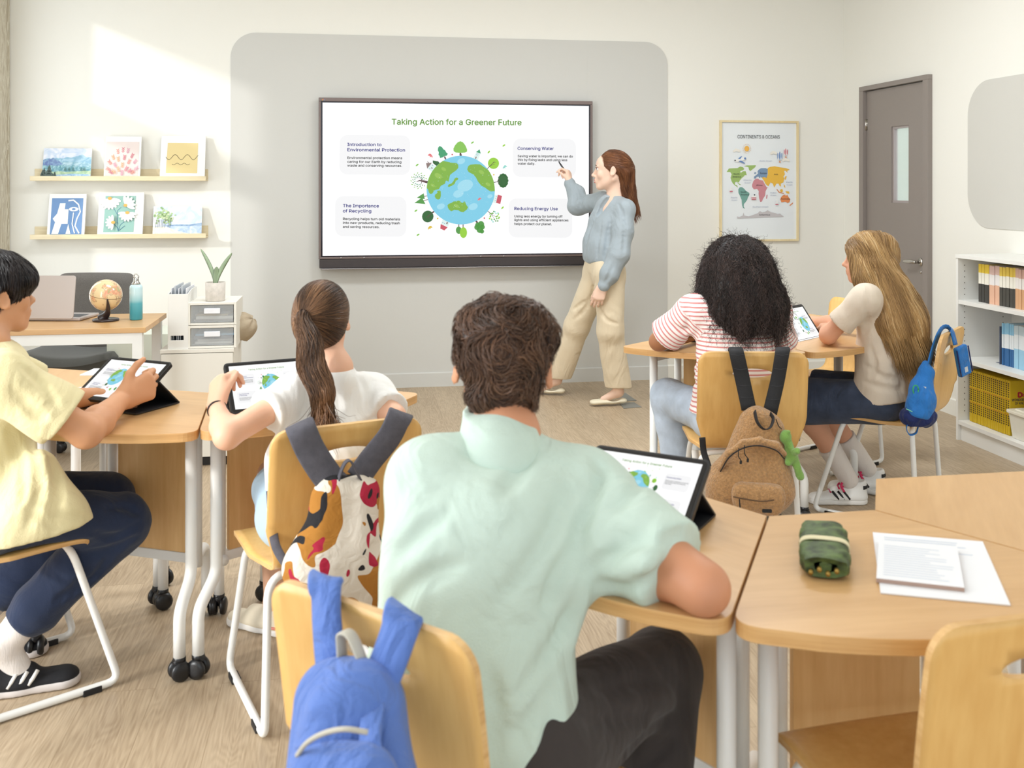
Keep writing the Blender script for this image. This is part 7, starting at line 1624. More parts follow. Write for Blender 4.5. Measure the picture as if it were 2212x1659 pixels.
    Hs.disp = wrinkle(0.009, 38, 17); hm_ = hair_mat('hair_black_brown', (22, 17, 16), (76, 60, 56), (140, 118, 108), 0.5); rng = np.random.default_rng(9)
    top = V3(q(0, 0.01, 0.11))
    def fl(Pp): v = (Pp - top) * 3.0; v[:, 2] -= 0.7; return v.astype(np.float32)
    base_and_locks(R0, Hs, hm_, [(7000, fl, 0.10, 16, (-0.004, 0.006), 0.35, 0.00085, dict(wav=0.0045, wfreq=260)), (5200, fl, 0.045, 12, (0, 0), 1.3, 0.0007, dict(project=False, wav=0.005, wfreq=320, lift=0.0)), (1500, lambda Pp: np.array([[0, 0, -1.0]], np.float32) + 0 * Pp, 0.10, 14, (0, 0), 0.35, 0.0007, dict(project=False, wav=0.005, wfreq=260, keep=lambda c: (c[:, 2] < 0.93).astype(float)))], rng, h=0.007, tone0=0.05)
girl_stripe()

# ---- long-haired blonde girl
def girl_blonde():
    R0 = person(C(1.60, 4.27), 'girl with very long blonde hair in a beige T-shirt and denim shorts')
    hc = P(1876, 556, 4.22); f = cdir(-0.90, 0.42, -0.05); R = frame_from(f); q = lambda x, y, zz: hc + R @ Vector((x, y, zz))
    nb = C(1.535, 4.19, 0.985); shL, shR = C(1.44, 4.06, 0.935), C(1.63, 4.30, 0.93)
    elL, wrL = C(1.315, 4.14, 0.775), C(1.40, 4.40, 0.768); elR, wrR = C(1.46, 4.50, 0.775), C(1.40, 4.62, 0.768)
    hipL, hipR, knL, knR, anL, anR = C(1.545, 4.17, 0.495), C(1.64, 4.30, 0.495), C(1.255, 4.36, 0.47), C(1.34, 4.50, 0.48), C(1.485, 4.385, 0.10), C(1.63, 4.56, 0.10)
    B = Sdf(); head(B, hc, R, 0.93, nb, 0.044); B.cap(nb, (shL + shR) / 2 - UP * .03, 0.046, 0.06, 0.03); B.cap(shL, shR, 0.034, 0.034, 0.04); B.cap((shL + shR) / 2 - UP * .06, (hipL + hipR) / 2, 0.075, 0.085, 0.03)
    arm(B, shL, elL, wrL, (0.036, 0.034, 0.032, 0.021)); arm(B, shR, elR, wrR, (0.036, 0.034, 0.03, 0.021)); hand(B, wrL, cdir(0.2, 0.9), -UP, cdir(-1, 0.2), 0.3, 0.9); hand(B, wrR, cdir(-0.3, 0.9), -UP, cdir(-1, 0), 0.3, 0.9)
    leg(B, hipL, knL, anL, (0.07, 0.050, 0.050, 0.031)); leg(B, hipR, knR, anR, (0.07, 0.05, 0.05, 0.031)); soft('body', B, skin('skin_apricot', (222, 166, 136)), R0, 0.004)  # the body has its own apricot skin colour
    S = Sdf(); ch = (shL + shR) / 2; pel = (hipL + hipR) / 2; sd_ = (shR - shL).normalized()
    S.cap(shL, shR, 0.047, 0.047, 0.05); S.cap(nb - UP * .035, ch, 0.05, 0.075, 0.05); S.cap(nb - UP * .04, shL, 0.038, 0.046, .04)
    for sg in (-.04, .04): S.cap(ch + sd_ * sg - UP * .05, ch.lerp(pel, .6) + sd_ * sg, 0.088, 0.092, 0.06, flat=(f, .9)); S.cap(ch.lerp(pel, .6) + sd_ * sg, pel + sd_ * sg * 1.3 - UP * 0.02, 0.094, 0.132, 0.05, flat=(f, .97))
    for sh, el in ((shL, elL), (shR, elR)): u = (el - sh).normalized(); hm = sh + u * .150; S.cap(sh, hm + u * .04, 0.046, 0.062, 0.045, cut=[(hm, u)])
    groove(S, [[(1872, 650), (1876, 690), (1866, 725), (.008, .004)], [(1870, 790), (1910, 815), (1960, 820), (.008, .004)], [(1868, 825), (1905, 838), (1950, 842), (.007, .004)], [(1880, 750), (1890, 790), (1880, 820), (.007, .003)], [(1930, 790), (1950, 820), (1945, 845), (.006, .003)]], k=.016)
    S.disp = wrinkle(0.0032, 26, 18); soft('t_shirt', S, cloth('oatmeal_cotton', (222, 208, 190)), R0, 0.005, cuts=[(pel + UP * 0.002, UP * -1 - f * 0.15)], smooth=2)
    T = Sdf(); T.cap(hipL, hipR, 0.090, 0.090, 0.05)
    for hp, kn in ((hipL, knL), (hipR, knR)):
        u = (kn - hp).normalized(); e = hp + u * 0.335; T.cap(hp, e + u * .03, 0.086, 0.088, 0.03, cut=[(e, u)]); T.cap(hp - UP * 0.01, e - UP * 0.035, 0.07, 0.085, 0.04, cut=[(e, u)]); T.ell(e + u * 0.012, (0.075, 0.075, 0.075), None, 0.01, op='-')
    T.disp = wrinkle(0.003, 30, 19); dn = cloth('dark_denim', (66, 76, 98), bump=0.45, bscale=600, var=0.25, vscale=16); soft('denim_shorts', T, dn, R0, 0.005)
    wh, blk = mat('white_leather', (236, 235, 232), rough=0.4), mat('black_stripe', (26, 26, 28), rough=0.5)
    for kn, an in ((knL, anL), (knR, anR)):
        so = Sdf(); u = (an - kn).normalized(); so.cap(kn.lerp(an, 0.58), an, 0.050, 0.040, 0.02, cut=[(kn.lerp(an, 0.60), -u)]); so.disp = wrinkle(0.0012, 80, 3); soft('sock', so, MATS['white_rib_sock'], R0, 0.0045)
        d = cdir(-0.97, 0.05).normalized(); p = Vector((an.x, an.y, 0)); s, a, b_, dd = sneaker(R0, p - d * 0.075, p + d * 0.175, wh, mat('white_sole', (232, 230, 226)), w=0.043, hi=0.085); side_ = Vector((-d.y, d.x, 0)); side_ = side_ if side_.dot(cdir(0, -1)) > 0 else -side_
        for k in range(3):
            a0 = a + d * (0.048 + k * 0.024) + side_ * 0.040 + UP * 0.028; b0 = a + d * (0.074 + k * 0.024) + side_ * 0.030 + UP * 0.060
            obj('side_stripe', MB().tube([a0, (a0 + b0) / 2 + side_ * .004, b0], 0.0052, 6), blk, s, True)
        obj('heel_tab', MB().tube([a + Vector((math.cos(t), math.sin(t), 0)) * 0.031 + UP * 0.076 for t in [math.atan2(-d.y, -d.x) + x for x in np.linspace(-1.2, 1.2, 10)]], 0.009, 8), blk, s, True)
        pinkl = mat('pink_ribbon_lace', (206, 44, 92), rough=0.6)
        for k in range(4): c_ = a + d * (0.072 + k * 0.018) + UP * (0.082 - k * 0.008); strap_mb = MB(); strap(strap_mb, [c_ - side_ * .022 - UP * .006, c_ + UP * .002, c_ + side_ * .024 - UP * .006], 0.008, d, 0.003); obj('lace', strap_mb, pinkl, s, True)
        for sg in (-1, 1): strap_mb = MB(); c_ = a + d * .075 + UP * .086; strap(strap_mb, smoothpath([c_, c_ + side_ * .02 * sg + UP * .012, c_ + side_ * .038 * sg + d * .01 * sg - UP * .002, c_ + side_ * .052 * sg - UP * .022], 4), 0.010, d, 0.003); obj('lace_bow', strap_mb, pinkl, s, True)
    # hair: long curtain down the back
    Hs = Sdf(); Hs.ell(q(0, -0.010, 0.024), (0.083, 0.102, 0.090), R, 0.02, cut=[(q(0, 0.078, 0.02), R @ Vector((0, 1, -0.55)))])
    side_c = R @ Vector((-1, 0, 0))
    pts = [q(-0.02, -0.045, 0.01), P(1893, 600, 4.13), P(1918, 645, 4.10), P(1943, 690, 4.08), P(1952, 716, 4.09)]
    fl_n = frame_from(cdir(-1, 0.1), cdir(0.35, 0.0, 1)) @ Vector((1, 0, 0))
    rad = [0.070, 0.080, 0.090, 0.098, 0.092]
    Hs.chain(pts, rad, 0.05, flat=(cdir(0.45, 1, 0), 0.58))
    Hs.chain([q(-0.055, 0.025, 0.0), P(1866, 600, 4.12), P(1878, 650, 4.08)], [0.036, 0.030, 0.030], 0.03)
    Hs.disp = wrinkle(0.005, 60, 20, cdir(0.35, 0, -1), 0.12); rng = np.random.default_rng(10); hm_ = hair_mat('hair_golden', (118, 86, 50), (196, 156, 102), (238, 212, 166), 0.33)
    hcn, Rn = V3(hc), np3(R); dn_ = V3(cdir(0.36, 0.02, -1)); dn_ /= np.linalg.norm(dn_)
    def fl(Pp):
        L = (Pp - hcn) @ Rn; up = np.clip((L[:, 2] + 0.0) / 0.07, 0, 1)[:, None]; away = np.stack([np.sign(L[:, 0]) * 1.0, -0.5 + 0 * L[:, 0], -0.6 + 0 * L[:, 0]], -1) @ Rn.T
        return (away * up + dn_ * (1 - up)).astype(np.float32)
    tn_ = lambda Pp, r: np.clip(0.30 + 0.42 * r.beta(2, 2, len(Pp)) + 0.30 * np.sin(Pp[:, 0, 0] * 85 + Pp[:, 0, 1] * 30 + 9 * Pp[:, 0, 2]) * 0.8, 0, 1)
    base_and_locks(R0, Hs, hm_, [(9000, fl, 0.20, 18, (-0.001, 0.004), 0.05, 0.0009, dict(wav=0.0010, wfreq=40)), (1800, fl, 0.12, 14, (0, .003), 0.06, 0.0009, dict(project=False, keep=lambda c: (c[:, 2] < 0.80).astype(float)))], rng, h=0.005, tone0=0.3, tone=tn_)
girl_blonde()

# ---- the teacher
def teacher():
    R0 = person(C(0.60, 6.42), 'woman in a grey-blue blouse and beige trousers writing on the screen', 'person')
    hc = P(1322, 366, 6.38); f = cdir(-0.985, 0.14, -0.02); R = frame_from(f); q = lambda x, y, zz: hc + R @ Vector((x, y, zz)); hs = 1.13
    nb = P(1330, 424, 6.40); shR = P(1300, 434, 6.53); shL = P(1352, 452, 6.27)
    elR, wrR = P(1249, 440, 6.66), P(1231, 396, 6.74); elL, wrL = P(1338, 550, 6.20), P(1303, 618, 6.17)
    hipL, hipR = P(1316, 600, 6.30), P(1290, 600, 6.46); knL, anL = P(1318, 715, 6.28), P(1328, 840, 6.29); knR, anR = P(1246, 705, 6.54), P(1203, 826, 6.63)
    anL = C((1336 - PCX) / FPX * 6.33, 6.33, 0.085); anR = C((1203 - PCX) / FPX * 6.64, 6.64, 0.10)
    B = Sdf(); head(B, hc, R, hs, nb, 0.044); B.cap(nb, (shL + shR) / 2 - UP * .03, 0.05, 0.07, 0.03); B.cap(shL, shR, 0.036, 0.036, 0.04); B.cap((shL + shR) / 2 - UP * .06, (hipL + hipR) / 2 + UP * .08, 0.075, 0.06, 0.03)
    arm(B, shR, elR, wrR, (0.038, 0.034, 0.032, 0.022)); arm(B, shL, elL, wrL, (0.038, 0.034, 0.032, 0.023))
    hand(B, wrR, P(1227, 366, 6.76) - wrR, cdir(-0.85, 0.35, -0.1), cdir(-0.3, -0.9, 0.2), ((0.9, 0.9, .3), (1.1, 1.1, .6), (1.3, 1.3, .8), (1.4, 1.3, .8)), 0.95, spread=0.0, thumb=(0.25, 0.4, 0.75))
    hand(B, wrL, P(1290, 652, 6.17) - wrL, cdir(0.2, 1, 0), cdir(-1, 0, 0.2), ((0.45, .5, .4), (0.5, 0.55, .4), (0.5, .55, .4), (0.5, .55, .4)), 1.0, thumb=(0.35, 0.2, 0.3))
    leg(B, hipL, knL, anL, (0.06, 0.045, 0.042, 0.032)); leg(B, hipR, knR, anR, (0.06, 0.045, 0.042, 0.032))
    for an, d in ((anL, cdir(-0.98, -0.1)), (anR, cdir(-0.97, 0.05))): B.cap(an, Vector((an.x, an.y, 0.04)) + d * 0.10, 0.030, 0.020, 0.02)
    soft('body', B, SK4, R0, 0.0045)
    # face
    for sg in (-1, 1):
        e = MB().lathe([(0.0105 * hs * math.sin(math.pi * i / 12), -0.0105 * hs * math.cos(math.pi * i / 12)) for i in range(13)], q(sg * 0.030 * hs, 0.0760 * hs, 0.004 * hs), 16); eo = obj('eye', e, mat('eye_white', (226, 220, 216), rough=0.2), R0, True)
        obj('iris', MB().lathe([(0, 0), (0.0048 * hs, 0.0006), (0.0046 * hs, 0.0012), (0, 0.0016)], q(sg * 0.030 * hs, 0.0862 * hs, 0.004 * hs), 14, 0, R @ Matrix.Rotation(-math.pi / 2, 3, 'X')), mat('grey_blue_iris', (84, 92, 104), rough=0.2), eo, True)
        obj('eyelid', MB().tube([q((sg * 0.030 + x) * hs, (0.0895 - 40 * x * x) * hs, (0.0125 - 30 * x * x) * hs) for x in np.linspace(-0.012, 0.012, 9)], 0.0022 * hs, 6), mat('lash_line', (120, 84, 70), rough=.6), R0, True)
        obj('eyebrow', MB().tube([q((sg * (0.030) + x) * hs, (0.0915 - 22 * x * x - 0.006 * abs(x * 40)) * hs, (0.026 - 14 * x * x) * hs) for x in np.linspace(-0.015, 0.015, 9)], [0.0012, .002, .0024, .0026, .0026, .0024, .002, .0016, .001], 6), mat('brow_brown', (122, 84, 62), rough=.8), R0, True)
    Lp = Sdf(); Lp.ell(q(0, 0.1000 * hs, -0.0580 * hs), (0.0200 * hs, 0.0072 * hs, 0.0036 * hs), R, .004); Lp.ell(q(0, 0.0965 * hs, -0.0705 * hs), (0.0180 * hs, 0.0070 * hs, 0.0045 * hs), R, .004); soft('lips', Lp, mat('rose_lips', (208, 122, 116), rough=.4), R0, 0.0022)
    obj('teeth', MB().tube([q(x * hs, (0.1022 - 45 * x * x) * hs, -0.0638 * hs) for x in np.linspace(-.012, .012, 9)], 0.0026 * hs, 6), mat('teeth_white', (240, 238, 232), rough=.3), R0, True)
    # blouse
    S = Sdf(); ch = (shL + shR) / 2; pel = (hipL + hipR) / 2; sd_ = (shR - shL).normalized(); wz = P(1300, 566, 6.35).z; wa = Vector((pel.x, pel.y, wz)) ; bu = ch - UP * 0.13 + f * 0.035
    S.cap(shL, shR, 0.052, 0.052, 0.05); S.cap(nb - UP * .045, ch, 0.055, 0.078, 0.05); S.cap(nb - UP * .05, shL + UP * .002, 0.042, 0.050, .04); S.cap(nb - UP * .05, shR, 0.042, 0.048, .04)
    wc_ = [((0, 0, wz + .004), (0, 0, -1))]
    for sg in (-.045, .045): S.cap(ch + sd_ * sg - UP * .05, bu + sd_ * sg, 0.088, 0.090, 0.06); S.cap(bu + sd_ * sg, wa + sd_ * sg + UP * 0.10, 0.092, 0.098, 0.06, cut=wc_); S.cap(wa + sd_ * sg + UP * .10, wa + sd_ * sg + UP * .035, 0.100, 0.112, 0.05, flat=(f, .98), cut=wc_)
    S.chain([shR, elR + UP * -0.012, elR.lerp(wrR, 0.5) + cdir(.015, 0, 0), wrR - (wrR - elR).normalized() * 0.020], [0.056, 0.066, 0.056, 0.036], 0.03)
    S.chain([shL, shL.lerp(elL, .5), elL, elL.lerp(wrL, .65), wrL - (wrL - elL).normalized() * 0.012], [0.056, 0.066, 0.066, 0.058, 0.035], 0.03)
    for w_, e_ in ((wrR, elR), (wrL, elL)): u = (w_ - e_).normalized(); S.cap(w_ - u * 0.026, w_ - u * 0.002, 0.034, 0.038, 0.012)
    vb = ch - UP * 0.10 + f * 0.095                                   # open V neck
    S.cap(P(1310, 410, 6.26), P(1287, 462, 6.24), 0.058, 0.016, 0.008, op='-')
    groove(S, [[(1322, 424), (1306, 438), (1291, 462), (.030, .036)]], k=.006)
    groove(S, [[(1288, 462), (1272, 500), (1262, 545), (.010, .004)], [(1318, 470), (1312, 520), (1306, 560), (.012, .008)], [(1345, 455), (1350, 500), (1346, 550), (.008, .004)], [(1250, 402), (1258, 425), (1252, 450), (.008, .004)], [(1240, 400), (1243, 425), (1240, 440), (.006, .003)], [(1300, 480), (1292, 520), (1290, 555), (.008, .003)], [(1335, 440), (1342, 455), (1345, 470), (.006, .003)], [(1325, 570), (1316, 595), (1308, 610), (.007, .003)]], k=.016)
    S.disp = wrinkle(0.0042, 30, 22, UP, 0.3); blz = cloth('grey_blue_crepe', (158, 168, 174), rough=0.7, bump=.15, bscale=420)
    soft('blouse', S, blz, R0, 0.005, smooth=2)
    # trousers
    T = Sdf(); top = wz + 0.02
    T.cap(hipL + UP * .05, hipR + UP * .05, 0.092, 0.092, 0.05); T.cap(Vector((pel.x, pel.y, top)) + sd_ * .04, Vector((pel.x, pel.y, top)) - sd_ * .04, 0.094, 0.094, 0.05); T.cap(wa - f * .03 - UP * 0.08 + sd_ * .04, wa - f * .03 - UP * 0.08 - sd_ * .04, 0.088, .088, .05)
    hemL = Vector((anL.x, anL.y, 0.115)); hemR = Vector((anR.x, anR.y, 0.115)) + cdir(.0, 0)
    for hp, kn, an, hm in ((hipL, knL, anL, hemL), (hipR, knR, anR, hemR)):
        T.cap(hp, kn, 0.100, 0.082, 0.03); T.cap(kn, Vector((an.x, an.y, 0.10)) , 0.082, 0.084, 0.03, flat=(cdir(0, 1), .75), cut=[(hm, (0, 0, -1))])
    groove(T, [[(1275, 640), (1262, 670), (1240, 690), (.009, .004)], [(1290, 660), (1310, 690), (1335, 700), (.009, .004)], [(1285, 600), (1280, 640), (1284, 670), (.008, .004)], [(1265, 650), (1250, 660), (1238, 668), (.006, .003)]], k=.016)
    T.disp = wrinkle(0.004, 24, 23, cdir(0.3, 0, 1), .5); soft('trousers', T, cloth('beige_linen', (224, 208, 180), bump=.25, bscale=300), R0, 0.005, cuts=[((0, 0, top), (0, 0, 1))], smooth=2)
    bl = Sdf(); bl.cap(Vector((pel.x, pel.y, wz + .006)) + sd_ * .04, Vector((pel.x, pel.y, wz + .006)) - sd_ * .04, 0.0965, 0.0965, .05); soft('belt', bl, mat('brown_belt', (104, 76, 62), rough=.5), R0, 0.005, cuts=[((0, 0, wz + 0.018), (0, 0, 1)), ((0, 0, wz - 0.010), (0, 0, -1))])
    M_fl = mat('cream_leather', (232, 222, 196), rough=0.4)
    for an, d in ((anL, cdir(-0.97, -0.12).normalized()), (anR, cdir(-0.93, 0.25).normalized())):
        p = Vector((an.x, an.y, 0)); heel, toe = p - d * 0.055, p + d * 0.185; F2, a, b_, dd = shoe_sdf(heel, toe, w=0.036); F2.ell(p + d * 0.035 + UP * 0.062, (0.055, 0.055, 0.036), None, 0.008, op='-')
        s = soft('ballet_flat', F2, M_fl, R0, 0.004, cuts=[((0, 0, 0.003), (0, 0, -1))]); obj('bow', MB().tube([toe - d * .062 + UP * .040 + Vector((-d.y, d.x, 0)) * x for x in (-.014, 0, .014)], [.005, .0018, .005], 8), M_fl, s, True)
    # necklace
    obj('necklace', MB().tube([nb - UP * .030 + f * 0.0 + (R @ Vector((0.056 * math.cos(a), 0.056 * math.sin(a) + 0.010, 0))) - UP * (0.030 * max(0, math.sin(a))) for a in [6.2832 * i / 28 for i in range(29)]], 0.0012, 6), mat('thin_gold', (206, 170, 110), rough=.3, metal=.9), R0, True)
    # hair, half tied back
    hm_ = hair_mat('hair_auburn', (84, 48, 30), (150, 98, 64), (200, 146, 98), .35); rng = np.random.default_rng(12); k = hs; Hs = Sdf()
    Hs.ell(q(0, -0.016 * k, 0.026 * k), (0.080 * k, 0.096 * k, 0.086 * k), R, .02, cut=[(q(0, 0.074 * k, 0.02), R @ Vector((0, 1, -0.62))), (q(0, 0.02 * k, -0.004 * k), R @ Vector((0, 0.75, -1)))])
    Hs.ell(q(0, -0.070 * k, 0.0), (0.062 * k, 0.045 * k, 0.06 * k), R, .03); Hs.ell(q(0, -0.104 * k, 0.012 * k), (0.022 * k, 0.016 * k, 0.018 * k), R, .015)
    Hs.chain([q(0, -0.070 * k, -0.02 * k), P(1350, 425, 6.42), P(1365, 452, 6.42)], [0.056 * k, 0.060 * k, 0.050], .03, flat=(sd_, 1.0))
    Hs.disp = wrinkle(.003, 70, 24, cdir(.3, 0, -1), .15); hcn, Rn = V3(hc), np3(R); kn_ = V3(q(0, -0.108 * k, 0.012 * k)); dn_ = V3(cdir(.22, 0, -1))
    def fl(Pp):
        L = (Pp - hcn) @ Rn; v = kn_ - Pp; v /= np.linalg.norm(v, axis=-1, keepdims=True) + 1e-6; w_ = np.clip((L[:, 2] + 0.010) / 0.02, 0, 1)[:, None]; return (v * w_ + dn_ * (1 - w_)).astype(np.float32)
    base_and_locks(R0, Hs, hm_, [(5200, fl, 0.085, 11, (-.0005, .0025), .05, .0008, {}), (1500, lambda Pp: dn_ + 0 * Pp, 0.055, 8, (0, 0), .10, .0007, dict(project=False, keep=lambda c: ((c - hcn) @ Rn)[:, 2] < -0.08))], rng, h=.0045, tone0=.3)
    # pen held in the raised hand
    a, b_ = P(1206, 348, 6.79), P(1226, 377, 6.745); d = (b_ - a).normalized(); o = empty('stylus', b_); tag(o, 'black pen in the teacher\'s raised hand', 'pen')
    obj('barrel', MB().tube([a + d * .012, a + d * .03, b_], [.004, .0055, .0055], 12), M_blk, o, True); obj('tip', MB().tube([a, a + d * .012], [.0015, .004], 10), mat('pen_tip', (90, 90, 96), rough=.4), o, True)
teacher()
# ================================================================ bags on the chairs
def bag_strap(name, mid_px, width, parent, m, side, thick=0.010, n=5, quilt=0):
    pts = smoothpath([P(*p) for p in mid_px], n); mb = MB(); strap(mb, pts, width, side, thick); o = obj(name, mb, m, parent, True)
    if quilt:
        q = MB(); 
        for i in range(quilt):
            k = int((i + 0.6) / quilt * (len(pts) - 1)); t = (pts[min(k + 1, len(pts) - 1)] - pts[k]).normalized(); s_ = Vector(side).normalized(); nn = t.cross(s_).normalized()
            for sg in (-1, 1): q.tube([pts[k] - s_ * width * .42 + nn * sg * thick * .56, pts[k] + t * .003 + nn * sg * thick * .62, pts[k] + s_ * width * .42 + nn * sg * thick * .56], 0.0009, 5)
        obj('stitching', q, mat('strap_seam', (58, 58, 62), rough=.8), o, True)
    return o
# tan fleece backpack
TB = empty('backpack', P(1640, 1110, 3.46)); tag(TB, 'tan teddy-fleece backpack with black straps, hanging on a chair', 'backpack')
M_fl_ = mat('tan_teddy_fleece', (184, 140, 92), rough=0.95, bump=1.0, bscale=150, var=0.22, vscale=110, sheen=0.4); M_fl_.node_tree.nodes['Bump'].inputs['Distance'].default_value = 0.008
M_web = mat('black_webbing', (28, 28, 31), rough=0.75, bump=.3, bscale=500)
fd = cdir(0.03, 1)
S = Sdf(); S.cap(P(1634, 918, 3.51), P(1598, 1040, 3.475), 0.062, 0.094, 0.05, flat=(fd, .8)); S.cap(P(1658, 928, 3.51), P(1660, 1040, 3.475), 0.056, 0.078, 0.05, flat=(fd, .85)); S.cap(P(1588, 1050, 3.465), P(1660, 1062, 3.465), 0.088, 0.082, 0.05, flat=(fd, .85)); S.cap(P(1568, 1040, 3.47), P(1560, 1080, 3.46), 0.055, 0.052, 0.03)
S.disp = wrinkle(0.005, 30, 31); bag = soft('bag_body', S, M_fl_, TB, 0.005, cuts=[(P(1640, 1117, 3.47), (0, 0, -1))], smooth=2)
S2 = Sdf(); S2.cap(P(1604, 1062, 3.385), P(1672, 1068, 3.385), 0.038, 0.036, 0.03, flat=(fd, .8)); S2.cap(P(1604, 1085, 3.385), P(1668, 1092, 3.385), 0.036, 0.034, 0.03, flat=(fd, .8)); S2.disp = wrinkle(0.004, 40, 32); soft('front_pocket', S2, M_fl_, TB, 0.005, smooth=2)
S3 = Sdf(); S3.chain([P(u, v, d) for u, v, d in ((1556, 1012, 3.43), (1576, 978, 3.41), (1606, 958, 3.40), (1640, 952, 3.395), (1676, 962, 3.40), (1694, 980, 3.41))], [.010, .013, .013, .013, .012, .010], .01); S3.disp = wrinkle(0.002, 90, 33); soft('zip_flap', S3, M_fl_, TB, 0.004)
obj('zip', MB().tube(smoothpath([P(u, v + 7, d - .012) for u, v, d in ((1556, 1012, 3.43), (1576, 980, 3.405), (1606, 961, 3.395), (1640, 956, 3.39), (1676, 966, 3.395), (1694, 984, 3.41))], 5), 0.0022, 6), M_web, bag, True)
obj('pocket_zip', MB().tube(smoothpath([P(u, v, 3.338) for u, v in ((1584, 1073), (1610, 1078), (1645, 1083), (1672, 1080))], 5), 0.0025, 6), mat('brown_zip', (96, 70, 46), rough=.7), TB, True)
for a, b_ in (((1596, 968), (1600, 1002)), ((1608, 962), (1615, 998))): obj('zip_pull', MB().tube(smoothpath([P(a[0], a[1], 3.37), P((a[0] + b_[0]) / 2 - 3, (a[1] + b_[1]) / 2, 3.365), P(b_[0], b_[1] - 8, 3.368), P(*b_, 3.368)], 5), [.0016] * 11 + [.004] * 5, 7), M_web, bag, True)
obj('zip_pull', MB().tube([P(1597, 1078, 3.335), P(1599, 1100, 3.335)], 0.0022, 6), M_web, TB, True)
xs = cdir(1, -0.03)
bag_strap('shoulder_strap', [(1588, 785, 3.650), (1588, 764, 3.635), (1589, 753.5, 3.590), (1592, 766, 3.548), (1604, 820, 3.545), (1618, 885, 3.515)], 0.053, TB, M_web, xs, .011, 5, 9)
bag_strap('shoulder_strap', [(1692, 785, 3.650), (1692, 764, 3.635), (1691, 753.5, 3.590), (1689, 766, 3.548), (1680, 820, 3.545), (1663, 892, 3.515)], 0.050, TB, M_web, xs, .011, 5, 9)
h_ = MB(); strap(h_, smoothpath([P(u, v, d) for u, v, d in ((1630, 888, 3.47), (1636, 912, 3.44), (1650, 927, 3.43), (1664, 923, 3.43), (1670, 905, 3.45), (1664, 893, 3.47))], 5), .020, cdir(0.2, -1, .3), .003); obj('carry_loop', h_, M_web, TB, True)
bag_strap('side_strap', [(1517, 945, 3.52), (1520, 975, 3.52), (1528, 1000, 3.50), (1534, 1020, 3.48)], 0.022, TB, M_web, cdir(1, 0, .3), .004)
obj('brand_patch', MB().prism(rrect(-.016, -.006, .016, .006, .003), 0, .002, 0, frame_from(cdir(.1, 1, .0), UP) @ Matrix(((1, 0, 0), (0, 0, 1), (0, 1, 0))), P(1657, 1104, 3.335)), M_web, TB, True)
# green plush on the bag
FR = empty('plush_toy', P(1712, 1000, 3.44)); tag(FR, 'small green plush frog hanging from the tan backpack', 'plush toy')
S = Sdf(); S.ell(P(1697, 944, 3.45), (.021, .018, .024), None, .01); S.cap(P(1704, 962, 3.45), P(1710, 985, 3.44), .015, .021, .012); S.cap(P(1712, 978, 3.43), P(1722, 975, 3.41), .012, .012, .01); S.cap(P(1717, 995, 3.44), P(1729, 1030, 3.44), .014, .013, .012); S.cap(P(1704, 995, 3.45), P(1702, 1000, 3.43), .012, .010, .01); S.ell(P(1703, 933, 3.44), (.007, .007, .007), None, .004)
S.disp = wrinkle(.0015, 200, 34); soft('plush_body', S, mat('green_felt', (128, 172, 84), rough=.95, bump=.8, bscale=260, sheen=.4), FR, .0025)
obj('cord', MB().tube(smoothpath([P(1676, 905, 3.46), P(1682, 920, 3.455), P(1689, 927, 3.45)], 4), .0016, 6), M_web, FR, True)
# patterned drawstring backpack
PB = empty('backpack', P(730, 1270, 2.40)); tag(PB, 'patterned red, ochre, black and white backpack with grey straps', 'backpack')
m, nt, b = nodes_of('abstract_print_cotton'); L = nt.links; tc = N(nt, 'ShaderNodeTexCoord'); mp = N(nt, 'ShaderNodeMapping'); L.new(tc.outputs['Object'], mp.inputs[0]); mp.inputs['Scale'].default_value = (1.0, 0.5, 0.75)
cols = None
def layer(scale, off, th, rgb, prev):
    a = N(nt, 'ShaderNodeMapping'); a.inputs['Location'].default_value = off; L.new(mp.outputs[0], a.inputs[0]); n = N(nt, 'ShaderNodeTexNoise'); n.inputs['Scale'].default_value = scale; n.inputs['Detail'].default_value = 0.8; n.inputs['Distortion'].default_value = 1.1; L.new(a.outputs[0], n.inputs['Vector'])
    g = N(nt, 'ShaderNodeMath', operation='GREATER_THAN'); g.inputs[1].default_value = th; L.new(n.outputs['Fac'], g.inputs[0]); mx = N(nt, 'ShaderNodeMix', data_type='RGBA'); L.new(g.outputs[0], mx.inputs[0])
    if prev is None: mx.inputs[6].default_value = (*lin((226, 216, 202)), 1)
    else: L.new(prev, mx.inputs[6])
    mx.inputs[7].default_value = (*lin(rgb), 1); return mx.outputs[2]
o_ = layer(10.0, (5.3, 2, 6.4), 0.50, (176, 118, 44), None); o_ = layer(12.5, (3.1, 4, 7.9), 0.59, (176, 32, 62), o_); o_ = layer(12.5, (1.9, 7, 9.2), 0.61, (30, 28, 32), o_)
L.new(o_, b.inputs['Base Color']); b.inputs['Roughness'].default_value = .9
n = N(nt, 'ShaderNodeTexNoise'); n.inputs['Scale'].default_value = 26; n.inputs['Distortion'].default_value = 1.5; L.new(tc.outputs['Object'], n.inputs['Vector']); bp = N(nt, 'ShaderNodeBump'); bp.inputs['Strength'].default_value = .5; bp.inputs['Distance'].default_value = .01; L.new(n.outputs['Fac'], bp.inputs['Height']); L.new(bp.outputs[0], b.inputs['Normal'])
pf = cdir(-0.463, 0.887); pw = cdir(0.887, 0.463)
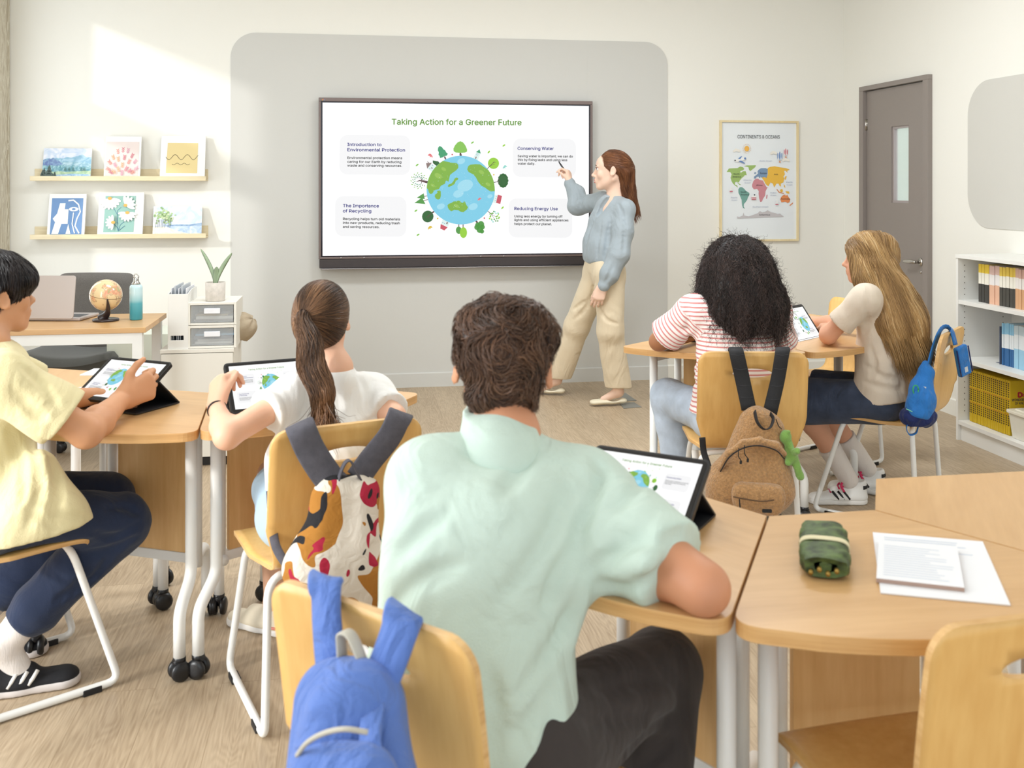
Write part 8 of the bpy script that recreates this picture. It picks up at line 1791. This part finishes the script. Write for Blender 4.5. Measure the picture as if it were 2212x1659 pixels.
S = Sdf(); S.cap(P(722, 1068, 2.44), P(778, 1058, 2.48), 0.036, 0.036, .04, flat=(pf, .8)); S.cap(P(724, 1090, 2.43), P(700, 1215, 2.39), 0.052, 0.080, .05, flat=(pf, .8)); S.cap(P(772, 1085, 2.46), P(775, 1230, 2.43), 0.046, 0.072, .05, flat=(pf, .85)); S.cap(P(690, 1230, 2.38), P(775, 1260, 2.42), .080, .075, .05, flat=(pf, .9)); S.disp = wrinkle(.005, 42, 35, UP, .5)
soft('bag_body', S, m, PB, .005, smooth=2)
M_gs = mat('grey_mesh_strap', (86, 84, 92), rough=.85, bump=.5, bscale=420, var=.15, vscale=60)
bag_strap('shoulder_strap', [(644, 945, 2.515), (644, 930, 2.50), (646, 916, 2.465), (652, 930, 2.425), (672, 975, 2.425), (708, 1030, 2.43), (732, 1055, 2.43)], [.072] * 31, PB, M_gs, pw + UP * 0.35, .010)
bag_strap('shoulder_strap', [(862, 915, 2.63), (864, 902, 2.62), (866, 893, 2.575), (860, 905, 2.535), (840, 945, 2.515), (800, 995, 2.49), (772, 1035, 2.47)], [.066] * 31, PB, M_gs, pw - UP * 0.45, .010)
bag_strap('carry_loop', [(728, 1045, 2.42), (742, 1005, 2.42), (756, 995, 2.42), (768, 1015, 2.43), (778, 1035, 2.45)], .016, PB, M_gs, pf, .004)
bag_strap('side_strap', [(584, 1060, 2.55), (588, 1120, 2.50), (596, 1180, 2.44), (625, 1228, 2.39)], .022, PB, M_gs, cdir(1, .2, .2), .004)
# blue backpack in the foreground
BB = empty('backpack', P(770, 1659, 1.30)); tag(BB, 'out-of-focus blue backpack with beige piping on the foreground chair', 'backpack')
bf = cdir(.58, .81); bw_ = cdir(.81, -.58); M_bl = cloth('periwinkle_canvas', (92, 120, 186), bump=.35, bscale=320, fold=.5, fscale=14); M_pip = mat('beige_webbing', (186, 180, 166), rough=.8)
S = Sdf(); S.cap(P(722, 1500, 1.375), P(778, 1505, 1.325), .034, .036, .04, flat=(bf, .8)); S.cap(P(720, 1530, 1.36), P(712, 1760, 1.33), .050, .074, .05, flat=(bf, .85)); S.cap(P(785, 1540, 1.315), P(815, 1790, 1.28), .046, .072, .05, flat=(bf, .85)); S.cap(P(750, 1540, 1.33), P(760, 1760, 1.29), .050, .075, .05)
S.disp = wrinkle(.0045, 40, 36, UP, .5); soft('bag_body', S, M_bl, BB, .0045, smooth=2)
S2 = Sdf(); S2.cap(P(700, 1690, 1.26), P(790, 1700, 1.225), .050, .050, .03, flat=(bf, .8)); S2.cap(P(700, 1790, 1.26), P(790, 1800, 1.225), .055, .055, .03, flat=(bf, .8)); S2.disp = wrinkle(.004, 45, 37); soft('front_pocket', S2, M_bl, BB, .005, smooth=2)
obj('piping', MB().tube(smoothpath([P(u, v, d) for u, v, d in ((642, 1632, 1.265), (664, 1604, 1.245), (700, 1584, 1.225), (745, 1575, 1.205), (795, 1582, 1.205))], 6), .0032, 8), M_pip, BB, True)
bag_strap('shoulder_strap', [(700, 1290, 1.515), (700, 1262, 1.500), (703, 1252, 1.475), (704, 1275, 1.445), (706, 1340, 1.430), (714, 1430, 1.405), (728, 1500, 1.38)], [.052] * 31, BB, M_bl, bw_, .012)
bag_strap('shoulder_strap', [(872, 1352, 1.420), (872, 1330, 1.405), (872, 1321, 1.380), (868, 1345, 1.350), (846, 1410, 1.335), (815, 1490, 1.325), (790, 1560, 1.31)], [.056] * 31, BB, M_bl, bw_ - UP * .3, .012)
bag_strap('carry_loop', [(742, 1470, 1.36), (738, 1400, 1.365), (738, 1368, 1.365), (758, 1372, 1.355), (780, 1420, 1.34), (796, 1480, 1.33)], .018, BB, M_pip, bf, .004)
bag_strap('side_strap', [(812, 1500, 1.30), (800, 1580, 1.25), (806, 1659, 1.22), (812, 1740, 1.21)], .030, BB, M_bl, bw_, .006)
# bright blue sling bag on the blonde girl's chair
SBg = empty('sling_bag', P(1990, 900, 4.03)); tag(SBg, 'bright blue bag wedged between the blonde girl and her chair back', 'bag')
M_bb = cloth('bright_blue_nylon', (44, 116, 190), rough=.7, bump=.2, bscale=300, fold=.4, fscale=18); M_nv = cloth('navy_nylon', (32, 44, 96), rough=.7, fold=.4, fscale=18)
S = Sdf(); S.cap(P(2001, 806, 3.99), P(1992, 875, 3.97), .028, .046, .03); S.cap(P(1990, 860, 3.96), P(1984, 888, 3.95), .052, .050, .03); S.cap(P(1984, 818, 3.99), P(1976, 842, 3.97), .020, .026, .012); S.cap(P(1999, 785, 4.0), P(2001, 806, 3.99), .014, .026, .02)
groove(S, [[(1990, 812), (1982, 850), (1976, 880), (.006, .003)], [(2004, 820), (1998, 860), (1996, 890), (.006, .003)]], k=.01); S.disp = wrinkle(.004, 60, 38); soft('bag_body', S, M_bb, SBg, .004, cuts=[(P(1980, 897, 3.98), cdir(0, 0, -1) + cdir(-.2, 0, 0))], smooth=2)
S = Sdf(); S.cap(P(1996, 898, 3.96), P(1964, 900, 3.95), .046, .038, .03); S.disp = wrinkle(.006, 70, 39); soft('navy_base', S, M_nv, SBg, .004, smooth=2)
obj('cord_loop', MB().tube([P(1978 + 6 * math.cos(a), 842 + 10 * math.sin(a), 3.935) for a in [6.2832 * i / 16 for i in range(17)]], .0022, 6), mat('green_cord', (60, 176, 96), rough=.6), SBg, True)
obj('piping', MB().tube(smoothpath([P(u, v, d) for u, v, d in ((1957, 883, 3.925), (1972, 890, 3.918), (1990, 897, 3.93), (2010, 899, 3.96))], 5), .0022, 6), mat('mint_piping', (126, 206, 178), rough=.6), SBg, True)
obj('reflective_tab', MB().rbox(P(1996, 846, 3.940), (.012, .003, .040), .001, 0, frame_from(cdir(0.2, 1), UP) @ Matrix.Rotation(.12, 3, 'Y')), mat('silver_tab', (200, 204, 210), rough=.4), SBg, True)
cs = cdir(.6, .8)
bag_strap('strap', [(2004, 800, 4.00), (2014, 760, 4.02), (2028, 722, 4.06), (2042, 708, 4.10), (2056, 716, 4.10), (2064, 745, 4.09)], .055, SBg, M_bb, cs, .006)
pm = MB(); pr_ = frame_from(cdir(-.5, 1), cdir(-.28, 0, 1)); pm.rbox(P(2079, 779, 4.08), (.066, .024, .125), .008, 0, pr_); po = obj('strap_pad', pm, M_bb, SBg, True, bevel=.003)
pm = MB()
for x in (-.034, .034): pm.tube([P(2079, 779, 4.08) + pr_ @ Vector((x, -.011, z)) for z in (-.055, 0, .055)], .0028, 6)
obj('pad_edging', pm, M_nv, po, True); obj('reflective_tab', MB().rbox(P(2079, 779, 4.08) + pr_ @ Vector((0, -.0115, -.036)), (.018, .003, .022), .001, 0, pr_), mat('silver_tab', (200, 204, 210)), po, True)
bag_strap('loose_strap', [(1968, 905, 3.95), (1958, 922, 3.94), (1964, 938, 3.94), (1978, 935, 3.95), (1984, 920, 3.96)], .022, SBg, M_bb, cdir(.3, 1), .003)
